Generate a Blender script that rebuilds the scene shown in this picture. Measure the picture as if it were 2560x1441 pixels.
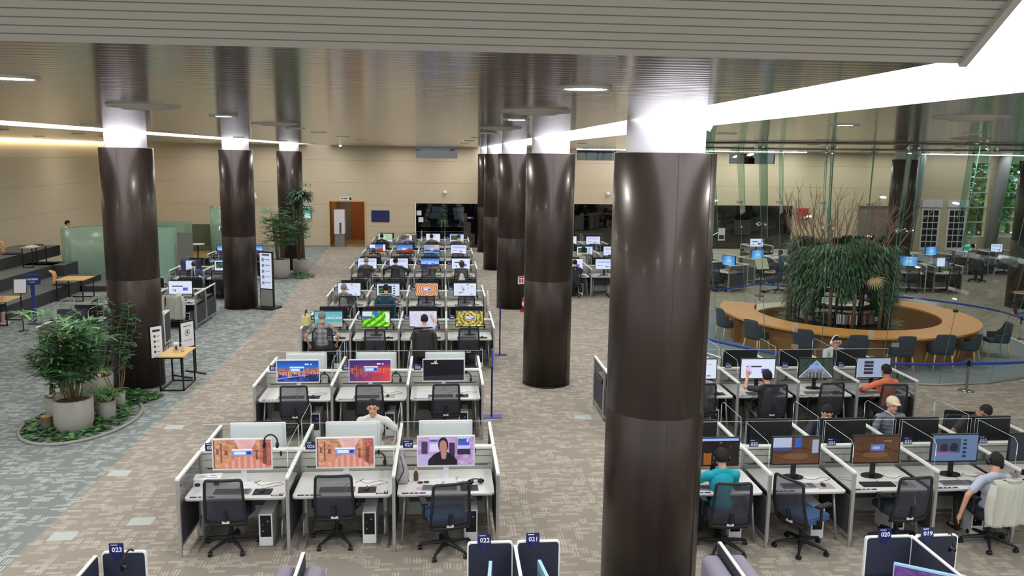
import bpy, math, random
import numpy as np
from mathutils import Vector, Matrix
random.seed(7)
for o in list(bpy.data.objects): bpy.data.objects.remove(o)
S = bpy.context.scene
COL = S.collection
PI = math.pi
# ---------------------------------------------------------------- camera
cam_d = bpy.data.cameras.new('camera'); cam = bpy.data.objects.new('camera', cam_d); COL.objects.link(cam)
def cam_axes(p, r, yaw):
    cy, sy = math.cos(yaw), math.sin(yaw)
    fw = Vector((sy*math.cos(p), cy*math.cos(p), -math.sin(p))); rt = Vector((cy, -sy, 0)); dn = fw.cross(rt)
    c, s = math.cos(r), math.sin(r)
    return c*rt+s*dn, -s*rt+c*dn, fw
rt, dn, fw = cam_axes(.1585, -.0137, .0834)
M = Matrix((( rt[0], -dn[0], -fw[0], 0), (rt[1], -dn[1], -fw[1], 0), (rt[2], -dn[2], -fw[2], 5.0), (0, 0, 0, 1)))
cam.matrix_world = M
cam_d.sensor_width = 36; cam_d.lens = 2078.5/2560*36; cam_d.clip_start = .05; cam_d.clip_end = 300
S.camera = cam
S.cycles.transparent_max_bounces = 40; S.cycles.max_bounces = 10; S.cycles.glossy_bounces = 4; S.cycles.diffuse_bounces = 4
# ---------------------------------------------------------------- world: overcast daylight
W = bpy.data.worlds.new('world'); S.world = W; W.use_nodes = True
nt = W.node_tree; bg = nt.nodes['Background']
bg.inputs[0].default_value = (.93, .97, 1, 1); bg.inputs[1].default_value = 1.0
S.view_settings.view_transform = 'Standard'; S.view_settings.look = 'None'
S.view_settings.exposure = 0.62; S.view_settings.gamma = 1
CEIL = 5.37
STRIP_E = 3.6      # luminous ceiling strips
DOWN_E = 165.0      # downlight discs
SLOPE_E = 2.2
# ---------------------------------------------------------------- materials
MT = {}
def lin(c):
    return tuple(((x/255)/12.92 if x/255 <= .04045 else ((x/255+.055)/1.055)**2.4) for x in c[:3])
def pm(name, rgb, rough=.5, metal=0., spec=.5, alpha=1., emis=None, es=0., noise=0., nscale=30, coat=0, bump=0., bscale=200):
    m = bpy.data.materials.new(name); m.use_nodes = True; n = m.node_tree; b = n.nodes['Principled BSDF']
    c = (*lin(rgb), 1)
    b.inputs['Base Color'].default_value = c; b.inputs['Roughness'].default_value = rough
    b.inputs['Metallic'].default_value = metal; b.inputs['Specular IOR Level'].default_value = spec
    b.inputs['Coat Weight'].default_value = coat; b.inputs['Coat Roughness'].default_value = .05
    if alpha < 1:
        b.inputs['Alpha'].default_value = alpha
    if emis:
        b.inputs['Emission Color'].default_value = (*lin(emis), 1); b.inputs['Emission Strength'].default_value = es
    if noise > 0 or bump > 0:
        tc = n.nodes.new('ShaderNodeTexCoord')
    if noise > 0:
        t = n.nodes.new('ShaderNodeTexNoise'); t.inputs['Scale'].default_value = nscale; t.inputs['Detail'].default_value = 4
        n.links.new(tc.outputs['Object'], t.inputs['Vector'])
        mx = n.nodes.new('ShaderNodeMixRGB'); mx.blend_type = 'MULTIPLY'; mx.inputs[0].default_value = 1
        r = n.nodes.new('ShaderNodeMapRange'); r.inputs[3].default_value = 1-noise; r.inputs[4].default_value = 1+noise
        n.links.new(t.outputs['Fac'], r.inputs[0]); mx.inputs[1].default_value = c; n.links.new(r.outputs[0], mx.inputs[2])
        n.links.new(mx.outputs[0], b.inputs['Base Color'])
    if bump > 0:
        t2 = n.nodes.new('ShaderNodeTexNoise'); t2.inputs['Scale'].default_value = bscale
        n.links.new(tc.outputs['Object'], t2.inputs['Vector'])
        bp = n.nodes.new('ShaderNodeBump'); bp.inputs['Strength'].default_value = bump; bp.inputs['Distance'].default_value = .01
        n.links.new(t2.outputs['Fac'], bp.inputs['Height']); n.links.new(bp.outputs[0], b.inputs['Normal'])
    MT[name] = m
    return m
def glassm(name, tint, gloss=.08, rough=.02, glosscol=(255, 255, 255)):
    m = bpy.data.materials.new(name); m.use_nodes = True; n = m.node_tree; n.nodes.remove(n.nodes['Principled BSDF'])
    t = n.nodes.new('ShaderNodeBsdfTransparent'); t.inputs[0].default_value = (*lin(tint), 1)
    g = n.nodes.new('ShaderNodeBsdfGlossy'); g.inputs['Roughness'].default_value = rough; g.inputs[0].default_value = (*lin(glosscol), 1)
    mx = n.nodes.new('ShaderNodeMixShader'); lw = n.nodes.new('ShaderNodeLayerWeight'); lw.inputs[0].default_value = .25
    mr = n.nodes.new('ShaderNodeMapRange'); mr.inputs[3].default_value = gloss; mr.inputs[4].default_value = min(1, gloss*4)
    n.links.new(lw.outputs['Fresnel'], mr.inputs[0]); n.links.new(mr.outputs[0], mx.inputs[0])
    n.links.new(t.outputs[0], mx.inputs[1]); n.links.new(g.outputs[0], mx.inputs[2])
    n.links.new(mx.outputs[0], n.nodes['Material Output'].inputs[0]); MT[name] = m
    return m
def frostm(name, rgb, fac=.45):
    m = bpy.data.materials.new(name); m.use_nodes = True; n = m.node_tree; b = n.nodes['Principled BSDF']
    b.inputs['Base Color'].default_value = (*lin(rgb), 1); b.inputs['Roughness'].default_value = .25
    b.inputs['Alpha'].default_value = fac; MT[name] = m
    return m
def emim(name, rgb, s):
    m = bpy.data.materials.new(name); m.use_nodes = True; n = m.node_tree; n.nodes.remove(n.nodes['Principled BSDF'])
    e = n.nodes.new('ShaderNodeEmission'); e.inputs[0].default_value = (*lin(rgb), 1); e.inputs[1].default_value = s
    n.links.new(e.outputs[0], n.nodes['Material Output'].inputs[0]); MT[name] = m
    return m
def mathn(n, op, a, b=None, c=None):
    x = n.nodes.new('ShaderNodeMath'); x.operation = op
    for i, v in enumerate((a, b, c)):
        if v is None: continue
        if isinstance(v, (int, float)): x.inputs[i].default_value = v
        else: n.links.new(v, x.inputs[i])
    return x.outputs[0]
pm('desk_white', (226, 226, 222), .35, noise=.02, nscale=6)
pm('desk_edge', (170, 170, 168), .4)
pm('silver', (176, 176, 172), .35, .55)
pm('white_plastic', (224, 226, 228), .4)
pm('cream_panel', (192, 192, 182), .5, noise=.03)
pm('groove', (70, 68, 64), .7)
pm('cap_white', (232, 232, 228), .4)
pm('charcoal_fabric', (62, 62, 70), .85, bump=.3, bscale=400, noise=.05)
pm('navy_panel', (34, 38, 58), .8, noise=.06, nscale=60, bump=.2, bscale=500)
pm('navy_sign', (24, 26, 92), .45)
pm('white_ink', (240, 240, 245), .6, emis=(240, 240, 245), es=0)
pm('black_plastic', (24, 24, 28), .4)
pm('black_gloss', (14, 14, 18), .15)
pm('chair_black', (28, 29, 33), .55)
pm('chair_fabric', (40, 48, 62), .9, bump=.3, bscale=500)
pm('chair_blue', (58, 92, 132), .9, bump=.3, bscale=500)
pm('mesh_fabric', (58, 60, 70), .85, alpha=.74)
pm('grey_fabric', (96, 96, 104), .9, noise=.05, bump=.3, bscale=400)
pm('lilac_fabric', (140, 134, 152), .9, noise=.05, bump=.3, bscale=400)
pm('slate_fabric', (52, 60, 72), .85, noise=.05, bump=.2, bscale=400)
pm('keyboard_grey', (130, 132, 138), .5)
pm('key_dark', (96, 98, 104), .5)
pm('pad_dark', (44, 44, 48), .7)
pm('pad_light', (168, 164, 158), .7)
pm('mouse_dark', (34, 34, 38), .3)
pm('led_blue', (40, 60, 220), .4, emis=(50, 70, 255), es=1.5)
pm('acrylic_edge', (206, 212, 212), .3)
pm('glass_edge', (78, 124, 108), .15)
pm('oak', (206, 146, 76), .45, noise=.08, nscale=12)
pm('oak_dark', (142, 98, 52), .5, noise=.08, nscale=12)
pm('oak_light', (214, 176, 110), .45, noise=.06, nscale=12)
pm('plywood', (222, 160, 98), .45, noise=.06, nscale=12)
pm('steel', (150, 148, 146), .22, .9)
pm('black_steel', (26, 26, 30), .4, .2)
pm('concrete', (150, 148, 140), .85, noise=.12, nscale=10, bump=.2, bscale=60)
pm('concrete_dark', (124, 126, 126), .8, noise=.12, nscale=4)
pm('soil', (86, 70, 56), .95, noise=.4, nscale=60)
pm('leaf', (52, 92, 58), .45, noise=.35, nscale=5)
pm('leaf_light', (88, 138, 74), .45, noise=.3, nscale=8)
pm('leaf_dark', (48, 80, 52), .5, noise=.35, nscale=6)
pm('fern', (62, 84, 60), .6, noise=.4, nscale=4)
pm('bark', (104, 84, 66), .9, noise=.25, nscale=30)
pm('stem', (110, 96, 62), .7)
pm('stone', (190, 178, 148), .8, noise=.15, nscale=20)
pm('cream_ledge', (200, 196, 168), .6)
pm('step_carpet', (98, 104, 106), .95, noise=.12, nscale=80)
pm('step_face', (54, 52, 54), .8, noise=.1)
pm('ring_carpet', (128, 138, 144), .95, noise=.12, nscale=90)
pm('white_paint', (222, 220, 226), .5)
pm('trim_dark', (30, 28, 26), .5)
pm('red_paint', (190, 36, 34), .35)
pm('yellow_paint', (225, 190, 40), .4)
pm('belt_blue', (36, 66, 168), .7)
pm('post_navy', (34, 38, 104), .35, .2)
pm('paper', (226, 226, 230), .8)
pm('ink', (50, 52, 60), .7)
pm('door_orange', (178, 112, 52), .5, noise=.05, nscale=6)
pm('door_brown', (92, 60, 40), .5)
pm('wall_grey', (150, 146, 138), .8)
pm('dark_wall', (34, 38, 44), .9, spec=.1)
pm('olive_glassroom', (92, 96, 80), .6)
pm('mat_orange', (206, 150, 60), .9)
pm('corridor_floor', (96, 92, 88), .9)
pm('bench_green', (92, 98, 74), .85)
pm('parasol', (200, 190, 170), .8)
pm('eye', (30, 22, 20), .3); pm('lip', (150, 84, 78), .5)
for nm, c in dict(skin=(206, 160, 132), skin_tan=(178, 128, 98)).items(): pm(nm, c, .55)
pm('hair_black', (22, 19, 19), .85, noise=.3, nscale=80); pm('hair_grey', (128, 124, 122), .7, noise=.3, nscale=80)
pm('hair_white', (190, 184, 176), .7, noise=.2, nscale=80); pm('hair_brown', (58, 42, 36), .5, noise=.3, nscale=80)
emim('lamp_face', (255, 252, 246), DOWN_E)
emim('strip_light', (250, 250, 255), STRIP_E)
glassm('clear_acrylic', (244, 249, 248), .035)
glassm('smoke_acrylic', (150, 152, 158), .10, .08)
glassm('clear_glass', (246, 252, 249), .022)
glassm('fin_glass', (186, 224, 210), .10)
glassm('dark_glass', (120, 130, 130), .10)
glassm('window_glass', (236, 244, 242), .05)
frostm('frost_green', (160, 196, 174), .55)
frostm('frost_grey', (150, 150, 144), .8)
frostm('frost_sticker', (176, 176, 168), .55)
# ---------------------------------------------------------------- mesh builder
class MB:
    def __init__(s): s.v = []; s.f = []; s.m = []; s.sm = []
    def add(s, vs, fs, mi=0, smooth=False):
        k = len(s.v); s.v += [tuple(v) for v in vs]; s.f += [tuple(i+k for i in f) for f in fs]
        s.m += [mi]*len(fs); s.sm += [smooth]*len(fs); return s
    def box(s, a, b, mi=0):
        x0, y0, z0 = a; x1, y1, z1 = b
        return s.add([(x0,y0,z0),(x1,y0,z0),(x1,y1,z0),(x0,y1,z0),(x0,y0,z1),(x1,y0,z1),(x1,y1,z1),(x0,y1,z1)],
                     [(0,3,2,1),(4,5,6,7),(0,1,5,4),(1,2,6,5),(2,3,7,6),(3,0,4,7)], mi)
    def cbox(s, c, d, mi=0, rz=0., rx=0., ry=0.):
        x, y, z = d[0]/2, d[1]/2, d[2]/2
        R = Matrix.Rotation(rz, 3, 'Z') @ Matrix.Rotation(ry, 3, 'Y') @ Matrix.Rotation(rx, 3, 'X')
        vs = [Vector(c)+R@Vector(p) for p in [(-x,-y,-z),(x,-y,-z),(x,y,-z),(-x,y,-z),(-x,-y,z),(x,-y,z),(x,y,z),(-x,y,z)]]
        return s.add(vs, [(0,3,2,1),(4,5,6,7),(0,1,5,4),(1,2,6,5),(2,3,7,6),(3,0,4,7)], mi)
    def prism(s, pts, z0, z1, mi=0, ax='z', smooth=False, mtop=None):
        n = len(pts)
        def P(p, h): return {'z': (p[0], p[1], h), 'y': (p[0], h, p[1]), 'x': (h, p[0], p[1])}[ax]
        vs = [P(p, z0) for p in pts]+[P(p, z1) for p in pts]
        s.add(vs, [(i, (i+1) % n, n+(i+1) % n, n+i) for i in range(n)], mi, smooth)
        k = len(s.v); s.v += vs; s.f += [tuple(k+i for i in reversed(range(n))), tuple(k+n+i for i in range(n))]
        s.m += [mi, mi if mtop is None else mtop]; s.sm += [False, False]
        return s
    def rbox(s, a, b, r, mi=0, ax='z', seg=4):
        # rounded rect prism
        u0, u1 = {'z': (0, 1), 'y': (0, 2), 'x': (1, 2)}[ax]; h = {'z': 2, 'y': 1, 'x': 0}[ax]
        return s.prism(rrect(a[u0], a[u1], b[u0], b[u1], r, seg), a[h], b[h], mi, ax)
    def tube(s, pts, r, seg=8, mi=0, closed=False, sq=False, r2=None, caps=True):
        pts = [Vector(p) for p in pts]; n = len(pts); vs = []; rr = r if isinstance(r, (list, tuple)) else [r]*n
        up = Vector((0, 0, 1)); prev = None
        for i, p in enumerate(pts):
            a = pts[(i-1) % n] if (closed or i > 0) else p; b = pts[(i+1) % n] if (closed or i < n-1) else p
            t = (b-a).normalized() if (b-a).length > 1e-9 else Vector((0, 0, 1))
            if prev is None: u = t.cross(up); u = u.normalized() if u.length > 1e-3 else t.cross(Vector((0, 1, 0))).normalized()
            else: u = (prev-t*prev.dot(t)); u = u.normalized() if u.length > 1e-6 else prev
            prev = u; w = t.cross(u)
            for k in range(seg):
                an = 2*PI*k/seg+(PI/4 if sq else 0); vs.append(p+u*math.cos(an)*rr[i]+w*math.sin(an)*(rr[i] if r2 is None else r2))
        fs = []
        for i in range(n if closed else n-1):
            j = (i+1) % n
            for k in range(seg): fs.append((i*seg+k, i*seg+(k+1) % seg, j*seg+(k+1) % seg, j*seg+k))
        if not closed and caps: fs += [tuple(reversed(range(seg))), tuple(range((n-1)*seg, n*seg))]
        return s.add(vs, fs, mi, not sq and seg > 5)
    def cyl(s, c, r, z0, z1, seg=16, mi=0, r1=None, ax='z'):
        r1 = r if r1 is None else r1
        def P(x, y, h): return {'z': (c[0]+x, c[1]+y, c[2]+h), 'y': (c[0]+x, c[1]+h, c[2]+y), 'x': (c[0]+h, c[1]+x, c[2]+y)}[ax]
        vs = [P(r*math.cos(2*PI*i/seg), r*math.sin(2*PI*i/seg), z0) for i in range(seg)]+[P(r1*math.cos(2*PI*i/seg), r1*math.sin(2*PI*i/seg), z1) for i in range(seg)]
        s.add(vs, [(i, (i+1) % seg, seg+(i+1) % seg, seg+i) for i in range(seg)], mi, True)
        k = len(s.v); s.v += [tuple(v) for v in vs]; s.f += [tuple(k+i for i in reversed(range(seg))), tuple(k+seg+i for i in range(seg))]; s.m += [mi, mi]; s.sm += [False, False]
        return s
    def lathe(s, prof, c=(0, 0, 0), seg=24, mi=0, smooth=True):
        vs = []
        for r, z in prof:
            for i in range(seg): vs.append((c[0]+r*math.cos(2*PI*i/seg), c[1]+r*math.sin(2*PI*i/seg), c[2]+z))
        fs = [(j*seg+i, j*seg+(i+1) % seg, (j+1)*seg+(i+1) % seg, (j+1)*seg+i) for j in range(len(prof)-1) for i in range(seg)]
        return s.add(vs, fs, mi, smooth)
    def ell(s, c, r, mi=0, seg=16, rings=10, R=None):
        vs = [(0, 0, -1)]; 
        for j in range(1, rings):
            a = -PI/2+PI*j/rings
            for i in range(seg): vs.append((math.cos(a)*math.cos(2*PI*i/seg), math.cos(a)*math.sin(2*PI*i/seg), math.sin(a)))
        vs.append((0, 0, 1)); fs = []
        for i in range(seg): fs.append((0, 1+(i+1) % seg, 1+i))
        for j in range(rings-2):
            for i in range(seg): fs.append((1+j*seg+i, 1+j*seg+(i+1) % seg, 1+(j+1)*seg+(i+1) % seg, 1+(j+1)*seg+i))
        L = len(vs)-1
        for i in range(seg): fs.append((1+(rings-2)*seg+i, 1+(rings-2)*seg+(i+1) % seg, L))
        out = []
        for v in vs:
            q = Vector((v[0]*r[0], v[1]*r[1], v[2]*r[2]))
            if R is not None: q = R@q
            out.append(Vector(c)+q)
        return s.add(out, fs, mi, True)
    def cone(s, p0, r0, p1, r1, mi=0, seg=12):
        # capsule with two radii
        p0 = Vector(p0); p1 = Vector(p1); d = p1-p0; L = d.length
        t = d/L if L > 1e-6 else Vector((0, 0, 1)); pts = []; rr = []
        for k in range(4): a = -PI/2+PI/2*k/4; pts.append(p0+t*math.sin(a)*r0); rr.append(max(1e-4, math.cos(a)*r0))
        pts += [p0, p1]; rr += [r0, r1]
        for k in range(1, 5): a = PI/2*k/4; pts.append(p1+t*math.sin(a)*r1); rr.append(max(1e-4, math.cos(a)*r1))
        u = t.cross(Vector((0, 0, 1))); u = u.normalized() if u.length > 1e-3 else Vector((1, 0, 0)); w = t.cross(u)
        vs = [p+u*math.cos(2*PI*k/seg)*q+w*math.sin(2*PI*k/seg)*q for p, q in zip(pts, rr) for k in range(seg)]; n = len(pts)
        fs = [(i*seg+k, i*seg+(k+1) % seg, (i+1)*seg+(k+1) % seg, (i+1)*seg+k) for i in range(n-1) for k in range(seg)]
        fs += [tuple(reversed(range(seg))), tuple(range((n-1)*seg, n*seg))]
        return s.add(vs, fs, mi, True)
    def mesh(s, name, mats):
        me = bpy.data.meshes.new(name); me.from_pydata(s.v, [], s.f)
        for m in (mats if isinstance(mats, (list, tuple)) else [mats]): me.materials.append(MT[m] if isinstance(m, str) else m)
        me.polygons.foreach_set('material_index', s.m); me.polygons.foreach_set('use_smooth', s.sm); me.update()
        return me
def rrect(x0, y0, x1, y1, r, seg=4):
    o = []
    for cx, cy, a0 in ((x1-r, y0+r, -90), (x1-r, y1-r, 0), (x0+r, y1-r, 90), (x0+r, y0+r, 180)):
        for k in range(seg+1):
            a = math.radians(a0+90*k/seg); o.append((cx+r*math.cos(a), cy+r*math.sin(a)))
    return o
def obj(name, mb, mats, parent=None, loc=(0, 0, 0), rz=0.):
    me = mb.mesh(name, mats) if isinstance(mb, MB) else mb
    o = bpy.data.objects.new(name, me); COL.objects.link(o); o.location = loc; o.rotation_euler.z = rz
    if parent is not None: o.parent = parent
    return o
def tag(o, label, cat, group=None, kind=None):
    if label: o['label'] = label
    if cat: o['category'] = cat
    if group: o['group'] = group
    if kind: o['kind'] = kind
    return o
def struct(name, mb, mats, label=None):
    o = obj(name, mb, mats); o['kind'] = 'structure'
    if label: o['label'] = label
    return o
def thing(name, label, cat, loc=(0, 0, 0), rz=0., group=None):
    o = bpy.data.objects.new(name, None); COL.objects.link(o); o.empty_display_size = .1
    o.location = loc; o.rotation_euler.z = rz
    return tag(o, label, cat, group)
KIDS = {}
def kids(o):
    return KIDS.get(o.name) or [c for c in o.children]
def dup(root, loc, rz=0., label=None, cat=None, group=None, swap=None):
    r = root.copy(); COL.objects.link(r); r.location = loc; r.rotation_euler = (0, 0, rz)
    r['label'] = label
    if cat: r['category'] = cat
    if group: r['group'] = group
    def rec(src, dst):
        for ch in PROTO.get(src.name, []):
            c = ch.copy(); COL.objects.link(c); c.parent = dst
            b = ch.name.split('.')[0]
            if swap and b in swap: c.data = swap[b]
            rec(ch, c)
    rec(root, r)
    return r
PROTO = {}
def freeze(root):
    # remember the children of a prototype once (Object.children is slow)
    allc = {}
    for o in bpy.data.objects:
        if o.parent is not None: allc.setdefault(o.parent.name, []).append(o)
    def rec(o):
        PROTO[o.name] = allc.get(o.name, [])
        for c in PROTO[o.name]: rec(c)
    rec(root)
    return root
class Kit:
    """first use places the prototype itself, later uses copy it"""
    def __init__(s, root): s.root = freeze(root); s.used = False
    def put(s, loc, rz, label, group=None, swap=None):
        if not s.used:
            s.used = True; r = s.root; r.location = loc; r.rotation_euler = (0, 0, rz); r['label'] = label
            if group: r['group'] = group
            if swap:
                # keep an untouched copy as the source for later duplicates
                def rec(o):
                    for c in PROTO.get(o.name, []):
                        b = c.name.split('.')[0]
                        if b in swap: c.data = swap[b]
                        rec(c)
                rec(r)
            return r
        return dup(s.root, loc, rz, label, None, group, swap)
def text_mesh(txt, size, mat, bold=False, align='CENTER', ext=.0015):
    cu = bpy.data.curves.new('t', 'FONT'); cu.body = txt; cu.size = size; cu.align_x = align; cu.align_y = 'CENTER'; cu.extrude = ext
    if bold: cu.offset = size*.012
    cu.resolution_u = 2
    o = bpy.data.objects.new('t', cu); COL.objects.link(o)
    dg = bpy.context.evaluated_depsgraph_get(); me = bpy.data.meshes.new_from_object(o.evaluated_get(dg))
    bpy.data.objects.remove(o); me.materials.clear(); me.materials.append(MT[mat])
    # stand the text upright, reading toward -Y
    me.transform(Matrix.Rotation(PI/2, 4, 'X')); me.update()
    return me
# ================================================================ setting materials
def floor_material():
    m = bpy.data.materials.new('carpet'); m.use_nodes = True; n = m.node_tree; b = n.nodes['Principled BSDF']; L = n.links.new
    b.inputs['Roughness'].default_value = .95; b.inputs['Specular IOR Level'].default_value = .15
    tc = n.nodes.new('ShaderNodeTexCoord'); sx = n.nodes.new('ShaderNodeSeparateXYZ'); L(tc.outputs['Object'], sx.inputs[0]); x, y = sx.outputs[0], sx.outputs[1]
    def wn(a, bb=None):
        w = n.nodes.new('ShaderNodeTexWhiteNoise')
        if bb is None: w.noise_dimensions = '1D'; L(a, w.inputs['W'])
        else:
            w.noise_dimensions = '2D'; c = n.nodes.new('ShaderNodeCombineXYZ'); L(a, c.inputs[0]); L(bb, c.inputs[1]); L(c.outputs[0], w.inputs['Vector'])
        return w.outputs['Value']
    def layer(u, v, cu, cv, fill, thr, nb, duty, seed):
        # rows along v, shifted randomly in u; every filled cell carries nb stripes across the short side
        vr = mathn(n, 'DIVIDE', v, cv); row = mathn(n, 'FLOOR', vr); fv = mathn(n, 'FRACT', vr)
        sh = wn(mathn(n, 'ADD', row, seed)); ur = mathn(n, 'ADD', mathn(n, 'DIVIDE', u, cu), sh); cell = mathn(n, 'FLOOR', ur); fu = mathn(n, 'FRACT', ur)
        h = wn(mathn(n, 'ADD', cell, seed*1.7), row)
        on = mathn(n, 'GREATER_THAN', h, thr)
        inu = mathn(n, 'MULTIPLY', mathn(n, 'GREATER_THAN', fu, (1-fill)/2), mathn(n, 'LESS_THAN', fu, 1-(1-fill)/2))
        inv = mathn(n, 'MULTIPLY', mathn(n, 'GREATER_THAN', fv, .08), mathn(n, 'LESS_THAN', fv, .92))
        st = mathn(n, 'LESS_THAN', mathn(n, 'FRACT', mathn(n, 'MULTIPLY', fv, nb)), duty)
        a = mathn(n, 'MULTIPLY', mathn(n, 'MULTIPLY', on, inu), mathn(n, 'MULTIPLY', inv, st))
        br = n.nodes.new('ShaderNodeMapRange'); br.inputs[3].default_value = .45; br.inputs[4].default_value = 1.; L(wn(cell, mathn(n, 'ADD', row, 13.3+seed)), br.inputs[0])
        return mathn(n, 'MULTIPLY', a, br.outputs[0])
    A = layer(x, y, .23, .066, .84, .62, 2.2, .78, 3.1)
    B = mathn(n, 'MULTIPLY', layer(y, x, .19, .125, .80, .68, 3.3, .5, 7.7), 1.25)
    mk = mathn(n, 'MAXIMUM', A, B)
    # zone border between warm and blue grey tiles
    zb = mathn(n, 'ADD', mathn(n, 'MULTIPLY', mathn(n, 'MAXIMUM', mathn(n, 'SUBTRACT', y, 26.0), 0), -.045), -5.27)
    zone = n.nodes.new('ShaderNodeMapRange'); L(mathn(n, 'SUBTRACT', x, zb), zone.inputs[0]); zone.inputs[1].default_value = -.04; zone.inputs[2].default_value = .04
    z2 = mathn(n, 'GREATER_THAN', x, -1.0)
    def mix(f, a, bb):
        q = n.nodes.new('ShaderNodeMixRGB')
        if isinstance(f, (int, float)): q.inputs[0].default_value = f
        else: L(f, q.inputs[0])
        for i, c in ((1, a), (2, bb)):
            if isinstance(c, tuple): q.inputs[i].default_value = (*lin(c), 1)
            else: L(c, q.inputs[i])
        return q.outputs[0]
    base = mix(zone.outputs[0], (124, 131, 128), (149, 141, 130)); hi = mix(zone.outputs[0], (180, 186, 181), (188, 180, 166))
    col = mix(mathn(n, 'MULTIPLY', mk, .85), base, hi)
    nz = n.nodes.new('ShaderNodeTexNoise'); nz.inputs['Scale'].default_value = 140; nz.inputs['Detail'].default_value = 2; L(tc.outputs['Object'], nz.inputs['Vector'])
    nb_ = n.nodes.new('ShaderNodeTexNoise'); nb_.inputs['Scale'].default_value = .8; L(tc.outputs['Object'], nb_.inputs['Vector'])
    r1 = n.nodes.new('ShaderNodeMapRange'); r1.inputs[3].default_value = .86; r1.inputs[4].default_value = 1.14; L(nz.outputs['Fac'], r1.inputs[0])
    r2 = n.nodes.new('ShaderNodeMapRange'); r2.inputs[3].default_value = .93; r2.inputs[4].default_value = 1.07; L(nb_.outputs['Fac'], r2.inputs[0])
    q = n.nodes.new('ShaderNodeMixRGB'); q.blend_type = 'MULTIPLY'; q.inputs[0].default_value = 1; L(col, q.inputs[1]); L(mathn(n, 'MULTIPLY', r1.outputs[0], r2.outputs[0]), q.inputs[2])
    L(q.outputs[0], b.inputs['Base Color']); MT['carpet'] = m
floor_material()
def wall_material(name, rgb, z0, pitch):
    m = bpy.data.materials.new(name); m.use_nodes = True; n = m.node_tree; b = n.nodes['Principled BSDF']; L = n.links.new
    b.inputs['Roughness'].default_value = .6; b.inputs['Specular IOR Level'].default_value = .3
    tc = n.nodes.new('ShaderNodeTexCoord'); sx = n.nodes.new('ShaderNodeSeparateXYZ'); L(tc.outputs['Object'], sx.inputs[0]); z = sx.outputs[2]
    mp = n.nodes.new('ShaderNodeMapping'); mp.inputs['Scale'].default_value = (.6, .6, 22); L(tc.outputs['Object'], mp.inputs[0])
    nz = n.nodes.new('ShaderNodeTexNoise'); nz.inputs['Scale'].default_value = 2; nz.inputs['Detail'].default_value = 5; L(mp.outputs[0], nz.inputs['Vector'])
    r = n.nodes.new('ShaderNodeMapRange'); r.inputs[3].default_value = .88; r.inputs[4].default_value = 1.1; L(nz.outputs['Fac'], r.inputs[0])
    fr = mathn(n, 'FRACT', mathn(n, 'DIVIDE', mathn(n, 'SUBTRACT', z, z0), pitch)); j = mathn(n, 'LESS_THAN', fr, .018)
    f = mathn(n, 'MULTIPLY', r.outputs[0], mathn(n, 'SUBTRACT', 1, mathn(n, 'MULTIPLY', j, .3)))
    q = n.nodes.new('ShaderNodeMixRGB'); q.blend_type = 'MULTIPLY'; q.inputs[0].default_value = 1; q.inputs[1].default_value = (*lin(rgb), 1); L(f, q.inputs[2])
    L(q.outputs[0], b.inputs['Base Color']); MT[name] = m
wall_material('wall_beige', (203, 188, 161), 1.1, 1.17)
def ceiling_material():
    m = bpy.data.materials.new('metal_ceiling'); m.use_nodes = True; n = m.node_tree; b = n.nodes['Principled BSDF']; L = n.links.new
    b.inputs['Base Color'].default_value = (*lin((158, 152, 144)), 1); b.inputs['Metallic'].default_value = .72; b.inputs['Roughness'].default_value = .13
    tc = n.nodes.new('ShaderNodeTexCoord'); sx = n.nodes.new('ShaderNodeSeparateXYZ'); L(tc.outputs['Object'], sx.inputs[0])
    w = n.nodes.new('ShaderNodeTexWave'); w.wave_type = 'BANDS'; w.bands_direction = 'Y'; w.wave_profile = 'SIN'; w.inputs['Scale'].default_value = 3.2; w.inputs['Distortion'].default_value = 0
    L(tc.outputs['Object'], w.inputs['Vector'])
    mp = n.nodes.new('ShaderNodeMapping'); mp.inputs['Scale'].default_value = (.25, 9, 1); L(tc.outputs['Object'], mp.inputs[0])
    nz = n.nodes.new('ShaderNodeTexNoise'); nz.inputs['Scale'].default_value = 2.5; nz.inputs['Detail'].default_value = 3; L(mp.outputs[0], nz.inputs['Vector'])
    h = mathn(n, 'ADD', mathn(n, 'MULTIPLY', w.outputs['Fac'], .6), mathn(n, 'MULTIPLY', nz.outputs['Fac'], .7))
    bp = n.nodes.new('ShaderNodeBump'); bp.inputs['Strength'].default_value = .05; bp.inputs['Distance'].default_value = .02; L(h, bp.inputs['Height']); L(bp.outputs[0], b.inputs['Normal'])
    g = mathn(n, 'LESS_THAN', mathn(n, 'FRACT', mathn(n, 'DIVIDE', sx.outputs[1], .1)), .12)
    q = n.nodes.new('ShaderNodeMixRGB'); L(mathn(n, 'MULTIPLY', g, .5), q.inputs[0]); q.inputs[1].default_value = (*lin((158, 152, 144)), 1); q.inputs[2].default_value = (*lin((60, 50, 44)), 1)
    L(q.outputs[0], b.inputs['Base Color']); MT['metal_ceiling'] = m
ceiling_material()
pm('slat_metal', (150, 146, 137), .45, .1)
pm('slat_gap', (26, 18, 14), .9, spec=.05)
pm('slope_light', (235, 235, 235), .6, emis=(245, 245, 245), es=SLOPE_E)
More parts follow.
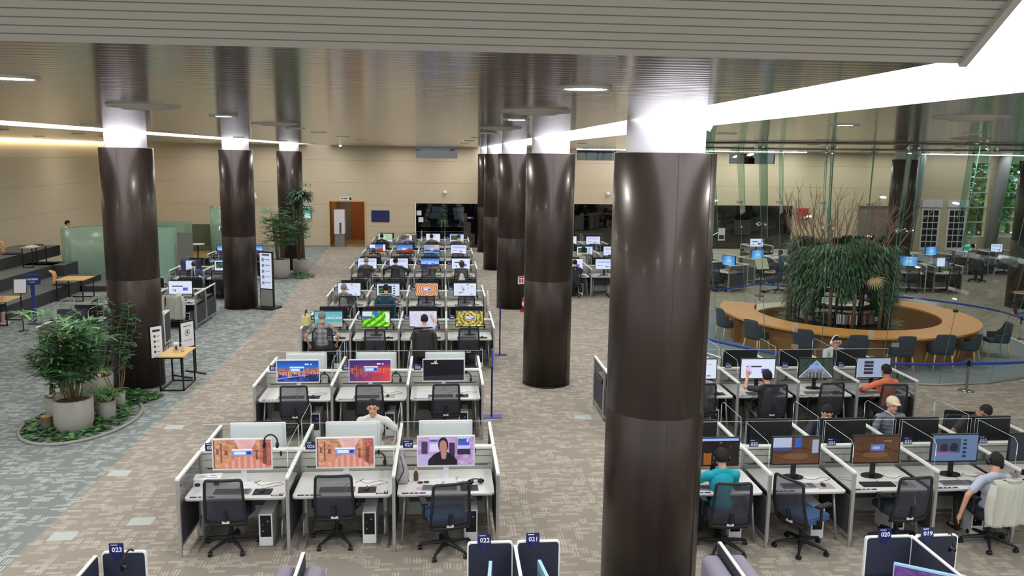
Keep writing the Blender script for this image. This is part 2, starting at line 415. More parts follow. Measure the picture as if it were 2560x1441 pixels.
def column_material():
    m = bpy.data.materials.new('bronze'); m.use_nodes = True; n = m.node_tree; b = n.nodes['Principled BSDF']; L = n.links.new
    b.inputs['Metallic'].default_value = .25; b.inputs['Roughness'].default_value = .36; b.inputs['Specular IOR Level'].default_value = .32; b.inputs['Coat Weight'].default_value = .08; b.inputs['Coat Roughness'].default_value = .14
    tc = n.nodes.new('ShaderNodeTexCoord'); mp = n.nodes.new('ShaderNodeMapping'); mp.inputs['Scale'].default_value = (1, 1, .12); L(tc.outputs['Object'], mp.inputs[0])
    nz = n.nodes.new('ShaderNodeTexNoise'); nz.inputs['Scale'].default_value = 4; nz.inputs['Detail'].default_value = 3; L(mp.outputs[0], nz.inputs['Vector'])
    r = n.nodes.new('ShaderNodeValToRGB'); r.color_ramp.elements[0].position = .3; r.color_ramp.elements[0].color = (*lin((42, 34, 30)), 1); r.color_ramp.elements[1].position = .75; r.color_ramp.elements[1].color = (*lin((60, 50, 44)), 1)
    L(nz.outputs['Fac'], r.inputs[0]); L(r.outputs[0], b.inputs['Base Color'])
    bp = n.nodes.new('ShaderNodeBump'); bp.inputs['Strength'].default_value = .06; bp.inputs['Distance'].default_value = .03; L(nz.outputs['Fac'], bp.inputs['Height']); L(bp.outputs[0], b.inputs['Normal']); MT['bronze'] = m
column_material()
# ================================================================ room shell
XL, XR, YB = -16.9, 36.0, 45.0
struct('floor', MB().box((XL-.3, -8, -.3), (XR+.3, 56, 0)), 'carpet', 'patterned carpet tiles, blue grey at left and beige elsewhere')
def rect_wall(x0, x1, z0, z1, y, th, holes):
    mb = MB(); xs = sorted({x0, x1, *[h[0] for h in holes], *[h[1] for h in holes]})
    for a, b in zip(xs[:-1], xs[1:]):
        zz = z0
        for h in sorted([h for h in holes if h[0] <= a and h[1] >= b], key=lambda h: h[2]):
            if h[2] > zz: mb.box((a, y, zz), (b, y+th, h[2]))
            zz = h[3]
        if zz < z1: mb.box((a, y, zz), (b, y+th, z1))
    return mb
HOLES = [(-6.03, -4.2, 0, 2.44), (-1.47, 1.86, 0, 2.38), (-1.46, .74, 4.78, 5.32), (7.1, 19.4, 0, 2.42), (7.2, 9.3, 4.78, 5.32), (15.6, 18.2, 4.7, 5.26), (23.2, 24.95, 0, 2.45),
         (25.25, 25.7, 1.4, 4.98), (29.65, 30.75, .75, 4.95), (31.3, 33.2, .75, 4.95)]
struct('wall_back', rect_wall(XL, XR, 0, 5.6, YB, .25, HOLES), 'wall_beige', 'beige wood-grain panelled wall at the far end')
struct('wall_left', MB().box((XL-.25, 8, 0), (XL, YB, 5.6)), 'wall_beige', 'beige panelled wall behind the carpeted steps')
struct('wall_right', MB().box((XR, 3.1, 0), (XR+.25, YB+.25, 5.6)), 'wall_grey')
cm = MB(); y0 = 3.13
for a, b in ((XL, -7.15), (-5.95, 1.88), (3.1, XR)): cm.box((a, y0, CEIL), (b, YB, CEIL+.2))
struct('ceiling', cm, 'metal_ceiling', 'glossy linear metal ceiling')
struct('ceiling_light_right', MB().box((1.88, y0, CEIL+.03), (3.1, YB-.3, CEIL+.15)), 'strip_light', 'long luminous white ceiling strip above the right columns')
struct('ceiling_light_left', MB().box((-7.15, y0, CEIL+.03), (-5.95, YB-3, CEIL+.15)), 'strip_light', 'long luminous white ceiling strip above the left columns')
# sloping slatted soffit near the balcony, white light panel beside it
k = math.tan(math.radians(35)); ca, sa = math.cos(math.radians(35)), math.sin(math.radians(35))
sl = MB(); pitch = .0405
def slope_box(m, s0, s1, d0, d1, xa, xb, mi):
    # a bar lying on the slope: along it s0..s1, thickness d0..d1 behind the visible face
    pts = [(s0, d0), (s1, d0), (s1, d1), (s0, d1)]; vs = [(xx, y0-s_*ca+d*sa, CEIL+s_*sa+d*ca) for xx in (xa, xb) for s_, d in pts]
    m.add(vs, [(0, 1, 2, 3), (7, 6, 5, 4), (0, 4, 5, 1), (1, 5, 6, 2), (2, 6, 7, 3), (3, 7, 4, 0)], mi)
for i in range(58): slope_box(sl, i*pitch, (i+1)*pitch-.0075, 0, .012, -14, 1.96, 0)
slope_box(sl, 0, 58*pitch, .012, .03, -14, 1.96, 1)
struct('ceiling_slope', sl, ['slat_metal', 'slat_gap'], 'sloping soffit of grey metal slats')
struct('trim_1', MB().cbox((1.975, y0-1.17*ca, CEIL+1.17*sa+.02), (.03, 2.36, .07), 0, rx=-math.radians(35)), 'slat_metal')
sp = MB(); L_ = 2.35
sp.add([(1.99, y0, CEIL+.01), (14, y0, CEIL+.01), (14, y0-L_*ca, CEIL+L_*sa), (1.99, y0-L_*ca, CEIL+L_*sa)], [(0, 1, 2, 3)])
struct('ceiling_slope_light', sp, 'slope_light', 'white luminous sloping ceiling panel')
struct('trim_2', MB().box((XL+.02, 20, CEIL-.02), (XL+.16, YB, CEIL-.005)), 'lamp_cove') if emim('lamp_cove', (255, 236, 200), 9) else None
struct('trim_3', MB().box((7, 43.9, CEIL-.03), (19.5, 44.02, CEIL-.005)), 'cove_line') if emim('cove_line', (250, 250, 255), 12) else None
struct('trim_4', MB().box((26, 43.9, CEIL-.03), (35, 44.02, CEIL-.005)), 'cove_line')
struct('baseboard_back', MB().box((XL+.01, YB-.03, 0), (-6.1, YB-.002, .1)).box((-4.13, YB-.03, 0), (-1.54, YB-.002, .1)).box((1.93, YB-.03, 0), (7.0, YB-.002, .1)), 'wall_grey')
# door and glass-room surrounds
struct('trim_5', MB().box((-6.09, YB-.04, 0), (-6.03, YB+.26, 2.5)).box((-4.2, YB-.04, 0), (-4.14, YB+.26, 2.5)).box((-6.03, YB-.04, 2.44), (-4.2, YB+.26, 2.5)), 'oak_light')
struct('trim_6', MB().box((-1.53, YB-.04, 0), (-1.47, YB+.26, 2.44)).box((1.86, YB-.04, 0), (1.96, YB+.26, 2.44)), 'white_paint')
# corridor behind the open doorway
struct('corridor_walls', MB().box((-6.4, YB+.26, 0), (-6.1, YB+7, 2.7)).box((-4.15, YB+.26, 0), (-3.9, YB+7, 2.7)).box((-6.4, YB+7, 0), (-3.9, YB+7.2, 2.7)), 'corridor_wall') if pm('corridor_wall', (166, 118, 72), .5, noise=.08, nscale=4) else None
struct('corridor_ceiling', MB().box((-6.4, YB+.26, 2.7), (-3.9, YB+7.2, 2.8)), 'white_paint')
struct('door_1', MB().box((-5.35, YB+4.2, 0), (-4.5, YB+4.26, 2.35)), 'door_orange', 'orange wooden door inside the far corridor')
struct('trim_7', MB().box((-5.45, YB+4.15, 0), (-5.36, YB+4.3, 2.45)).box((-4.49, YB+4.15, 0), (-4.4, YB+4.3, 2.45)).box((-5.45, YB+4.15, 2.36), (-4.4, YB+4.3, 2.45)).box((-6.1, YB+4.15, 0), (-5.46, YB+4.3, 2.7)), 'wall_grey')
struct('corridor_lamp', MB().box((-5.4, YB+1.2, 2.66), (-4.9, YB+3.4, 2.69)), 'lamp_corridor') if emim('lamp_corridor', (255, 226, 180), 2.6) else None
# rooms behind glass
for i, (a, b, d) in enumerate(((-1.6, 2.0, 4.5), (6.9, 19.6, 4.0), (23.0, 25.1, 2.0))):
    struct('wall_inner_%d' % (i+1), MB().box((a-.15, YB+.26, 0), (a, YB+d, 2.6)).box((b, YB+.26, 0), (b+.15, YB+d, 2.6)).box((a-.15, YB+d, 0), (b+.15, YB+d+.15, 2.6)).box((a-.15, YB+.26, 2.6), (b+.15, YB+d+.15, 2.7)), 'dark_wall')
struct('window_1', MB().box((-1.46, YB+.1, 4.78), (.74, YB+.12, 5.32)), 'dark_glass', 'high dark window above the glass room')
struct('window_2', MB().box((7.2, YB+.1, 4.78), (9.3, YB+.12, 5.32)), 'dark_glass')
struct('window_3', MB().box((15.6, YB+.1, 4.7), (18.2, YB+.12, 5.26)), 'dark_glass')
for i, (a, b, c, d) in enumerate(((-1.46, .74, 4.78, 5.32), (7.2, 9.3, 4.78, 5.32), (15.6, 18.2, 4.7, 5.26))):
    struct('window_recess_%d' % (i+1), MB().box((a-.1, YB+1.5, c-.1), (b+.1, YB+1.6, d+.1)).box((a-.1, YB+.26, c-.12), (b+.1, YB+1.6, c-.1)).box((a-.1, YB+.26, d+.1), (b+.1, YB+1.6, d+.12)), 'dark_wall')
gw = struct('window_4', MB().box((-1.47, YB+.08, .05), (1.86, YB+.1, 2.38)), 'dark_glass', 'frameless glass front of the small far room')
obj('door_panel', MB().box((-.72, YB+.02, .03), (-.02, YB+.05, 2.2)).box((.0, YB+.02, .03), (.7, YB+.05, 2.2)), 'clear_glass', gw)
obj('door_handle', MB().tube([(-.1, YB-.03, .9), (-.1, YB-.03, 1.5)], .015).tube([(.08, YB-.03, .9), (.08, YB-.03, 1.5)], .015), 'steel', gw)
struct('window_5', MB().box((7.1, YB+.08, .05), (19.4, YB+.1, 2.42)), 'dark_glass', 'long dark glazed front of the far right room')
struct('door_2', MB().box((23.2, YB+.1, 0), (24.95, YB+.15, 2.45)), 'concrete_dark', 'grey double door in the far wall')
for i, (a, b, c, d, nb) in enumerate(((25.25, 25.7, 1.4, 4.98, 5), (29.65, 30.75, .75, 4.95, 5), (31.3, 33.2, .75, 4.95, 5))):
    w = struct('window_%d' % (6+i), MB().box((a, YB+.12, c), (b, YB+.13, d)), 'window_glass', 'tall window with horizontal bars and trees outside')
    fr = MB()
    for j in range(nb+1): z = c+(d-c)*j/nb; fr.box((a, YB+.05, z-.03), (b, YB+.18, z+.03))
    obj('window_frame', fr, 'white_paint', w)
# grey raking facade columns between the windows
for (a, zt) in ((30.98, 5.3), (33.5, 5.3), (26.05, 5.3)):
    struct('facade_column', MB().tube([(a-.15, YB-.5, 0), (a+.25, YB-.5, zt)], .3, 20), 'concrete_dark')
struct('terrace', MB().box((24, YB+.26, -.3), (40, 70, .02)), 'concrete')
# ================================================================ round columns
def column(x, y, label):
    t = thing('column', label, 'column', (x, y, 0), 0, 'bronze clad round columns')
    R = .524; seg = 64
    obj('cladding', MB().lathe([(R-.03, .0), (R-.03, .03), (R, .03), (R, 2.33), (R-.002, 2.333), (R, 2.336), (R, 5.04), (R-.012, 5.045), (R-.09, 5.045)], seg=seg), 'bronze', t)
    obj('seam', MB().box((-.003, -R-.0015, .03), (.001, -R+.01, 5.04)).box((R*.72, -R*.70, .03), (R*.722, -R*.68, 5.04)), 'trim_dark', t)
    obj('base_ring', MB().lathe([(R-.02, 0), (R+.004, 0), (R+.004, .025), (R-.02, .025)], seg=seg), 'trim_dark', t)
    obj('neck', MB().lathe([(.405, 5.03), (.405, CEIL+.02)], seg=48), 'white_paint', t)
    return t
CL = [(2.286, 8.553, 'nearest brown bronze column, right of the aisle, cutting through the picture from ceiling to floor'),
      (2.286, 17.87, 'bronze column second from front in the right row, beside the aisle'),
      (2.286, 27.18, 'bronze column with fire extinguisher at its foot, third in the right row'),
      (2.286, 36.5, 'thin far bronze column, fourth in the right row'),
      (2.286, 43.2, 'farthest bronze column of the right row, at the glass room'),
      (-6.537, 18.0, 'bronze column at left behind the big potted palms'),
      (-6.537, 27.2, 'bronze column in the left row beside the upright notice board'),
      (-6.537, 36.45, 'farthest bronze column of the left row, wrapped in potted palms'),
      (20.2, 35.4, 'bronze column at right seen through the glass drum, near tall windows'),
      (20.1, 27.0, 'dark bronze column cut by the right edge of the picture')]
for c in CL: column(*c)
# torn white sheet hanging from the strip at the nearest column
ts = MB(); ts.add([(2.28, 7.98, 5.36), (2.62, 8.0, 5.36), (2.56, 7.97, 5.25), (2.5, 7.96, 5.27), (2.42, 7.95, 5.19), (2.37, 7.96, 5.24)], [(0, 5, 4, 3, 2, 1)]); ts.add([(v[0], v[1]-.006, v[2]) for v in ts.v], [(0, 1, 2, 3, 4, 5)])
tag(obj('hanging_sheet', ts, 'white_paint'), 'torn scrap of white sheet hanging from ceiling by nearest column', 'sheet')
# ================================================================ downlights, vents, sprinklers
dl = thing('downlight', 'x', 'ceiling light', (0, 0, CEIL))
obj('rim', MB().lathe([(.118, -.002), (.145, -.012), (.15, 0)], seg=28), 'silver', dl)
obj('diffuser', MB().lathe([(.0001, -.004), (.12, -.004)], seg=28), 'lamp_face', dl)
K_DL = Kit(dl)
DLS = [(4.3, 4.7), (6.1, 6.2), (-5.3, 9), (-5.3, 5), (-8.9, 9.2), (-8.9, 13.5), (-14.9, 22), (-2.29, 4.72), (-2.32, 9.2), (-2.3, 13.4), (-2.3, 15.9), (-2.26, 19.4), (-2.21, 23.4), (-2.2, 28.5), (-2.2, 33.5), (-2.2, 38.5), (.78, 4.65), (.76, 8.8), (.76, 14.4), (.75, 18.44), (.7, 22.6), (.68, 27.5), (.68, 33), (.68, 38.5),  # opening entries are out-of-view downlights added to brighten near floor and left wall
       (-5.3, 13.25), (-5.28, 16.6), (-5.3, 22.5), (-5.3, 28.5), (-5.3, 34.5), (-8.9, 21.46), (-8.9, 27), (-9.2, 31.5), (-9, 37.5), (-12.1, 26.44), (-12.1, 33), (-12.2, 39),
       (4.3, 8.77), (4.28, 12.5), (4.2, 17.6), (4.07, 24.63), (4.1, 31), (4.1, 38), (7.1, 10.79), (7.15, 15.41), (7, 21), (7, 28), (6.6, 34.48), (7.2, 5.4), (10.6, 11.2), (10.8, 16.4), (10.8, 27.5), (10.8, 34.5), (14.5, 14.5), (15, 24), (15, 31), (16, 38), (20, 20.5), (22.5, 32), (24.5, 38.5), (10.6, 31), (10.8, 38.5), (10, 43.5), (13, 43.5), (16.5, 43.5), (19, 43.5), (22, 43.5), (24.5, 43.5), (15, 19.5), (15, 27.5), (15.2, 34.8), (19.4, 24), (19.4, 31), (19.4, 38), (23.5, 28), (27, 35), (9.3, 20.6), (13.2, 20.6), (11.2, 24.0), (-14.9, 29), (-14.9, 38), (-12.3, 43.2), (-9, 43.4), (-5.3, 43.4), (-2.2, 43.4), (.68, 43.4), (4.1, 43), (7.2, 42.5), (11, 42), (15, 42.5), (20, 42), (28, 41), (32, 40)]  # extras inside the drum, behind it and along the back wall are added fill
LNS = [(-12.1, 'over the seating steps'), (-9, 'over the left desks'), (-5.3, 'right of the left columns'), (-2.25, 'over the left half of middle desks'), (.72, 'over the right half of middle desks'), (4.2, 'right of the right columns'), (7.1, 'over the right desks'), (10.7, 'over the glass drum left half'), (15, 'over the glass drum right side'), (20, 'left of the tall windows'), (25, 'near the tall windows'), (30, 'by the white grid doors')]
for i, (x, y) in enumerate(DLS):
    ln = min(LNS, key=lambda q: abs(q[0]-x)); od = sum(1 for a, b in DLS if min(LNS, key=lambda q: abs(q[0]-a)) is ln and (b, a) < (y, x))
    K_DL.put((x, y, CEIL), 0, 'round ceiling downlight %s, %s from the camera' % (ln[1], ('nearest', 'second', 'third', 'fourth', 'fifth', 'sixth', 'seventh', 'eighth', 'ninth', 'tenth', 'eleventh', 'twelfth', 'thirteenth', 'fourteenth', 'fifteenth', 'sixteenth', 'seventeenth', 'eighteenth', 'nineteenth', 'twentieth')[od]), 'round recessed downlights in the metal ceiling')
vt = thing('ceiling_diffuser', 'x', 'air vent', (0, 0, CEIL))
obj('ring', MB().lathe([(.3, 0), (.29, -.012), (.24, -.01), (.22, 0)], seg=36), 'slat_metal', vt)
obj('disc', MB().lathe([(.2, -.004), (.17, -.03), (.0001, -.034)], seg=36), 'slat_metal', vt)
K_V = Kit(vt)
VL = ['left of centre nearest the camera', 'right of centre nearest the camera', 'right of the bright strip nearest the camera', 'second one left of centre', 'second one right of centre', 'near the left light strip', 'beyond the left light strip', 'far left near the wall', 'beyond the bright strip, second', 'over the right block']
for i, (x, y) in enumerate(((-2.53, 7.43), (.78, 7.12), (4.44, 6.82), (-2.22, 11.37), (.78, 11.64), (-5.5, 9.6), (-8.9, 17.5), (-9.3, 24.5), (4.3, 15), (8.5, 13))):
    K_V.put((x, y, CEIL), 0, 'round grey air diffuser in ceiling, '+VL[i], 'round ceiling air diffusers')
cam_ = thing('security_camera', 'small white dome camera under the ceiling near the far wall', 'camera', (-5.2, 43.5, CEIL))
obj('base', MB().cyl((0, 0, 0), .09, -.05, 0, 20), 'white_plastic', cam_); obj('dome', MB().ell((0, 0, -.05), (.07, .07, .07)), 'black_gloss', cam_)
for x, lab in ((.09, 'white dome camera on the far wall above the glass room'), (8.94, 'white dome camera on far wall right of the columns'), (13.2, 'white dome camera on the far wall behind the glass drum')):
    c = thing('wall_camera', lab, 'camera', (x, YB, 3.0))
    obj('bracket', MB().cyl((0, -.08, 0), .1, 0, .08, 20, ax='y'), 'white_plastic', c); obj('dome', MB().ell((0, -.12, -.03), (.09, .1, .09)), 'white_plastic', c)
# far wall fittings
t = thing('restroom_sign', 'small white sign with black pictogram above the far doorway', 'sign', (-5.16, YB-.03, 2.6))
obj('plate', MB().box((-.32, -.02, -.1), (.32, 0, .1)), 'white_plastic', t); obj('pictogram', MB().box((.17, -.026, -.07), (.29, -.02, .07)), 'black_plastic', t)
obj('lettering', MB().box((-.26, -.024, -.03), (-.2, -.02, .04)).box((-.18, -.024, -.03), (-.13, -.02, .04)).box((-.09, -.024, -.03), (-.02, -.02, .04)).box((.0, -.024, -.03), (.06, -.02, .04)), 'ink', t)
t = thing('blue_board', 'plain navy blue rounded board on far wall beside the doorway', 'board', (-3.36, YB-.004, 1.68))
obj('board_panel', MB().rbox((-.48, -.03, -.31), (.48, 0, .31), .04, ax='y'), 'navy_sign', t)
t = thing('wall_screen', 'wall-mounted screen showing a green landscape, right of palm column', 'screen', (-7.22, YB, 1.85))
# ================================================================ screen pictures (emissive displays)
def canvas(w, h): 
    u, v = np.meshgrid((np.arange(w)+.5)/w, (np.arange(h)+.5)/h); return u, v, np.zeros((h, w, 3))
def setc(im, mask, c, a=1.):
    im[mask] = im[mask]*(1-a)+np.array(c)/255*a
def vnoise(u, v, s, seed=0):
    r = np.random.RandomState(seed); g = r.rand(80, 80); x = u*s; y = v*s; xi = x.astype(int) % 79; yi = y.astype(int) % 79; fx = x-np.floor(x); fy = y-np.floor(y)
    return (g[yi, xi]*(1-fx)+g[yi, xi+1]*fx)*(1-fy)+(g[yi+1, xi]*(1-fx)+g[yi+1, xi+1]*fx)*fy
def login(im, u, v, cx=.5, cy=.5, w=.34, h=.26):
    setc(im, (abs(u-cx) < w/2) & (abs(v-cy) < h/2), (120, 150, 225))
    setc(im, (abs(u-cx) < w/2) & (v > cy-h/2) & (v < cy-h/2+.05), (235, 240, 250))
    setc(im, (u > cx-w*.4) & (u < cx+w*.18) & (abs(v-cy-.02) < h*.2), (215, 228, 248))
    setc(im, (u > cx+w*.22) & (u < cx+w*.42) & (abs(v-cy-.02) < h*.2), (40, 60, 170))
def paint(kind, w, h):
    u, v, im = canvas(w, h); N = vnoise(u, v, 14, 1); N2 = vnoise(u, v, 40, 2); x = u; y = v
    def mixc(a, b, t): t = np.clip(t, 0, 1)[..., None]; return np.array(a)/255*(1-t)+np.array(b)/255*t
    if kind == 'alley':
        im[:] = mixc((206, 140, 86), (226, 176, 134), N); 
        vx = .56; d = abs(u-vx); horizon = .46
        wall = d > .1+.0*v; im[:] = np.where(wall[..., None], mixc((150, 88, 62), (236, 184, 146), N*.5+N2*.6), im)
        setc(im, (u > .62) & (vnoise(u, v, 22, 5) > .6), (178, 86, 84), .7)
        setc(im, (u > .8) & (v < .9), (150, 60, 66), .45)
        sky = (d < .2-.1*v/.35) & (v < .38); im[:] = np.where(sky[..., None], mixc((226, 188, 190), (214, 160, 150), N), im)
        road = (v > .55) & (d < .09+.75*(v-.55)); im[:] = np.where(road[..., None], mixc((206, 130, 116), (232, 178, 158), np.sin(u*60)*.5+.5*N2), im)
        for a, b, c, e in ((.05, .3, .1, .5), (.2, .36, .25, .52), (.0, .0, .03, 1), (.13, .1, .15, .8), (.86, .3, .92, .85), (.73, .35, .77, .7)): setc(im, (u > a) & (u < c) & (v > b) & (v < e), (92, 48, 44), .65)
        login(im, u, v, .5, .44, .35, .25)
    elif kind == 'city':
        im[:] = mixc((16, 66, 170), (40, 130, 220), v*2.2); 
        setc(im, v > .42, (60, 50, 90)); g = (v > .38) & (v < .62); im[:] = np.where(g[..., None], mixc((120, 50, 60), (255, 170, 90), (N2*1.5-.3)*(1-abs(v-.48)*4)), im)
        g = v > .6; im[:] = np.where(g[..., None], mixc((20, 30, 80), (60, 90, 190), N+.1), im)
        for i in range(26): cx = (i*.137) % 1; setc(im, (abs(u-cx) < .012) & (v > .55) & (v < .62+.2*((i*7) % 5)/5), (255, 190, 120), .8)
        setc(im, abs(v-.86+.25*u) < .015, (230, 170, 240), .8); setc(im, (v > .62) & (u > .75), (30, 28, 56), .6); login(im, u, v, .48, .42)
        setc(im, (v > .16) & (v < .2) & (((u > .67) & (u < .76)) | ((u > .79) & (u < .83))), (240, 245, 255))
    elif kind == 'sunset':
        im[:] = mixc((50, 40, 130), (230, 60, 60), v*1.6*(.35+u)); setc(im, (v > .38) & (v < .56) & (N2 > .55), (250, 120, 70), .8)
        g = v > .58; im[:] = np.where(g[..., None], mixc((70, 50, 130), (220, 70, 70), u*.9+N*.2), im)
        for i in range(18):
            cx = .08+i*.05; hh = .1+.22*abs(math.sin(i*2.3)) if i < 8 else .06; setc(im, (abs(u-cx) < .016) & (v > .56-hh) & (v < .56), (60, 26, 60)); setc(im, (abs(u-cx) < .006) & (v > .56-hh) & (v < .56+hh*.8), (255, 150, 80), .8)
        login(im, u, v, .52, .42); setc(im, (v > .16) & (v < .2) & (((u > .67) & (u < .76)) | ((u > .79) & (u < .83))), (240, 245, 255))
    elif kind == 'dark':
        im[:] = np.array((12, 13, 22))/255; setc(im, v > .72+.06*(1-u), (42, 42, 50)); 
        setc(im, (abs(u-.285) < .016) & (v > .05) & (v < .11), (240, 130, 70)); setc(im, (abs(u-.318) < .014) & (v > .04) & (v < .1), (120, 220, 90)); setc(im, (abs(u-.28) < .016) & (v > .11) & (v < .16), (110, 140, 250)); setc(im, (abs(u-.312) < .014) & (v > .1) & (v < .15), (250, 220, 80))
        setc(im, (u > .19) & (u < .36) & (v > .16) & (v < .21), (235, 235, 240), .85)
    elif kind == 'newsman':
        im[:] = mixc((150, 110, 170), (205, 180, 220), N); setc(im, (u > .2) & (u < .44) & (v < .55), (190, 180, 230)); setc(im, (u > .2) & (u < .42) & (v > .09) & (v < .19), (120, 110, 220)); setc(im, (u > .23) & (u < .33) & (v > .11) & (v < .16), (60, 100, 80)); setc(im, (u > .22) & (u < .4) & (v > .26) & (v < .5), (214, 206, 238))
        setc(im, (u > .7) & (u < .93) & (v < .62), (190, 200, 235)); setc(im, (u > .71) & (u < .92) & (v > .07) & (v < .3), (80, 84, 214)); setc(im, (u > .71) & (u < .86) & (v > .08) & (v < .19), (50, 110, 80)); setc(im, (u > .87) & (u < .905) & (v > .09) & (v < .19), (240, 240, 250)); setc(im, (u > .06) & (u < .17) & (v > .15) & (v < .6), (70, 52, 84))
        setc(im, (u > .56) & (u < .66) & (v > .2) & (v < .75), (60, 46, 66)); setc(im, (u > .7) & (u < .94) & (v > .42) & (v < .62), (50, 42, 66)); setc(im, (u < .2) & (v > .62), (180, 170, 215))
        setc(im, (v > .5+1.2*(u-.44)**2*4) & (abs(u-.44) < .26), (26, 24, 32)); setc(im, ((u-.45)**2/.008+(v-.28)**2/.075) < 1, (40, 26, 30)); setc(im, ((u-.45)**2/.0045+(v-.34)**2/.05) < 1, (176, 128, 118)); setc(im, (v > .55) & (v < .78) & (abs(u-.46) < .05*(1.9-v*1.5)), (180, 130, 118))
    elif kind == 'grass':
        a = np.sin((u*1.3+v*.9)*16+N*3); im[:] = mixc((40, 140, 10), (150, 230, 30), a*.5+.5); setc(im, (a > .85), (210, 250, 120), .6)
        setc(im, (u < .36) & (v < .33), (215, 222, 240)); setc(im, (u < .36) & (v > .33) & (v < .46), (70, 90, 150)); setc(im, (u > .44) & (u < .57) & (v < .4), (50, 110, 200)); setc(im, (u > .84) & (u < .97) & (v > .1) & (v < .7), (228, 232, 235))
    elif kind in ('desert', 'canyon'):
        im[:] = mixc((40, 110, 210), (120, 180, 240), v*1.6); g = v > .5+.12*np.sin(u*5+1); im[:] = np.where(g[..., None], mixc((230, 110, 30), (90, 30, 30), v*1.2-.3+N*.3), im); 
        if kind == 'desert': setc(im, (u < .36) & (v < .4), (225, 230, 240)); setc(im, (u < .36) & (v > .4) & (v < .55), (60, 90, 170)); setc(im, (u > .84) & (v < .7), (232, 234, 238)); setc(im, (v > .92), (238, 238, 240))
        else: login(im, u, v)
    elif kind == 'plane':
        im[:] = mixc((196, 170, 168), (90, 150, 220), v*1.2+.3*np.sin(u*4+v*6)); setc(im, (abs(v-.62-.1*u) < .06), (40, 50, 80)); setc(im, (u > .7) & (v < .45), (220, 190, 150), .7); login(im, u, v, .55, .55, .3, .22)
    elif kind == 'mountain':
        im[:] = mixc((30, 100, 210), (180, 210, 245), v*2.1); g = v > .48+.05*np.sin(u*9); im[:] = np.where(g[..., None], mixc((110, 120, 190), (30, 40, 90), v*1.4-.4+N*.5), im); setc(im, (v > .75+.2*(1-u)), (140, 90, 70)); login(im, u, v, .52, .45, .32, .22)
    elif kind == 'canyon2':
        r = np.sqrt((u-.62)**2+((v-.42)*.6)**2); a = np.sin(r*70+N*3+np.arctan2(v-.42, u-.62)*2); im[:] = mixc((168, 96, 56), (244, 200, 160), a*.5+.5); login(im, u, v, .5, .48, .3, .24)
    elif kind == 'gold':
        a = np.sin(r_(u, v, .45, .4)*46+N*6); im[:] = mixc((150, 110, 30), (120, 150, 60), N); setc(im, a > .45, (240, 216, 140), .85); setc(im, a < -.8, (90, 60, 20), .7); login(im, u, v, .5, .45, .32, .2)
    elif kind == 'beach':
        im[:] = mixc((86, 170, 190), (150, 200, 210), v*1.4); setc(im, v > .5, (88, 168, 176)); setc(im, (v > .38) & (v < .48) & (np.sin(u*50) > -.2), (215, 220, 215)); setc(im, v > .72, (168, 172, 170)); 
    elif kind == 'web' or kind == 'web2' or kind == 'web3':
        im[:] = np.array((216, 224, 244))/255; r = np.random.RandomState({'web': 3, 'web2': 8, 'web3': 12}[kind])
        if kind == 'web': setc(im, (v > .35) & (v < .43) & (u > .15) & (u < .6), (50, 52, 66)); setc(im, (u > .6) & (u < .82) & (v > .5) & (v < .74), (80, 70, 220)); setc(im, (u > .74) & (u < .8) & (v > .58) & (v < .7), (230, 60, 130)); setc(im, (u > .24) & (u < .3) & (v > .66) & (v < .8), (50, 50, 60)); setc(im, (u > .15) & (u < .21) & (v > .66) & (v < .7), (60, 70, 160))
        elif kind == 'web2':
            for i in range(9): a, b = r.rand(2)*.8+.08; setc(im, (abs(u-a) < .02+.04*r.rand()) & (abs(v-b) < .02+.04*r.rand()), r.randint(40, 190, 3), .8)
        else:
            setc(im, (v < .08), (180, 190, 225)); setc(im, (u > .1) & (u < .9) & (v > .2) & (v < .5) & (np.sin(v*90) > .3), (160, 175, 220)); setc(im, (u > .1) & (u < .4) & (v > .6) & (v < .66), (60, 90, 180)); setc(im, (u > .55) & (u < .75) & (v > .66) & (v < .8), (90, 120, 210), .7)
    elif kind == 'map':
        im[:] = mixc((205, 205, 232), (224, 222, 240), N); setc(im, abs(np.sin(u*22+v*3)) < .12, (170, 175, 210), .7); setc(im, abs(np.sin(v*16-u*2)) < .12, (170, 175, 215), .6); setc(im, v < .07, (235, 238, 248)); setc(im, (N2 > .8), (190, 120, 150), .5)
    elif kind == 'video':
        im[:] = np.array((206, 216, 238))/255; setc(im, (u > .08) & (u < .66) & (v > .2) & (v < .78), (30, 44, 40)); setc(im, (u > .1) & (u < .6) & (v > .3) & (v < .7) & (N > .55), (90, 130, 60)); 
        for i in range(4): setc(im, (u > .72) & (u < .8) & (v > .2+i*.18) & (v < .3+i*.18), (70, 60, 66))
        setc(im, v < .1, (60, 130, 190))
    elif kind == 'tent':
        im[:] = mixc((66, 42, 24), (98, 64, 36), N*.5+.4*v); setc(im, (abs(v-.5-.1*np.sin(u*8)) < .02), (56, 30, 14)); setc(im, ((u-.5)**2/.08+(v-.72)**2/.012) < 1, (120, 90, 62), .6)
    elif kind == 'tent_a':
        im = paint('tent', w, h); setc(im, (u < .4) & (v < .38), (170, 180, 205)); setc(im, (u < .4) & (v > .38) & (v < .5), (50, 70, 120)); setc(im, (u > .46) & (u < .6) & (v < .38), (44, 86, 170)); setc(im, (u > .84) & (u < .97) & (v > .1) & (v < .6), (150, 160, 180)); return im
    elif kind == 'tent_b':
        im = paint('tent', w, h); setc(im, (u > .38) & (u < .68) & (v > .32) & (v < .56), (84, 110, 170)); setc(im, (u > .42) & (u < .58) & (v > .4) & (v < .5), (140, 170, 220)); setc(im, (u > .66) & (u < .82) & (v > .17) & (v < .2), (220, 190, 170), .5); return im
    elif kind == 'bluevideo':
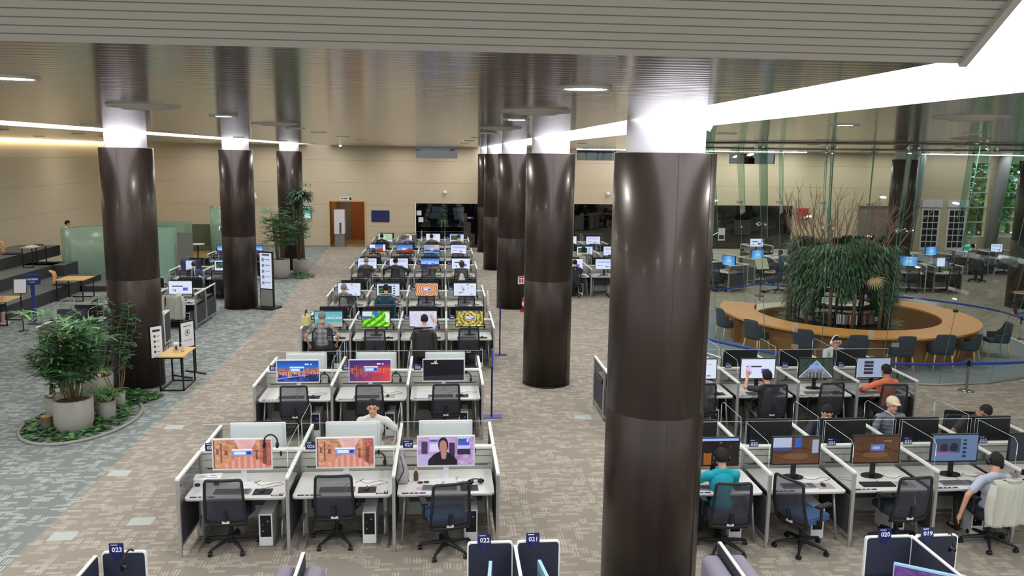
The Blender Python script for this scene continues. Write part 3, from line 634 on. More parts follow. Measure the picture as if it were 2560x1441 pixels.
        im[:] = np.array((92, 116, 152))/255; setc(im, (u > .06) & (u < .62) & (v > .14) & (v < .68), (60, 72, 96)); setc(im, (((u-.26)**2/.008+(v-.5)**2/.03) < 1) | (((u-.48)**2/.008+(v-.48)**2/.03) < 1), (30, 32, 44)); setc(im, (u > .68) & (u < .76) & (v > .18) & (v < .9) & (np.sin(v*40) > -.3), (38, 42, 56)); setc(im, (u > .06) & (u < .5) & (v > .64) & (v < .68), (150, 60, 130))
    elif kind == 'night':
        im[:] = mixc((16, 12, 12), (40, 26, 20), N); setc(im, (N2 > .93), (190, 120, 50)); setc(im, v < .1, (150, 180, 240)); setc(im, (abs(u-.35) < .08) & (v > .55), (190, 110, 50), .7)
    elif kind == 'pyramid':
        im[:] = mixc((34, 44, 40), (60, 78, 66), N); g = v > .12+1.7*abs(u-.5); im[:] = np.where(g[..., None], mixc((150, 150, 160), (90, 94, 104), N), im); setc(im, (abs(v-.12-1.7*abs(u-.5)) < .03), (200, 200, 205)); setc(im, (u > .3) & (u < .66) & (v > .33) & (v < .52), (110, 160, 235)); setc(im, (v > .72) & (abs(u-.5) < .25) & (np.sin(u*60) > .2), (60, 60, 66))
    elif kind == 'list':
        im[:] = np.array((150, 164, 190))/255
        for i in range(4): setc(im, (u > .22) & (u < .5) & (v > .14+i*.18) & (v < .28+i*.18), (40, 44, 56))
    elif kind == 'greenmap':
        im[:] = mixc((190, 205, 200), (160, 195, 150), (u > .45)*1.); setc(im, (N2 > .75), (220, 225, 220)); setc(im, (v > .8), (226, 230, 230))
    elif kind == 'film':
        im[:] = mixc((70, 58, 66), (110, 92, 96), N); setc(im, (v < .1), (220, 222, 228)); setc(im, (u > .45) & (u < .68) & (v > .2), (225, 225, 232))
    elif kind == 'blue':
        im[:] = mixc((20, 90, 200), (130, 190, 240), 1-abs(u-.5)*1.6+v*.3); setc(im, ((u-.55)**2/.03+(v-.5)**2/.02) < 1, (200, 225, 245), .6)
    elif kind == 'bluedoc':
        im[:] = np.array((30, 40, 72))/255; setc(im, (v > .08) & (u > .25) & (u < .72), (196, 206, 232)); setc(im, (v < .06), (80, 110, 200))
    elif kind == 'purple':
        im[:] = mixc((60, 30, 90), (120, 70, 160), N+.3*u); setc(im, v > .7, (40, 40, 110))
    elif kind == 'land':
        im[:] = mixc((150, 205, 200), (210, 235, 225), v); setc(im, (v > .3) & (v < .55+.1*np.sin(u*8)), (70, 150, 110)); setc(im, (v > .55) & (np.sin(u*6+v*10) > .1), (60, 170, 150)); setc(im, (v > .8), (190, 225, 215))
    elif kind == 'notice':
        im[:] = np.array((206, 212, 232))/255; setc(im, (v < .08) & (v > .03) & (u > .2) & (u < .8), (90, 90, 110))
        for i in range(5): setc(im, (v > .15+i*.16) & (v < .24+i*.16) & (u > .15) & (u < .35), (90, 100, 130), .8); setc(im, (v > .17+i*.16) & (v < .2+i*.16) & (u > .42) & (u < .85), (120, 125, 150), .8)
    else:
        im[:] = np.array((30, 32, 40))/255
    return im
def r_(u, v, a, b): return np.sqrt((u-a)**2+((v-b)*.6)**2)
pm_scr = bpy.data.materials.new('display'); pm_scr.use_nodes = True
_n = pm_scr.node_tree; _b = _n.nodes['Principled BSDF']; _a = _n.nodes.new('ShaderNodeVertexColor'); _a.layer_name = 'Col'
_n.links.new(_a.outputs[0], _b.inputs['Emission Color']); _b.inputs['Emission Strength'].default_value = .66; _b.inputs['Base Color'].default_value = (.01, .01, .012, 1); _b.inputs['Roughness'].default_value = .25
MT['display'] = pm_scr
SCR = {}
def screen_mesh(kind, w, h, nx=72):
    key = (kind, round(w, 3), round(h, 3), nx)
    if key in SCR: return SCR[key]
    ny = max(4, int(nx*h/w)); im = np.clip(paint(kind, nx+1, ny+1), 0, 1)
    li = np.where(im <= .04045, im/12.92, ((im+.055)/1.055)**2.4)
    xs = np.linspace(-w/2, w/2, nx+1); zs = np.linspace(h/2, -h/2, ny+1)
    vs = [(x, 0, z) for z in zs for x in xs]; W1 = nx+1
    fs = [(j*W1+i, (j+1)*W1+i, (j+1)*W1+i+1, j*W1+i+1) for j in range(ny) for i in range(nx)]
    me = bpy.data.meshes.new('display_'+kind); me.from_pydata(vs, [], fs)
    ca = me.color_attributes.new('Col', 'FLOAT_COLOR', 'POINT'); buf = np.ones((len(vs), 4), np.float32); buf[:, :3] = li.reshape(-1, 3); ca.data.foreach_set('color', buf.ravel())
    me.materials.append(pm_scr); me.update(); SCR[key] = me
    return me
t = bpy.data.objects[[o.name for o in bpy.data.objects if o.name.startswith('wall_screen')][0]]
obj('frame', MB().rbox((-.56, -.05, -.34), (.22, 0, .34), .02, ax='y'), 'black_plastic', t); obj('display', screen_mesh('land', .72, .62, 40), None, t, (-.17, -.055, 0))
# ================================================================ furniture kit (sitter looks toward +Y)
def leg_pts(sx, d): return [(sx, .14, 0), (sx, .14, .7)]
def make_desk(w, style, d=.84):
    t = thing('desk', 'x', 'desk')
    x = w/2-.035
    obj('tabletop', MB().prism(rrect(-x, .11, x, .11+d, .05, 5), .692, .722, 0), 'desk_white', t)
    obj('edge_band', MB().prism(rrect(-x-.002, .108, x+.002, .112+d, .052, 5), .694, .712, 0), 'desk_edge', t)
    for s in (-1, 1):
        if style == 'column':
            obj('leg', MB().cyl((s*(x-.1), .5, 0), .04, .3, .69, 16).cyl((s*(x-.1), .5, 0), .034, .06, .31, 16).tube([(s*(x-.1), .36, .06), (s*(x-.1), .3, .14), (s*(x-.1), .34, .3), (s*(x-.1), .46, .34)], .014, 8), 'silver', t)
            obj('foot', MB().rbox((s*(x-.1)-.045, .12, 0), (s*(x-.1)+.045, .86, .05), .02), 'slat_metal', t)
        else:
            obj('leg', MB().tube([(s*(x-.05), .2, 0), (s*(x-.09), .3, .69)], .018, 8).tube([(s*(x-.05), .82, 0), (s*(x-.09), .72, .69)], .018, 8).tube([(s*(x-.08), .27, .66), (s*(x-.08), .75, .66)], .015, 6), 'silver', t)
    obj('modesty_panel', MB().box((-x+.12, .86, .3), (x-.12, .872, .68)), 'grey_fabric', t)
    dlb = obj('desk_label', MB().box((-x+.06, .135, .722), (-x+.36, .175, .7235)), 'navy_sign', t)
    obj('label_icon', MB().box((-x+.14, .147, .7236), (-x+.165, .163, .7242)).box((-x+.2, .147, .7236), (-x+.225, .163, .7242)).box((-x+.26, .147, .7236), (-x+.29, .163, .7242)), 'white_ink', dlb)
    if style == 'column':
        cst = obj('corner_sticker', MB().box((x-.2, .15, .722), (x-.05, .19, .7235)).box((x-.1, .19, .722), (x-.05, .24, .7235)), 'pad_dark', t)
        obj('sticker_mark', MB().box((x-.09, .2, .7236), (x-.06, .23, .7242)).box((x-.18, .165, .7236), (x-.1, .175, .7242)), 'white_ink', cst)
    return t
def make_chair(seatm='chair_fabric', lo=False, sticker=True, arms=True):
    t = thing('office_chair', 'x', 'chair')
    def ring(w0, w1, z0, z1, n=6):
        pts = []
        for (sx, sz) in ((-1, 0), (-1, 1), (1, 1), (1, 0)): pass
        def P(u, v): # u -1..1, v 0..1
            w = w0+(w1-w0)*v; z = z0+(z1-z0)*v; y = -.24-.03*math.sin(v*PI)-.09*v+.035*u*u*(1-.4*v); return (u*w/2, y, z)
        o = []
        for i in range(8): o.append(P(-1, .06+.88*i/7))
        o.append(P(-.95, .985)); 
        for i in range(7): o.append(P(-.85+1.7*i/6, 1))
        o.append(P(.95, .985))
        for i in range(8): o.append(P(1, .94-.88*i/7))
        o.append(P(.93, .012))
        for i in range(7): o.append(P(.8-1.6*i/6, 0))
        o.append(P(-.93, .012))
        return o, P
    rg, P = ring(.5, .44, .41, 1.015)
    bf = MB().tube(rg, .019, 6, 0, closed=True)
    # wider solid lower lip of the frame
    nl = 8; vs = []; 
    for i in range(nl+1):
        u = -1+2*i/nl
        for v, off in ((-.06, 0), (.1, 0), (.1, .02), (-.06, .03)): p = P(u*.97, v); vs.append((p[0], p[1]+off, p[2]))
    fs = [(i*4+a, i*4+(a+1) % 4, (i+1)*4+(a+1) % 4, (i+1)*4+a) for i in range(nl) for a in range(4)]+[(3, 2, 1, 0), (nl*4, nl*4+1, nl*4+2, nl*4+3)]
    bf.add(vs, fs, 0, False)
    ms = MB(); n1, n2 = 6, 7
    vs = [P(-.96+1.92*i/n1, .06+.92*j/n2) for j in range(n2+1) for i in range(n1+1)]
    ms.add(vs, [(j*(n1+1)+i, j*(n1+1)+i+1, (j+1)*(n1+1)+i+1, (j+1)*(n1+1)+i) for j in range(n2) for i in range(n1)], 0, True)
    st = MB(); sx = .245
    st.prism(rrect(-sx, -.2, sx, .26, .08, 5), .445, .5).prism(rrect(-sx+.02, -.18, sx-.02, .24, .07, 5), .5, .515)
    arm = [MB().cbox((s*.29, .02, .69), (.075, .25, .03)).tube([(s*.29, -.02, .68), (s*.3, -.03, .5), (s*.23, -.02, .44)], .02, 6, sq=True) for s in (-1, 1)]
    sup = MB().tube([(0, .02, .42), (0, -.2, .42), (0, -.285, .5), (0, -.3, .62)], .03, 6, sq=True)
    gas = MB().cyl((0, 0, 0), .028, .1, .42, 12)
    base = MB()
    for k_ in range(5):
        a = 2*PI*k_/5+.3; base.tube([(0.02*math.cos(a), .02*math.sin(a), .12), (.2*math.cos(a), .2*math.sin(a), .1), (.33*math.cos(a), .33*math.sin(a), .075)], [.03, .024, .016], 6, sq=True)
    base.cyl((0, 0, 0), .045, .07, .17, 12)
    cast = []
    for k_ in range(5):
        a = 2*PI*k_/5+.3; cx, cy = .335*math.cos(a), .335*math.sin(a)
        cast.append(MB().cyl((cx, cy, .03), .03, -.026, -.006, 12, ax='x').cyl((cx, cy, .03), .03, .006, .026, 12, ax='x').box((cx-.008, cy-.012, .03), (cx+.008, cy+.012, .08)))
    if lo:
        al = MB(); mats = ['chair_black', 'mesh_fabric', seatm, 'white_plastic']
        def app(m, mi):
            k0 = len(al.v); al.v += m.v; al.f += [tuple(i+k0 for i in f) for f in m.f]; al.m += [mi]*len(m.f); al.sm += m.sm
        for m in [bf, sup, gas, base]+arm+cast: app(m, 0)
        app(ms, 1); app(st, 2)
        obj('chair_body', al, mats, t); return t
    obj('back_frame', bf, 'chair_black', t); obj('back_mesh', ms, 'mesh_fabric', t); obj('seat', st, seatm, t)
    if arms:
        for m in arm: obj('armrest', m, 'chair_black', t)
    obj('back_support', sup, 'chair_black', t); obj('gas_lift', gas, 'black_steel', t); sb_ = obj('star_base', base, 'chair_black', t)
    for m in cast: obj('caster', m, 'black_plastic', sb_)
    if sticker:
        obj('sticker', MB().box((-.045, -.262, .425), (.045, -.245, .455)), 'white_plastic', t)
    return t
def make_monitor(w, h, zc, case, oval):
    t = thing('monitor', 'x', 'monitor'); z = .722
    obj('casing', MB().rbox((-w/2, -.012, zc-h/2), (w/2, .02, zc+h/2), .008, ax='y', seg=2).rbox((-w/2+.04, .02, zc-h/2+.04), (w/2-.04, .045, zc+h/2-.03), .02, ax='y', seg=2), case, t)
    obj('display', screen_mesh('web', w-.03, h-.035), None, t, (0, -.0135, zc+.003))
    obj('stand_neck', MB().box((-.035, .03, z+.01), (.035, .05, zc)), case, t)
    if oval: obj('stand_base', MB().add([(.15*math.cos(2*PI*i/28), .05+.1*math.sin(2*PI*i/28), zz) for zz in (z, z+.014) for i in range(28)], [(i, (i+1) % 28, 28+(i+1) % 28, 28+i) for i in range(28)]+[tuple(reversed(range(28))), tuple(range(28, 56))]), 'black_gloss', t)
    else: obj('stand_base', MB().rbox((-.13, -.05, z), (.13, .14, z+.01), .01), case, t)
    return t
def make_keyboard(mat='keyboard_grey', keym='key_dark', w=.45):
    t = thing('keyboard', 'x', 'keyboard'); kc_ = obj('case', MB().rbox((-w/2, -.075, 0), (w/2, .075, .016), .01, seg=2), mat, t)
    ks = MB()
    for r in range(5):
        for c in range(15):
            if (c == 11): continue
            ks.box((-w/2+.012+c*(w-.024)/15, -.065+r*.026, .016), (-w/2+.012+(c+.85)*(w-.024)/15, -.065+(r+.85)*.026, .0205))
    obj('keys', ks, keym, kc_)['kind'] = 'stuff'
    return t
def make_mouse():
    t = thing('mouse', 'x', 'mouse'); obj('shell', MB().ell((0, 0, .012), (.031, .056, .022), seg=14, rings=8), 'mouse_dark', t); obj('wheel', MB().cbox((0, .03, .033), (.008, .02, .006)), 'steel', t)
    return t
def cable(pts, name, label, mat='pad_dark', r=.0025):
    P_ = [Vector(p) for p in pts]; out = []
    for i in range(len(P_)-1):
        a = P_[max(i-1, 0)]; b = P_[i]; c = P_[i+1]; d = P_[min(i+2, len(P_)-1)]
        for q in range(6):
            s_ = q/6; out.append(.5*((2*b)+(c-a)*s_+(2*a-5*b+4*c-d)*s_*s_+(3*b-a-3*c+d)*s_**3))
    out.append(P_[-1])
    return tag(obj(name, MB().tube(out, r, 5), mat), label, 'cable')
def make_pc(white=True):
    t = thing('computer_tower', 'x', 'computer'); c = 'white_plastic' if white else 'black_plastic'
    m = MB(); m.box((-.085, .012, .01), (.085, .44, .44)); m.box((-.085, 0, .01), (-.068, .012, .44)).box((.068, 0, .01), (.085, .012, .44)).box((-.068, 0, .37+.05), (.068, .012, .44)).box((-.068, 0, .01), (.068, .012, .13))
    obj('case', m, c, t); fp = obj('front_panel', MB().box((-.068, .004, .13), (.068, .0125, .42)), 'black_gloss', t)
    obj('power_button', MB().cyl((.025, .002, .34), .009, -.002, .004, 14, ax='y'), 'led_blue', fp); obj('port', MB().box((-.04, .001, .2), (-.025, .005, .215)), 'silver', fp); obj('port', MB().box((-.04, .001, .29), (-.03, .005, .3)), 'silver', fp)
    obj('foot', MB().box((-.08, .03, 0), (.08, .06, .012)).box((-.08, .38, 0), (.08, .41, .012)), 'black_plastic', t)
    return t
def make_headphones():
    t = thing('headphones', 'x', 'headphones'); n = 14
    # hangs in a vertical X-Z plane from z=0 (top of the band)
    obj('headband', MB().tube([(.085*math.cos(PI*i/n), 0, -.1+.1*math.sin(PI*i/n)) for i in range(n+1)], .006, 6, r2=.011), 'black_plastic', t)
    for s in (-1, 1): obj('ear_cup', MB().ell((s*.082, 0, -.14), (.024, .04, .045), seg=14, rings=8), 'black_gloss', t)
    return t
def make_spine(w):
    t = thing('desk_screen', 'x', 'partition'); x = w/2
    obj('panel', MB().box((-x+.012, -.03, .06), (x-.012, .03, 1.0)), 'cream_panel', t)
    obj('top_cap', MB().box((-x, -.045, 1.0), (x, .045, 1.03)), 'cap_white', t)
    g = MB()
    for z in (.78, .89, .975): g.box((-x+.03, -.0325, z), (x-.03, .0325, z+.006))
    obj('groove', g, 'groove', t)
    obj('end_post', MB().box((-x-.012, -.035, 0), (-x+.016, .035, 1.0)), 'silver', t)
    obj('hook', MB().rbox((x-.27, -.05, .94), (x-.245, -.03, 1.01), .008, ax='y'), 'black_plastic', t)
    obj('cable_slot', MB().box((-x+.08, -.034, .765), (x-.08, -.03, .775)), 'black_plastic', t)
    return t
def acry(t, x0, x1, z0, z1):
    obj('pane', MB().add([(x0, 0, z0), (x1, 0, z0), (x1, 0, z1), (x0, 0, z1)], [(0, 1, 2, 3)]), 'clear_acrylic', t)
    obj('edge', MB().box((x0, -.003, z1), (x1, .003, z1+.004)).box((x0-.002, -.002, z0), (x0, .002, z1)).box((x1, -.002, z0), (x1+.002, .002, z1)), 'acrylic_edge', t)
def make_shield(w):
    t = thing('acrylic_shield', 'x', 'acrylic shield'); acry(t, -w/2+.03, w/2-.03, 1.03, 1.38); return t
def make_divider(L, end=False):
    """side panel running from y=0 (aisle post) to y=L (spine)"""
    t = thing('desk_divider', 'x', 'partition')
    obj('top_rail', MB().box((-.022, 0, 1.0), (.022, L, 1.03)), 'cap_white', t)
    po = obj('post', MB().box((-.02, 0, .1), (.02, .04, 1.0)), 'silver', t); obj('post', MB().box((-.014, L-.03, .1), (.014, L, 1.0)), 'silver', t)
    obj('foot', MB().cyl((0, .02, 0), .022, .0, .1, 12), 'silver', po)
    obj('bottom_rail', MB().box((-.014, .04, .12), (.014, L, .15)), 'silver', t)
    obj('fabric_panel', MB().box((-.011, .04, .15), (.011, L-.03, .66)), 'charcoal_fabric', t)
    obj('upper_panel', MB().add([(0, .04, .66), (0, L-.03, .66), (0, L-.03, 1.0), (0, .04, 1.0)], [(0, 1, 2, 3)]), 'smoke_acrylic', t)
    return t
def make_side_shield(L):
    t = thing('acrylic_shield', 'x', 'acrylic shield')
    y0, y1, z0, z1 = .1, L-.08, 1.03, 1.4
    prof = [(y0, z0), (y1, z0), (y1, z1), (y0+.07, z1), (y0, z1-.05)]
    obj('pane', MB().add([(0, p[0], p[1]) for p in prof], [(0, 1, 2, 3, 4)]), 'clear_acrylic', t)
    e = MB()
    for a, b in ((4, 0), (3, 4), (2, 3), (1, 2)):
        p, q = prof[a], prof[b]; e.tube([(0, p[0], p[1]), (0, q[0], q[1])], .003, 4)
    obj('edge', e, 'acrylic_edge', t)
    obj('edge_glint', MB().box((-.005, y0-.005, z0+.16), (.005, y0, z1-.06)), 'white_plastic', t)  # white strip painted in for the bright reflection on the upper front edge
    return t
DIG = {}
def make_sign(num):
    t = thing('number_sign', 'x', 'sign')
    pt_ = obj('plate', MB().rbox((-.068, -.004, 0), (.068, 0, .11), .004, ax='y', seg=1), 'navy_sign', t)
    obj('caption', MB().box((-.05, -.0055, .089), (.012, -.004, .096)), 'white_ink', pt_)
    if num.isdigit():
        if num not in DIG: DIG[num] = text_mesh(num, .066, 'white_ink', True)
        obj('numeral', DIG[num], None, pt_, (.006, -.006, .042))
    else: obj('numeral', MB().box((-.03, -.006, .025), (.045, -.004, .055)), 'white_ink', pt_)
    return t
# ================================================================ people
def cloth_mat(name, a, b=None, mode=None, sc=20):
    m = pm(name, a, .85, noise=.06, nscale=25)
    if b is not None:
        n = m.node_tree; bs = n.nodes['Principled BSDF']; tc = n.nodes.new('ShaderNodeTexCoord'); sx = n.nodes.new('ShaderNodeSeparateXYZ'); n.links.new(tc.outputs['Object'], sx.inputs[0])
        f = mathn(n, 'LESS_THAN', mathn(n, 'FRACT', mathn(n, 'MULTIPLY', sx.outputs[2], sc)), .42)
        if mode == 'check':
            f2 = mathn(n, 'LESS_THAN', mathn(n, 'FRACT', mathn(n, 'MULTIPLY', sx.outputs[0], sc*.8)), .42); f = mathn(n, 'MULTIPLY', mathn(n, 'ADD', f, f2), .5)
        q = n.nodes.new('ShaderNodeMixRGB'); n.links.new(f, q.inputs[0]); q.inputs[1].default_value = (*lin(a), 1); q.inputs[2].default_value = (*lin(b), 1); n.links.new(q.outputs[0], bs.inputs['Base Color'])
    return name
for nm, c in dict(cl_white=(224, 222, 220), cl_teal=(20, 160, 178), cl_navy=(34, 42, 66), cl_grey=(118, 116, 118), cl_dark=(54, 52, 54), cl_olive=(88, 88, 78), cl_orange=(226, 122, 88), cl_lilac=(170, 158, 180),
                  cl_mint=(206, 220, 220), cl_blue=(70, 84, 112), cl_pale=(186, 194, 214), cl_black=(30, 30, 34), cl_denim=(60, 74, 100), cl_beige=(190, 190, 178), cl_tealdark=(30, 72, 92), shoe_white=(220, 220, 220), shoe_black=(34, 32, 32), cl_brown=(150, 110, 92)).items(): cloth_mat(nm, c)
cloth_mat('cl_check', (150, 150, 150), (96, 96, 100), 'check', 9); cloth_mat('cl_stripe', (40, 60, 74), (196, 204, 206), 's', 26); cloth_mat('cl_greystripe', (138, 142, 154), (104, 108, 122), 's', 16)
cloth_mat('cap_cream', (214, 200, 172)); 
def blob(name, mb, vox, mats, smooth=4, post=None):
    me = mb.mesh('tmp', mats); o = bpy.data.objects.new('tmp', me); COL.objects.link(o)
    r = o.modifiers.new('r', 'REMESH'); r.mode = 'VOXEL'; r.voxel_size = vox; r.use_smooth_shade = True
    s = o.modifiers.new('s', 'SMOOTH'); s.factor = .5; s.iterations = smooth
    dg = bpy.context.evaluated_depsgraph_get(); out = bpy.data.meshes.new_from_object(o.evaluated_get(dg)); bpy.data.objects.remove(o)
    out.name = name; out.materials.clear()
    for m in (mats if isinstance(mats, (list, tuple)) else [mats]): out.materials.append(MT[m])
    for p in out.polygons: p.use_smooth = True
    if post: post(out)
    return out
def elbow(S_, W_, pole, l1=.285, l2=.265):
    S_, W_ = Vector(S_), Vector(W_); d = W_-S_; L = d.length
    if L > (l1+l2)*.995: W_ = S_+d*((l1+l2)*.995/L); d = W_-S_; L = d.length
    t = d/L; a = (l1*l1-l2*l2+L*L)/(2*L); h = math.sqrt(max(0, l1*l1-a*a)); p = Vector(pole); p = (p-t*p.dot(t)).normalized()
    return S_+t*a+p*h, W_
def hand(mb, W_, d, side, up=Vector((0, 0, 1)), curl=.5, fine=True, sc=1.):
    d = Vector(d).normalized(); lat = d.cross(up).normalized(); nrm = lat.cross(d).normalized()
    mb.cone(W_, .024, W_+d*.07*sc, .03); mb.ell(W_+d*.05*sc, (.036, .046, .018), R=Matrix((lat, d, nrm)).transposed())
    for i, (off, ln) in enumerate(((-.03, .062), (-.01, .074), (.01, .07), (.029, .055))):
        b = W_+d*.085*sc+lat*off*side; m_ = b+d*ln*.5-nrm*ln*curl*.25; e = m_+d*ln*.38-nrm*ln*curl*.5
        mb.cone(b, .0095, m_, .009, seg=8); mb.cone(m_, .009, e, .0075, seg=8)
    b = W_+d*.03-lat*.03*side; m_ = b+d*.03-lat*.025*side-nrm*.01; mb.cone(b, .013, m_, .011, seg=8); mb.cone(m_, .011, m_+d*.03-lat*.004*side, .009, seg=8)
def person(label, loc, rz, shirt='cl_white', trousers='cl_dark', hair='hair_black', style='short', skin='skin', lean=.05, side=0., pitch=.15, yaw=0., roll=0., LW=(-.17, .36, .77), RW=(.17, .36, .77), polL=(-.6, -.3, -.8), polR=(.6, -.3, -.8),
           sleeve='short', shorts=False, vox=.011, hip=(0, -.05, .55), legs=True, knees=None, shoes='shoe_black', mask=False, cap=None, glasses=False, zs=1., handfwd=None, group=None, headfwd=.03):
    t = thing('person', label, 'person', loc, rz, group)
    H0 = Vector(hip); N = Vector((side, H0.y-.03+lean, H0.z+.53*zs-lean*.35)); SL = N+Vector((-.185, -.0, -.06)); SR = N+Vector((.185, 0, -.06)); C = H0.lerp(N, .62)
    R = Matrix.Rotation(yaw, 3, 'Z') @ Matrix.Rotation(-pitch, 3, 'X') @ Matrix.Rotation(roll, 3, 'Y')
    HC = N+Vector((0, headfwd, .05))+R@Vector((0, .01, .105)); near = vox < .009
    EL, WL = elbow(SL, LW, polL); ER, WR = elbow(SR, RW, polR)
    b = MB()
    def hp(v): return HC+R@Vector(v)
    b.ell(hp((0, -.008, .02)), (.078, .098, .095), R=R); b.ell(hp((0, .018, -.045)), (.058, .072, .075), R=R); b.cone(hp((0, -.02, -.04)), .052, N+Vector((0, -.01, -.02)), .06)
    b.cone(hp((0, .088, -.005)), .011, hp((0, .108, -.032)), .015, seg=8)
    for s in (-1, 1): b.ell(hp((s*.08, -.008, -.012)), (.012, .02, .032), R=R)
    if near:
        b.ell(hp((0, .083, .018)), (.05, .014, .01), R=R); b.ell(hp((0, .086, -.062)), (.024, .012, .007), R=R); b.ell(hp((0, .086, -.074)), (.02, .011, .007), R=R); b.ell(hp((0, .068, -.1)), (.026, .02, .02), R=R)
    b.cone(N+Vector((0, -.01, 0)), .06, H0+Vector((0, 0, .05)), .12); b.cone(SL, .05, SR, .05)
    kn = knees or ((-.13, .40, .5), (.13, .40, .5)); legp = []
    for s, K in zip((-1, 1), kn):
        hj = H0+Vector((s*.09, .02, -.03)); K = Vector(K)+Vector((H0.x, 0, 0)); A = K+Vector((0, -.03, -.41)); 
        if A.z < .09: A.z = .09
        legp.append((hj, K, A)); 
        if legs: b.cone(hj, .075, K, .052); b.cone(K, .05, A, .034); b.cone(A, .034, A+Vector((0, .12, -.05)), .03)
    for S_, E_, W_ in ((SL, EL, WL), (SR, ER, WR)): b.cone(S_, .047, E_, .038); b.cone(E_, .038, W_, .026)
    for W_, E_, s in ((WL, EL, -1), (WR, ER, 1)):
        d = (W_-E_).normalized()
        if handfwd: d = (d+Vector(handfwd)).normalized()
        hand(b, W_, d, s)
    hairm = hair
    def post(me):
        Ri = R.transposed()
        for p in me.polygons:
            q = Ri@(Vector(p.center)-HC)
            if q.y > .05 and abs(q.x) < .075 and abs(q.z) < .12:
                if ((abs(q.x)-.031)/.0145)**2+((q.z-.001)/.0065)**2 < 1: p.material_index = 1
                elif ((abs(q.x)-.033)/.021)**2+((q.z-.023)/.005)**2 < 1: p.material_index = 3
                elif (q.x/.026)**2+((q.z+.068)/.009)**2 < 1: p.material_index = 2
    body = obj('body', blob('body', b, vox, [skin, 'eye', 'lip', hairm], 3, post), None, t)
    # shirt
    s_ = MB(); s_.ell(C+Vector((0, .01, .02)), (.165, .115, .17)); s_.ell(H0+Vector((0, 0, .07)), (.155, .125, .12)); s_.cone(H0+Vector((0, 0, .05)), .13, C, .13); s_.cone(SL, .062, SR, .062); s_.cone(SL+Vector((.04, 0, .012)), .05, N+Vector((0, -.012, -.005)), .064); s_.cone(SR-Vector((.04, 0, -.012)), .05, N+Vector((0, -.012, -.005)), .064)
    for S_, E_, W_ in ((SL, EL, WL), (SR, ER, WR)):
        if sleeve == 'long': s_.cone(S_, .062, E_, .052); s_.cone(E_, .052, W_, .037)
        else: s_.cone(S_, .063, S_.lerp(E_, .62), .057)
    sh = obj('shirt', blob('shirt', s_, vox, [shirt], 4), None, t)
    if legs:
        tr = MB(); tr.ell(H0+Vector((0, 0, -.01)), (.165, .14, .1))
        for hj, K, A in legp:
            tr.cone(hj, .09, K, .068); 
            if not shorts: tr.cone(K, .066, A+Vector((0, 0, .02)), .05)
            else: tr.cone(K, .066, K.lerp(A, .15), .066)
        obj('trousers', blob('trousers', tr, max(vox, .012), [trousers], 3), None, t)
        for hj, K, A in legp: 
            sm = MB(); sm.cone(A+Vector((0, -.02, -.045)), .04, A+Vector((0, .15, -.058)), .032); obj('shoe', blob('shoe', sm, .012, [shoes], 2), None, t)
    # hair shell
    if style != 'bald':
        hm = MB(); hm.ell((0, 0, 0), (1, 1, 1), seg=36, rings=26); vs = []
        for v in hm.v:
            x, y, z = v; face = y > (.22 if style != 'bob' else .34) and z < .5-(.3*abs(x))+.1*math.sin(x*9)
            low = z < (-.66 if style == 'short' else -.95) or (style == 'short' and y > -.1 and z < -.3); side_ = style == 'short' and abs(x) > .6 and z < -.15 and y > -.12
            k_ = .88 if (face or low or side_) else 1.
            rx, ry, rz_ = (.087, .107, .112) if style == 'short' else (.1, .115, .118)
            wob = 1+.012*math.sin(x*23+y*17)*math.cos(z*19); vs.append(hp((x*rx*k_*wob, (y*ry-.012)*k_*wob, (z*rz_*k_+.022)*wob)))
        hm.v = [tuple(v) for v in vs]
        if style == 'bob': hm.cone(hp((0, -.045, -.02)), .08, hp((0, -.035, -.11)), .066)
        obj('hair', blob('hair', hm, max(.006, vox*.7), [hair], 2), None, t)
    if cap:
        cm_ = MB(); cm_.ell(hp((0, -.008, .05)), (.094, .114, .088), R=R); cm_.ell(hp((0, .1, .045)), (.07, .075, .012), R=R); obj('cap', blob('cap', cm_, .008, [cap], 2), None, t)
    if mask:
        mk = MB(); mk.ell(hp((0, .062, -.055)), (.055, .05, .045), R=R); obj('face_mask', blob('face_mask', mk, .007, ['cl_white'], 2), None, t)
    if glasses:
        g = MB()
        for s in (-1, 1):
            g.tube([hp((s*.033+.026*math.cos(a), .106, .0+.019*math.sin(a))) for a in [2*PI*i/14 for i in range(14)]], .0028, 5, closed=True); g.tube([hp((s*.06, .1, .004)), hp((s*.084, 0, .0))], .0025, 5)
        g.tube([hp((-.008, .108, .004)), hp((.008, .108, .004))], .0028, 5); obj('glasses', g, 'black_gloss', t)
    t_ = (HC, R)
    return t, t_, (WL, WR)
def worn_headphones(label, loc, rz, HC, R, mat='black_plastic', cup='black_gloss'):
    t = thing('headphones', label, 'headphones', loc, rz)
    def hp(v): return HC+R@Vector(v)
    obj('headband', MB().tube([hp((.1*math.cos(PI*i/14), -.01, -.01+.145*math.sin(PI*i/14))) for i in range(15)], .008, 6, r2=.013), mat, t)
    for s in (-1, 1): obj('ear_cup', MB().ell(hp((s*.1, -.008, -.02)), (.025, .04, .046), R=R), cup, t)
    return t
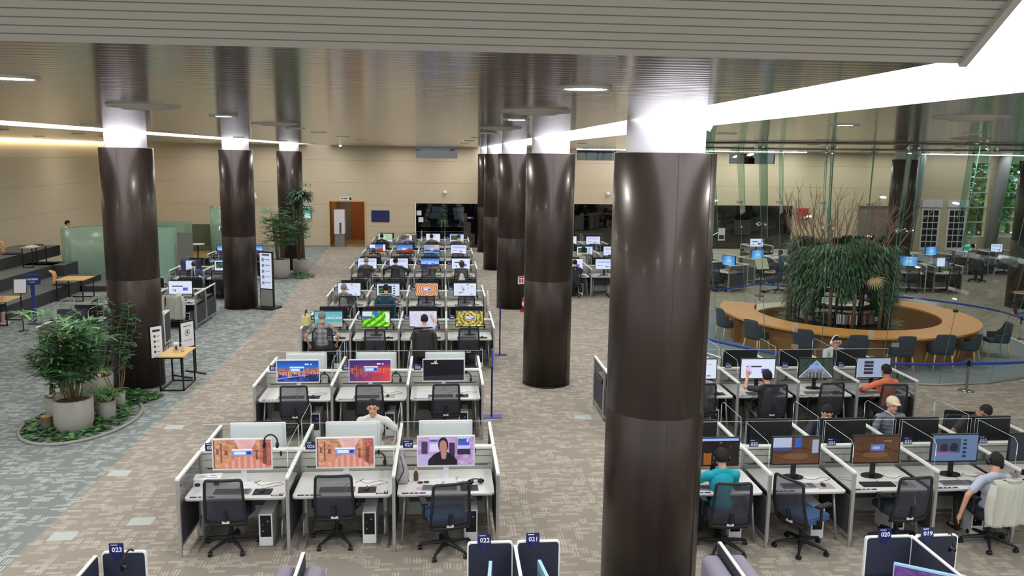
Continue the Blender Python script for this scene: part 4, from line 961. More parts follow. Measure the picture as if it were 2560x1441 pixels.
def jacket_on_chair(label, loc, rz, mat, w=.5, z0=.42, sleeves=True):
    t = thing('jacket', label, 'jacket', loc, rz)
    m = MB(); n, k_ = 22, 16; vs = []
    for j in range(k_+1):
        v = j/k_
        for i in range(n+1):
            u = -1+2*i/n; z = 1.02-(1.02-z0)*v; fold = .014*math.sin(u*9+v*3)*v+.008*math.sin(u*23+1)
            y = -.365+.06*(u*u)+.05*v*(1 if v < .5 else 1)-.02+fold
            if v < .1: y = -.30-.09*(v/.1)
            vs.append((u*w/2*(.9+.16*v), y, z+(.02 if v == 0 else 0)))
    m.add(vs, [(j*(n+1)+i, (j+1)*(n+1)+i, (j+1)*(n+1)+i+1, j*(n+1)+i+1) for j in range(k_) for i in range(n)], 0, True)
    o = obj('drape', m, mat, t); s = o.modifiers.new('thick', 'SOLIDIFY'); s.thickness = .012; s.offset = -1
    if sleeves:
        for sx in (-1, 1):
            sm = MB(); sm.tube([(sx*w*.47, -.33, .98), (sx*w*.53, -.34, .85), (sx*w*.55, -.33, .65), (sx*w*.53, -.34, z0+.06)], [.045, .06, .056, .05], 12, r2=.04); obj('sleeve', blob('sleeve', sm, .012, [mat], 2), None, t)
        c = MB(); c.tube([(-.1, -.30, 1.03), (-.06, -.37, 1.035), (.06, -.37, 1.035), (.1, -.30, 1.03)], .022, 8); obj('collar', c, mat, t)
    return t
# ================================================================ workstation blocks
ORD = ['first', 'second', 'third', 'fourth', 'fifth', 'sixth', 'seventh']
def colname(i, n):
    if n == 1: return 'the only'
    if n == 2: return ['left', 'right'][i]
    if n == 3: return ['left', 'middle', 'right'][i]
    return (['leftmost', 'second', 'third', 'fourth'][:n-1]+['rightmost'])[i]
K_CH = Kit(make_chair()); K_CHB = Kit(make_chair('chair_blue')); K_CHN = Kit(make_chair(sticker=False)); K_LO = Kit(make_chair(lo=True)); K_FAR = Kit(make_chair('grey_fabric', sticker=False, arms=False))
K_MW = Kit(make_monitor(.76, .42, 1.13, 'white_plastic', False)); K_MB = Kit(make_monitor(.675, .40, 1.125, 'black_plastic', True))
K_MWL = Kit(make_monitor(.76, .42, 1.035, 'white_plastic', False)); K_MBL = Kit(make_monitor(.675, .40, 1.06, 'black_plastic', True)); K_KB = Kit(make_keyboard()); K_KD = Kit(make_keyboard('black_plastic', 'pad_dark')); K_MO = Kit(make_mouse()); K_PC = Kit(make_pc()); K_HP = Kit(make_headphones())
pd = obj('mouse_pad', MB().rbox((-.115, -.1, 0), (.115, .1, .003), .008), 'pad_dark'); tag(pd, 'x', 'mouse pad'); K_PD = Kit(pd)
pl = obj('mouse_pad', MB().rbox((-.115, -.1, 0), (.115, .1, .003), .008), 'pad_light'); tag(pl, 'x', 'mouse pad'); K_PL = Kit(pl)
KIT_W = {}
def kw(kind, w):
    k_ = (kind, round(w, 2))
    if k_ not in KIT_W:
        KIT_W[k_] = Kit({'deskC': lambda: make_desk(w, 'column'), 'desk': lambda: make_desk(w, 'tube'), 'spine': lambda: make_spine(w), 'shield': lambda: make_shield(w)}[kind]())
    return KIT_W[k_]
K_DIV = Kit(make_divider(1.0)); K_SSH = Kit(make_side_shield(1.0))
DZ = .722
def block(bname, ri, nrow, xs, yf, near, far, style='desk', white=False, numbers=None, nospine=(), hp_sit=True, clutter=True, farchairs=True, near_chairs=None, shields=True):
    """near / far: one entry per seat: dict or None (seat not built)"""
    n = len(xs)-1; row = ORD[ri] if nrow > 1 else 'only'; where = '%s %s row' % (bname, row); ys = yf+1.03; yr = yf+2.06
    G = lambda s: s+' of '+where
    for i in range(n):
        w = xs[i+1]-xs[i]; xc = (xs[i]+xs[i+1])/2; cn = colname(i, n)
        if not ((near and near[i]) or (far and far[i])): continue
        kw('spine', w).put((xc, ys, 0), 0, 'cream slotted desk screen, %s seat, %s' % (cn, where), G('desk screens'))
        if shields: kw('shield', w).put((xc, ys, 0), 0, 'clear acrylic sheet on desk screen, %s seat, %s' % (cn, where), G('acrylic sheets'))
        if numbers and numbers[i]:
            s = make_sign(numbers[i]); s.location = (xs[i]+.14, ys-.05, 1.03); lab = 'navy sign %s, %s seat, %s' % (numbers[i] if numbers[i].isdigit() else 'with tiny numeral', cn, where); tag(s, lab, 'sign', 'navy number signs')
        for sd, seats in (('near', near), ('far', far)):
            d = seats[i] if seats else None
            if d is None: continue
            nearf = sd == 'near'; yy = yf if nearf else yr; rz = 0 if nearf else PI; sg = 1 if nearf else -1
            side = 'camera side' if nearf else 'far side'; q = '%s seat, %s, %s' % (cn, side, where)
            st = 'deskC' if (style == 'mixed' and i < 2 and nearf) else 'desk'
            kw(st, w).put((xc, yy, 0), rz, 'white desk, '+q, G('white desks'))
            mw = K_MW if d.get('white', white) else K_MB; kind = d.get('scr', 'off'); W_, H_ = (.76, .42) if mw is K_MW else (.675, .40)
            res = 110 if yf < 16 else 60 if yf < 25 else 36
            sw = {'display': screen_mesh(kind, W_-.03, H_-.035, res if kind != 'off' else 4)}
            if not nearf: mw = K_MWL if mw is K_MW else K_MBL
            mx = d.get('mx', 0)
            sdesc = {'alley': 'showing an old stone alley', 'newsman': 'showing a person in black', 'city': 'showing a night city', 'sunset': 'showing a red sunset skyline', 'dark': 'with black screen and logo', 'grass': 'showing green grass', 'gold': 'showing golden swirls', 'beach': 'showing a pale blue beach', 'map': 'showing a pale map', 'canyon2': 'showing orange sandstone waves',
                     'desert': 'showing an orange desert', 'canyon': 'showing red canyon under blue sky', 'mountain': 'showing a purple mountain', 'plane': 'showing a snowy wing view', 'tent_a': 'showing brown tent and open windows', 'tent_b': 'showing brown tent and login box', 'bluevideo': 'showing a dim blue video page', 'night': 'showing a dark night scene', 'pyramid': 'showing a glass pyramid', 'list': 'showing a grey picture list', 'bluedoc': 'showing a page on dark blue', 'blue': 'showing a light blue desktop'}.get(kind, 'showing a pale web page' if kind != 'off' else 'turned away from camera')
            mw.put((xc+mx*sg, yy+.56*sg, 0), rz+d.get('mr', 0), '%s monitor %s, %s' % ('white' if mw in (K_MW, K_MWL) else 'black', sdesc, q), G('monitors'), sw)
            if d.get('chair', True):
                kc = {'blue': K_CHB, 'n': K_CHN, 'far': K_FAR}.get(d.get('kc'), K_CH)
                if not nearf: kc = K_FAR
                if yf > 27: kc = K_LO
                cx, cy, cr = d.get('c', (random.uniform(-.06, .03), .33+random.uniform(-.05, .05), random.uniform(-.1, .1)))
                if nearf or farchairs: kc.put((xc+cx*sg, yy+cy*sg, 0), rz+cr, '%s chair at %s' % ('black mesh-back office' if nearf else 'grey-backed office', q), G('office chairs'))
            if nearf and clutter and d.get('kb', True):
                kk = K_KD if d.get('kb') == 'dark' else K_KB; ky = .28 if yf > 12 else .3
                kk.put((xc-.08+d.get('kx', 0), yf+ky, DZ), random.uniform(-.03, .03), 'flat grey keyboard, '+q if kk is K_KB else 'black keyboard, '+q, G('keyboards'))
                kp = K_PL if d.get('pad') == 'light' else K_PD
                kp.put((xc+.3, yf+.29, DZ), random.uniform(-.05, .05), '%s mouse pad, %s' % ('pale' if kp is K_PL else 'dark', q), G('mouse pads'))
                K_MO.put((xc+.29, yf+.3, DZ+.003), random.uniform(-.2, .2), 'small black mouse, '+q, G('mice'))
            if nearf and clutter:
                K_PC.put((xs[i+1]-.33, yf+.25, 0), 0, 'white computer tower under desk, '+q, G('computer towers'))
            if nearf and clutter and d.get('hp', True):
                if d.get('hpsit'): pass
                K_HP.put((xs[i+1]-.2572, ys-.068, .975), 0, 'black headphones hung on hook, '+q, G('hung headphones'))
    for i in range(n+1):
        on_n = near and ((i < n and near[i]) or (i > 0 and near[i-1])); on_f = far and ((i < n and far[i]) or (i > 0 and far[i-1]))
        ends = 'left end of' if i == 0 else 'right end of' if i == n else 'after %s seat in' % colname(i-1, n)
        if on_n: K_DIV.put((xs[i], yf, 0), 0, 'grey desk divider, %s %s, camera side' % (ends, where), G('desk dividers'))
        if on_f: K_DIV.put((xs[i], yr, 0), PI, 'grey desk divider, %s %s, far side' % (ends, where), G('desk dividers'))
        if shields and 0 < i < n:
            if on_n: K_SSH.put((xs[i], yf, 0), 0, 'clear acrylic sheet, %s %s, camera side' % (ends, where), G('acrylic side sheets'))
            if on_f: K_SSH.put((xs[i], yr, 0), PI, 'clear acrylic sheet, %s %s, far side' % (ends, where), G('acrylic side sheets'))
X3 = [-3.25, -1.93, -.62, .69]; X4 = [-3.25, -2.14, -1.03, .07, 1.18]; XB = [3.05, 4.17, 5.29, 6.41, 7.53, 8.65]; F = lambda **k_: dict(k_, ok=1)
MBK = 'middle block'; RBK = 'right block'; LBK = 'left block'; CBK = 'far right block'
block(MBK, 0, 7, X3, 9.97, [F(scr='alley', c=(-.11, .28, 0.02), hp=False), F(scr='alley', c=(-.1, .36, .02)), F(scr='newsman', kc='blue', c=(.0, .02, .2), hp=False)], [F(white=1, chair=1, c=(.0, .15, .1)), F(white=1), F(white=1, c=(-.1, .2, 0))], style='mixed', white=True, numbers=['025', '026', '027'])
block(MBK, 1, 7, X3, 14.15, [F(scr='city'), F(scr='sunset', pad='light', mx=-.04), F(scr='dark', mx=-.03)], [F(white=1), F(white=1), F(white=1)], white=True, numbers=['031', '032', '033'])
block(MBK, 2, 7, X4, 18.95, [F(scr='beach'), F(scr='grass', c=(.02, .2, 0)), F(scr='map'), F(scr='gold')], [F(), F(), F(), F()], numbers=['088', '087', '086', '085'])
block(MBK, 3, 7, X4, 23.3, [F(scr='web2'), F(scr='video'), F(scr='canyon2'), F(scr='web2')], [F(), F(), F(), F()], numbers=['100', '099', '098', '097'])
block(MBK, 4, 7, X4, 29.1, [F(scr='web3'), F(scr='web3'), F(scr='mountain'), F(scr='web')], [F(), F(), F(), F()], numbers=['117', '116', '115', '114'])
block(MBK, 5, 7, X4, 33.7, [F(scr='desert'), F(scr='canyon'), F(scr='plane'), F(scr='web3')], [F(), F(), F(), F()], numbers=['120', 'x', 'x', 'x'])
block(MBK, 6, 7, X4, 38.4, [F(scr='greenmap'), F(scr='film'), F(scr='web2'), F(scr='video')], [F(), F(), F(), F()], numbers=['x', 'x', 'x', 'x'])
block(RBK, 0, 2, XB, 9.8, [F(scr='night', c=(0, .05, -.05), kb=True), F(scr='tent_a', kc='blue', c=(-.1, .0, -1.1), pad='light', kx=.03), F(scr='tent_b', c=(.13, .12, .07), kb='dark', pad='light'), F(scr='bluevideo', c=(.2, -.02, .12), kc='n', pad='light'), F(scr='off', chair=False)],
      [F(), F(), F(), F(c=(-.0, .1, 0)), F(c=(0, .1, -.3))], numbers=[None, '030', '031', '032', '033'])
block(RBK, 1, 2, XB, 14.1, [F(scr='web'), F(scr='web2', c=(-.1, .25, 0)), F(scr='web', c=(.05, .15, 0)), F(scr='pyramid', c=(.0, .22, .1)), F(scr='list', c=(.05, .1, -.1))], [F(), F(), F(), F(c=(-.1, .3, .5)), F()], numbers=[None, None, '059', '060', '061'])
block(LBK, 0, 4, [-10.2, -9.15, -8.05, -6.95], 19.2, [None, F(scr='off'), F(scr='off')], [None, F(), F()])
block(LBK, 1, 4, [-10.2, -9.17, -8.06, -6.95], 23.65, [None, F(scr='web2'), F(scr='web')], [None, F(), F()], numbers=[None, None, '076'])
block(LBK, 2, 4, [-9.17, -8.06, -6.95], 28.5, [F(scr='bluedoc'), F(scr='video')], [F(), F()], numbers=['x', None])
block(LBK, 3, 4, [-9.17, -8.06, -6.95], 33.1, [F(scr='mountain'), F(scr='mountain')], None, numbers=['x', None])
block(CBK, 0, 3, [4.17, 5.28, 6.4], 29.1, [F(scr='web', c=(-.1, .1, 0)), F(scr='web3', c=(.35, .1, .9))], [F(), F()])
block(CBK, 1, 3, [4.17, 5.28, 6.4, 7.5], 33.35, [None, F(scr='video'), F(scr='web3')], [None, F(), F()])
block(CBK, 2, 3, [5.28, 6.4, 7.5], 37.6, [F(scr='web2'), F(scr='web3')], None)
# ================================================================ near booths at the bottom edge
def booth_panel(x0, x1, y, num, label, z1=1.15):
    t = thing('booth_screen', label, 'partition', ((x0+x1)/2, y, 0)); w = (x1-x0)/2
    obj('frame', MB().rbox((-w, -.018, .02), (w, .018, z1), .035, ax='y'), 'cap_white', t)
    obj('fabric', MB().rbox((-w+.014, -.022, .04), (w-.014, .022, z1-.014), .03, ax='y'), 'navy_panel', t)
    if num:
        s = make_sign(num); s.location = ((x0+x1)/2+(-.06 if num != '019' else -.12), y-.026, z1-.015); tag(s, 'navy sign %s on booth screen, %s' % (num, {'023': 'bottom left corner', '022': 'bottom centre left', '021': 'bottom centre right', '020': 'bottom right, left one', '019': 'bottom right, right one'}[num]), 'sign', 'navy number signs')
        obj('clip', MB().box((-.035, -.003, -.05), (.035, .001, .0)), 'navy_sign', s)
    return t
booth_panel(-3.3, -2.88, 7.85, '023', 'navy white-rimmed booth screen at the bottom edge, at the left corner')
booth_panel(.24, .70, 7.86, '022', 'navy white-rimmed booth screen at the bottom edge, left one of the centre pair')
booth_panel(.74, 1.18, 7.86, '021', 'navy white-rimmed booth screen at the bottom edge, right one of the centre pair')
booth_panel(4.36, 4.86, 7.77, '020', 'navy white-rimmed booth screen at the bottom edge, left one of the right pair')
booth_panel(4.9, 5.36, 7.77, '019', 'navy white-rimmed booth screen at the bottom edge, right one of the right pair')
def booth_side(x, ya, yb, label, z1=1.13, col='navy_panel'):
    t = thing('booth_side_screen', label, 'partition', (x, ya, 0)); L = yb-ya
    obj('frame', MB().rbox((-.016, 0, .02), (.016, L, z1), .02, ax='x'), 'cap_white', t)
    obj('fabric', MB().rbox((-.02, .014, .04), (.02, L-.014, z1-.014), .02, ax='x'), col, t)
for x, l in ((-3.345, 'navy side screen running toward camera at the bottom left corner'), (.72, 'navy side screen between the two bottom centre booth screens'), (4.88, 'navy side screen between the two bottom right booth screens')): booth_side(x, 5.6, 7.83, l)
for i, (x, l) in enumerate(((-1.36, 'white-edged grey side screen between lilac seat backs, bottom left of centre'), (2.8, 'white-edged grey side screen between lilac seat backs, bottom right of centre'))):
    booth_side(x, 5.6, 7.75, l, 1.15, 'charcoal_fabric')
    for s, sd in ((-1, 'left'), (1, 'right')):
        t = thing('booth_sofa', 'lilac padded booth seat back %s of the white-edged screen at bottom %s' % (sd, 'left of centre' if i == 0 else 'right of centre'), 'seat', (x+s*.13, 6.72, 0))
        m = MB(); m.prism(rrect(-.1, .3, .1, 1.08, .08, 6), -.9, .86, ax='y'); obj('back_cushion', m, 'lilac_fabric', t)
        obj('seat_cushion', MB().rbox((-.1+s*.35, -.9, .3), (.1+s*.35, .86, .46), .05, ax='y'), 'lilac_fabric', t); obj('plinth', MB().box((-.1+s*.2, -.9, 0), (.1+s*.2, .78, .3)), 'black_plastic', t)
def edge_monitor(x, y, rz, z, label, kind='purple'):
    t = thing('monitor', label, 'monitor', (x, y, 0), rz); t['group'] = 'booth monitors at the bottom edge'
    obj('casing', MB().rbox((-.36, -.012, z-.41), (.36, .02, z), .008, ax='y', seg=2), 'blue_white', t); obj('display', screen_mesh(kind, .7, .37, 60), None, t, (0, -.0135, z-.205))
    obj('stand_neck', MB().box((-.03, .02, .725), (.03, .04, z-.1)), 'white_plastic', t); obj('stand_base', MB().rbox((-.12, -.06, .722), (.12, .12, .73), .01), 'white_plastic', t)
pm('blue_white', (150, 196, 224), .35)
edge_monitor(.42, 7.2, -PI/2-.1, 1.1, 'white monitor seen edge-on, left of the bottom centre divider'); edge_monitor(.98, 7.2, PI/2+.12, 1.1, 'white monitor seen edge-on, right of the bottom centre divider')
edge_monitor(4.66, 7.02, -.55, 1.15, 'white monitor with a purple picture below the 020 sign'); edge_monitor(-3.02, 7.2, -.6, 1.02, 'white monitor corner below the 023 sign')
for x, w, l in ((-3.0, .6, 'white booth desk at the bottom edge, at bottom left corner'), (.72-.3, .56, 'white booth desk at the bottom edge, bottom centre left'), (1.0, .5, 'white booth desk at the bottom edge, bottom centre right'), (4.55, .62, 'white booth desk at the bottom edge, bottom right, left one'), (5.2, .5, 'white booth desk at the bottom edge, bottom right, right one')):
    t = thing('booth_desk', l, 'desk', (x, 7.1, 0)); obj('tabletop', MB().rbox((-w/2, -.7, .695), (w/2, .62, .722), .03), 'desk_white', t)
    for sx in (-1, 1):
        for sy in (-.6, .5): obj('leg', MB().cyl((sx*(w/2-.05), sy, 0), .02, 0, .695, 10), 'silver', t)
for x, y, l in ((-3.02, 7.82, 'black headphones hanging on the bottom left booth screen'), (5.24, 7.74, 'black headphones hanging on the bottom right booth screen')):
    K_HP.put((x, y-.04, 1.19), 1.3, l); 
# ================================================================ things on and around the front row desks
t = thing('book_scanner', 'white box-shaped device with two black speakers on the left front desk', 'device', (-3.03, 10.5, DZ), .1)
obj('body', MB().rbox((-.17, -.09, .0), (.17, .12, .12), .03, ax='z'), 'white_plastic', t)
obj('top_slot', MB().box((-.09, .02, .12), (-.01, .035, .122)).box((.02, .02, .12), (.1, .035, .122)).box((-.12, -.03, .12), (.12, -.02, .122)), 'pad_dark', t)
for s in (-1, 1): obj('speaker', MB().rbox((s*.115-.035, -.094, .03), (s*.115+.035, -.088, .075), .02, ax='y'), 'black_plastic', t)
t = thing('bottle', 'clear brown-patterned bottle on the right front desk', 'bottle', (-.36, 10.55, DZ)); obj('glass', MB().lathe([(.001, 0), (.03, .0), (.032, .02), (.032, .09), (.018, .125), (.018, .14)], seg=16), 'bottle_brown', t) if pm('bottle_brown', (96, 66, 54), .25, noise=.4, nscale=60) else None
obj('cap', MB().cyl((0, 0, 0), .02, .14, .16, 14), 'stone', t)
t = thing('tote_bag', 'grey and pink drawstring bag hanging at the side panel of the right front desk', 'bag', (-.53, 10.45, .73))
m = MB(); m.lathe([(.001, 0), (.09, .01), (.11, .08), (.085, .2), (.045, .32), (.025, .4), (.035, .44)], seg=14); m.v = [(v[0]*.8, v[1]*.6+.0*v[2], v[2]) for v in m.v]; obj('bag_body', m, 'bag_grey', t) if pm('bag_grey', (178, 166, 170), .6, noise=.25, nscale=18) else None
obj('strap', MB().tube([(.02, 0, .4), (.05, .02, .2), (.08, -.01, .02)], .006, 6).tube([(-.03, -.03, .38), (.02, -.07, .2), (-.05, -.06, .05)], .006, 6), 'black_plastic', t)
t = thing('headphones', 'black headphones lying on the right front desk', 'headphones', (.42, 10.4, DZ+.03), .2)
obj('headband', MB().tube([(.09*math.cos(PI*i/12), .09*math.sin(PI*i/12), 0) for i in range(13)], .008, 6), 'black_plastic', t)
for s in (-1, 1): obj('ear_cup', MB().ell((s*.07, -.02, .01), (.045, .04, .032)), 'black_gloss', t)
t = thing('paper_scrap', 'crumpled white tissue beside the headphones on right front desk', 'tissue', (.22, 10.48, DZ)); m = MB(); m.ell((0, 0, .012), (.05, .03, .014), seg=9, rings=5); obj('paper', m, 'paper', t)
t = thing('folded_glasses', 'dark folded glasses left of the keyboard on right front desk', 'glasses', (-.26, 10.44, DZ)); obj('frame', MB().ell((-.04, 0, .015), (.04, .018, .014), seg=10, rings=6).ell((.04, .015, .015), (.04, .018, .014), seg=10, rings=6), 'black_plastic', t)
tag(obj('coaster', MB().cyl((-.3, 10.27, DZ), .055, 0, .003, 24), 'pink_round'), 'pale pink round mat on the right front desk', 'coaster') if pm('pink_round', (206, 178, 172), .7) else None
K_HP.put((-2.22, 10.495, 1.40), .0, 'black headphones hung over the top corner of the left front monitor')
for i, (x, yf) in enumerate(((-2.5, 9.97), (-1.15, 9.97), (.1, 9.97), (-2.5, 14.15), (-1.15, 14.15), (.2, 14.15), (4.8, 9.8), (5.95, 9.8), (7.1, 9.8), (5.95, 14.1), (7.1, 14.1), (8.2, 14.1))):
    w = ['left front desk of the middle block', 'middle front desk of the middle block', 'right front desk of the middle block', 'left desk of the second middle-block row', 'middle desk of the second middle-block row', 'right desk of the second middle-block row', 'desk right of the nearest column', 'third desk of the right block front row', 'fourth desk of the right block front row', 'desk of the person raising a phone', 'desk with the glass pyramid screen', 'desk of the person in orange'][i]
    r = random.Random(i)
    cable([(x+.05, yf+.62, DZ+.005), (x+.15, yf+.5, DZ+.004), (x+.3+.05*r.random(), yf+.58, DZ+.004), (x+.42, yf+.48+.05*r.random(), DZ+.004), (x+.24, yf+.42, DZ+.004), (x+.2, yf+.36, DZ+.012)], 'mouse_cable', 'thin dark cable curling on the '+w)
    cable([(x-.12, yf+.38, DZ+.006), (x-.1, yf+.5, DZ+.004), (x+.02, yf+.55, DZ+.004), (x+.1, yf+.66, DZ+.006)], 'keyboard_cable', 'thin keyboard cable running back on the '+w)
# floor tiles (pale access hatches)
tl = obj('floor_hatch', MB().box((-.16, -.12, 0), (.16, .12, .003)), 'hatch') if pm('hatch', (176, 184, 178), .6) else None
tag(tl, 'x', 'floor hatch'); K_T = Kit(tl)
for x, y, l in ((-4.95, 10.65, 'pale floor hatch nearest the 023 sign'), (-4.1, 11.05, 'pale floor hatch nearest the left front desk'), (-5.05, 12.84, 'pale floor hatch between the potted palms and front desks'), (-4.9, 15.06, 'pale floor hatch right of the palm bed'), (2.7, 15.35, 'pale floor hatch in the aisle left of the nearest column')): K_T.put((x, y, 0), 0, l, 'pale floor hatches')
# blue stanchions beside the middle block
def stand_post(x, y, h, label, fl=.2):
    t = thing('sign_post', label, 'post', (x, y, 0)); obj('base_plate', MB().rbox((-fl, -.11, 0), (fl, .11, .012), .01), 'belt_base', t) if 'belt_base' in MT or pm('belt_base', (58, 66, 150), .4) else None
    obj('pole', MB().cyl((0, 0, 0), .018, .012, h, 12), 'post_navy', t); obj('plate', MB().box((-.018, -.02, h-.28), (.018, .02, h+.06)), 'post_navy' if fl < .19 else 'belt_base', t)
stand_post(.93, 15.45, 1.28, 'navy sign post with blue base plate beside the second middle-block row'); stand_post(1.42, 20.45, 1.28, 'thin navy post with blue base plate beside the third middle-block row', .17)
# white bag / coat hanging at the end of the fourth row
t = thing('white_bag', 'white bag hanging on the right end panel of the fourth middle-block row', 'bag', (1.28, 23.85, .45)); m = MB(); m.lathe([(.001, 0), (.07, .02), (.1, .2), (.08, .5), (.04, .66)], seg=12); m.v = [(v[0]*.5, v[1], v[2]) for v in m.v]; obj('bag_body', m, 'cl_white', t)
t = thing('shopping_bag', 'yellow and white bag with black handles on left panel of third middle-block row', 'bag', (-3.19, 19.35, 1.03)); obj('bag_body', MB().prism(rrect(-.09, -.16, .09, .16, .04), .0, .2).ell((0, 0, .2), (.08, .14, .06)), 'bag_yellow', t) if pm('bag_yellow', (206, 196, 130), .7, noise=.3, nscale=12) else None
obj('handle', MB().tube([(0, -.12, .2), (0, -.1, .34), (0, .1, .34), (0, .12, .2)], .012, 6), 'black_plastic', t)
# fire extinguisher at the third right column
t = thing('fire_extinguisher', 'red fire extinguisher on the floor at the foot of a bronze column', 'fire extinguisher', (2.62, 26.35, 0))
obj('cylinder', MB().lathe([(.001, .05), (.09, .05), (.09, .38), (.06, .46), (.025, .48), (.025, .5)], seg=20), 'red_paint', t); obj('base_tray', MB().rbox((-.14, -.12, 0), (.14, .12, .05), .02), 'red_paint', t); obj('label', MB().cyl((0, 0, 0), .0915, .2, .33, 20), 'paper', t); obj('hose', MB().tube([(.03, 0, .5), (.13, -.02, .46), (.12, -.02, .15)], .012, 6), 'yellow_paint', t); obj('valve', MB().box((-.04, -.012, .5), (.05, .012, .56)), 'black_plastic', t)
t = thing('extinguisher_notice', 'small white and red notice on the bronze column above fire extinguisher', 'sign', (2.53, 26.72, .98), .5); obj('plate', MB().box((-.13, -.004, -.13), (.13, .0, .13)), 'paper', t); obj('red_mark', MB().box((-.11, -.006, .07), (.11, -.004, .12)).box((-.08, -.006, -.09), (-.02, -.004, .04)).box((.02, -.006, -.09), (.08, -.004, .04)), 'red_paint', t)
# upright notice board beside the second left column
t = thing('notice_kiosk', 'tall black-framed upright notice board on base plate beside left bronze column', 'notice board', (-5.65, 27.0, 0), -.35)
obj('base_plate', MB().rbox((-.34, -.3, .01), (.34, .3, .06), .02), 'trim_dark', t); obj('frame', MB().rbox((-.24, -.05, .06), (.24, .03, 1.86), .01, ax='y', seg=2), 'trim_dark', t); obj('notice_sheet', screen_mesh('notice', .42, 1.15, 30), None, t, (0, -.054, 1.23)); obj('lower_panel', MB().box((-.21, -.053, .08), (.21, -.05, .62)), 'slat_metal', t)
t = thing('wall_thermostat', 'small white round device on the side of left bronze column', 'device', (-7.06, 27.1, 2.55)); obj('housing', MB().cyl((0, 0, 0), .09, -.05, 0, 16, ax='x'), 'white_plastic', t)
# sanitizer table near the first left column
t = thing('side_table', 'small oak-topped black steel table beside the nearest left column', 'table', (-5.68, 17.85, 0))
obj('tabletop', MB().box((-.27, -.44, .73), (.27, .44, .755)), 'oak_light', t)
for sx in (-.25, .22):
    for sy in (-.42, .38): obj('leg', MB().box((sx, sy, 0), (sx+.03, sy+.03, .73)), 'black_steel', t)
obj('floor_rail', MB().box((-.25, -.42, 0), (.25, -.39, .03)).box((-.25, .38, 0), (.25, .41, .03)).box((-.25, -.42, 0), (-.22, .41, .03)).box((.22, -.42, 0), (.25, .41, .03)).box((-.25, -.42, .7), (.25, -.39, .73)), 'black_steel', t)
t = thing('wipes_tub', 'white tub with dark label on the small oak-topped table', 'tub', (-5.72, 17.95, .755)); obj('tub', MB().lathe([(.001, 0), (.055, 0), (.062, .15), (.066, .16), (.066, .175), (.001, .175)], seg=20), 'white_plastic', t); obj('label', MB().box((.0, -.064, .03), (.04, -.055, .12)), 'ink', t)
t = thing('sanitizer_bottle', 'clear pump bottle beside the white tub', 'bottle', (-5.56, 17.85, .755)); obj('bottle_body', MB().lathe([(.001, 0), (.035, 0), (.037, .1), (.015, .13), (.015, .15)], seg=14), 'clear_acrylic_solid', t) if pm('clear_acrylic_solid', (214, 196, 186), .2, alpha=.7) else None
obj('pump', MB().cyl((0, 0, 0), .012, .15, .19, 10).box((-.03, -.008, .18), (.01, .008, .192)), 'white_plastic', t)
t = thing('poster_stand', 'black frame stand holding a white poster with round icon by the side table', 'poster stand', (-5.72, 18.75, 0), PI/2-.5)
obj('frame', MB().box((-.22, -.015, 0), (-.19, .015, 1.25)).box((.19, -.015, 0), (.22, .015, 1.25)).box((-.22, -.015, 1.22), (.22, .015, 1.25)).box((-.22, -.3, 0), (-.19, .3, .03)).box((.19, -.3, 0), (.22, .3, .03)).box((-.22, -.015, .62), (.22, .015, .65)), 'black_steel', t); obj('poster', MB().box((-.19, -.006, .65), (.19, .006, 1.22)), 'paper', t)
obj('icon', MB().tube([(.07*math.cos(2*PI*i/20), -.009, .98+.07*math.sin(2*PI*i/20)) for i in range(20)], .006, 4, closed=True).box((-.12, -.008, 1.12), (.12, -.006, 1.135)).box((-.12, -.008, .8), (.12, -.006, .81)).box((-.02, -.009, .95), (.02, -.006, 1.02)), 'ink', t)
t = thing('column_poster', 'white poster with small pictograms fixed on nearest left column', 'poster', (-6.05, 17.72, 1.0), .78); obj('sheet', MB().box((-.12, -.02, -.33), (.12, -.01, .33)), 'paper', t)
m = MB().box((-.08, -.022, .22), (.08, -.02, .27))
for i in range(4): m.box((-.06, -.022, .1-i*.11), (-.02, -.02, .15-i*.11)).box((0, -.022, .12-i*.11), (.07, -.02, .13-i*.11))
obj('pictogram', m, 'ink', t)
t = thing('flip_board', 'grey board with white frame standing behind the nearest left column', 'board', (-6.75, 20.6, 0), PI/2+.1); obj('frame', MB().box((-.3, -.012, .35), (.3, .012, 1.1)), 'cap_white', t); obj('fabric', MB().box((-.27, -.016, .38), (.27, .016, 1.07)), 'charcoal_fabric', t); obj('leg', MB().box((-.29, -.01, 0), (-.27, .01, .36)), 'silver', t); obj('leg', MB().box((.27, -.01, 0), (.29, .01, .36)), 'silver', t)
# ================================================================ water dispenser in the doorway, far wall papers
t = thing('water_dispenser', 'tall white water dispenser standing in the far doorway', 'water dispenser', (-5.55, 45.35, 0)); obj('base_cabinet', MB().box((-.25, -.25, 0), (.25, .25, .7)), 'concrete_dark', t); obj('body', MB().rbox((-.28, -.28, .7), (.28, .25, 2.0), .03, ax='y'), 'white_paint', t); obj('tap_recess', MB().box((.0, -.29, .72), (.1, -.28, 1.3)), 'door_brown', t)
for i in range(5): tag(obj('floor_marker', MB().cbox((-5.05+.1*i, 45.6+.75*i, .004), (.55, .3, .006)), 'mat_orange'), 'orange rectangular marker on the corridor floor, '+['nearest the doorway', 'second from doorway', 'third from doorway', 'fourth from doorway', 'farthest from doorway'][i], 'floor marker', 'orange floor markers in the corridor')
for x, z, l in ((-1.32, 1.86, 'white notice sheet on the glass room front, upper one'), (-1.22, 1.5, 'white notice sheet on the glass room front, lower one')): tag(obj('notice_sheet', MB().box((x-.12, YB+.07, z-.13), (x+.14, YB+.078, z+.13)), 'paper'), l, 'notice')
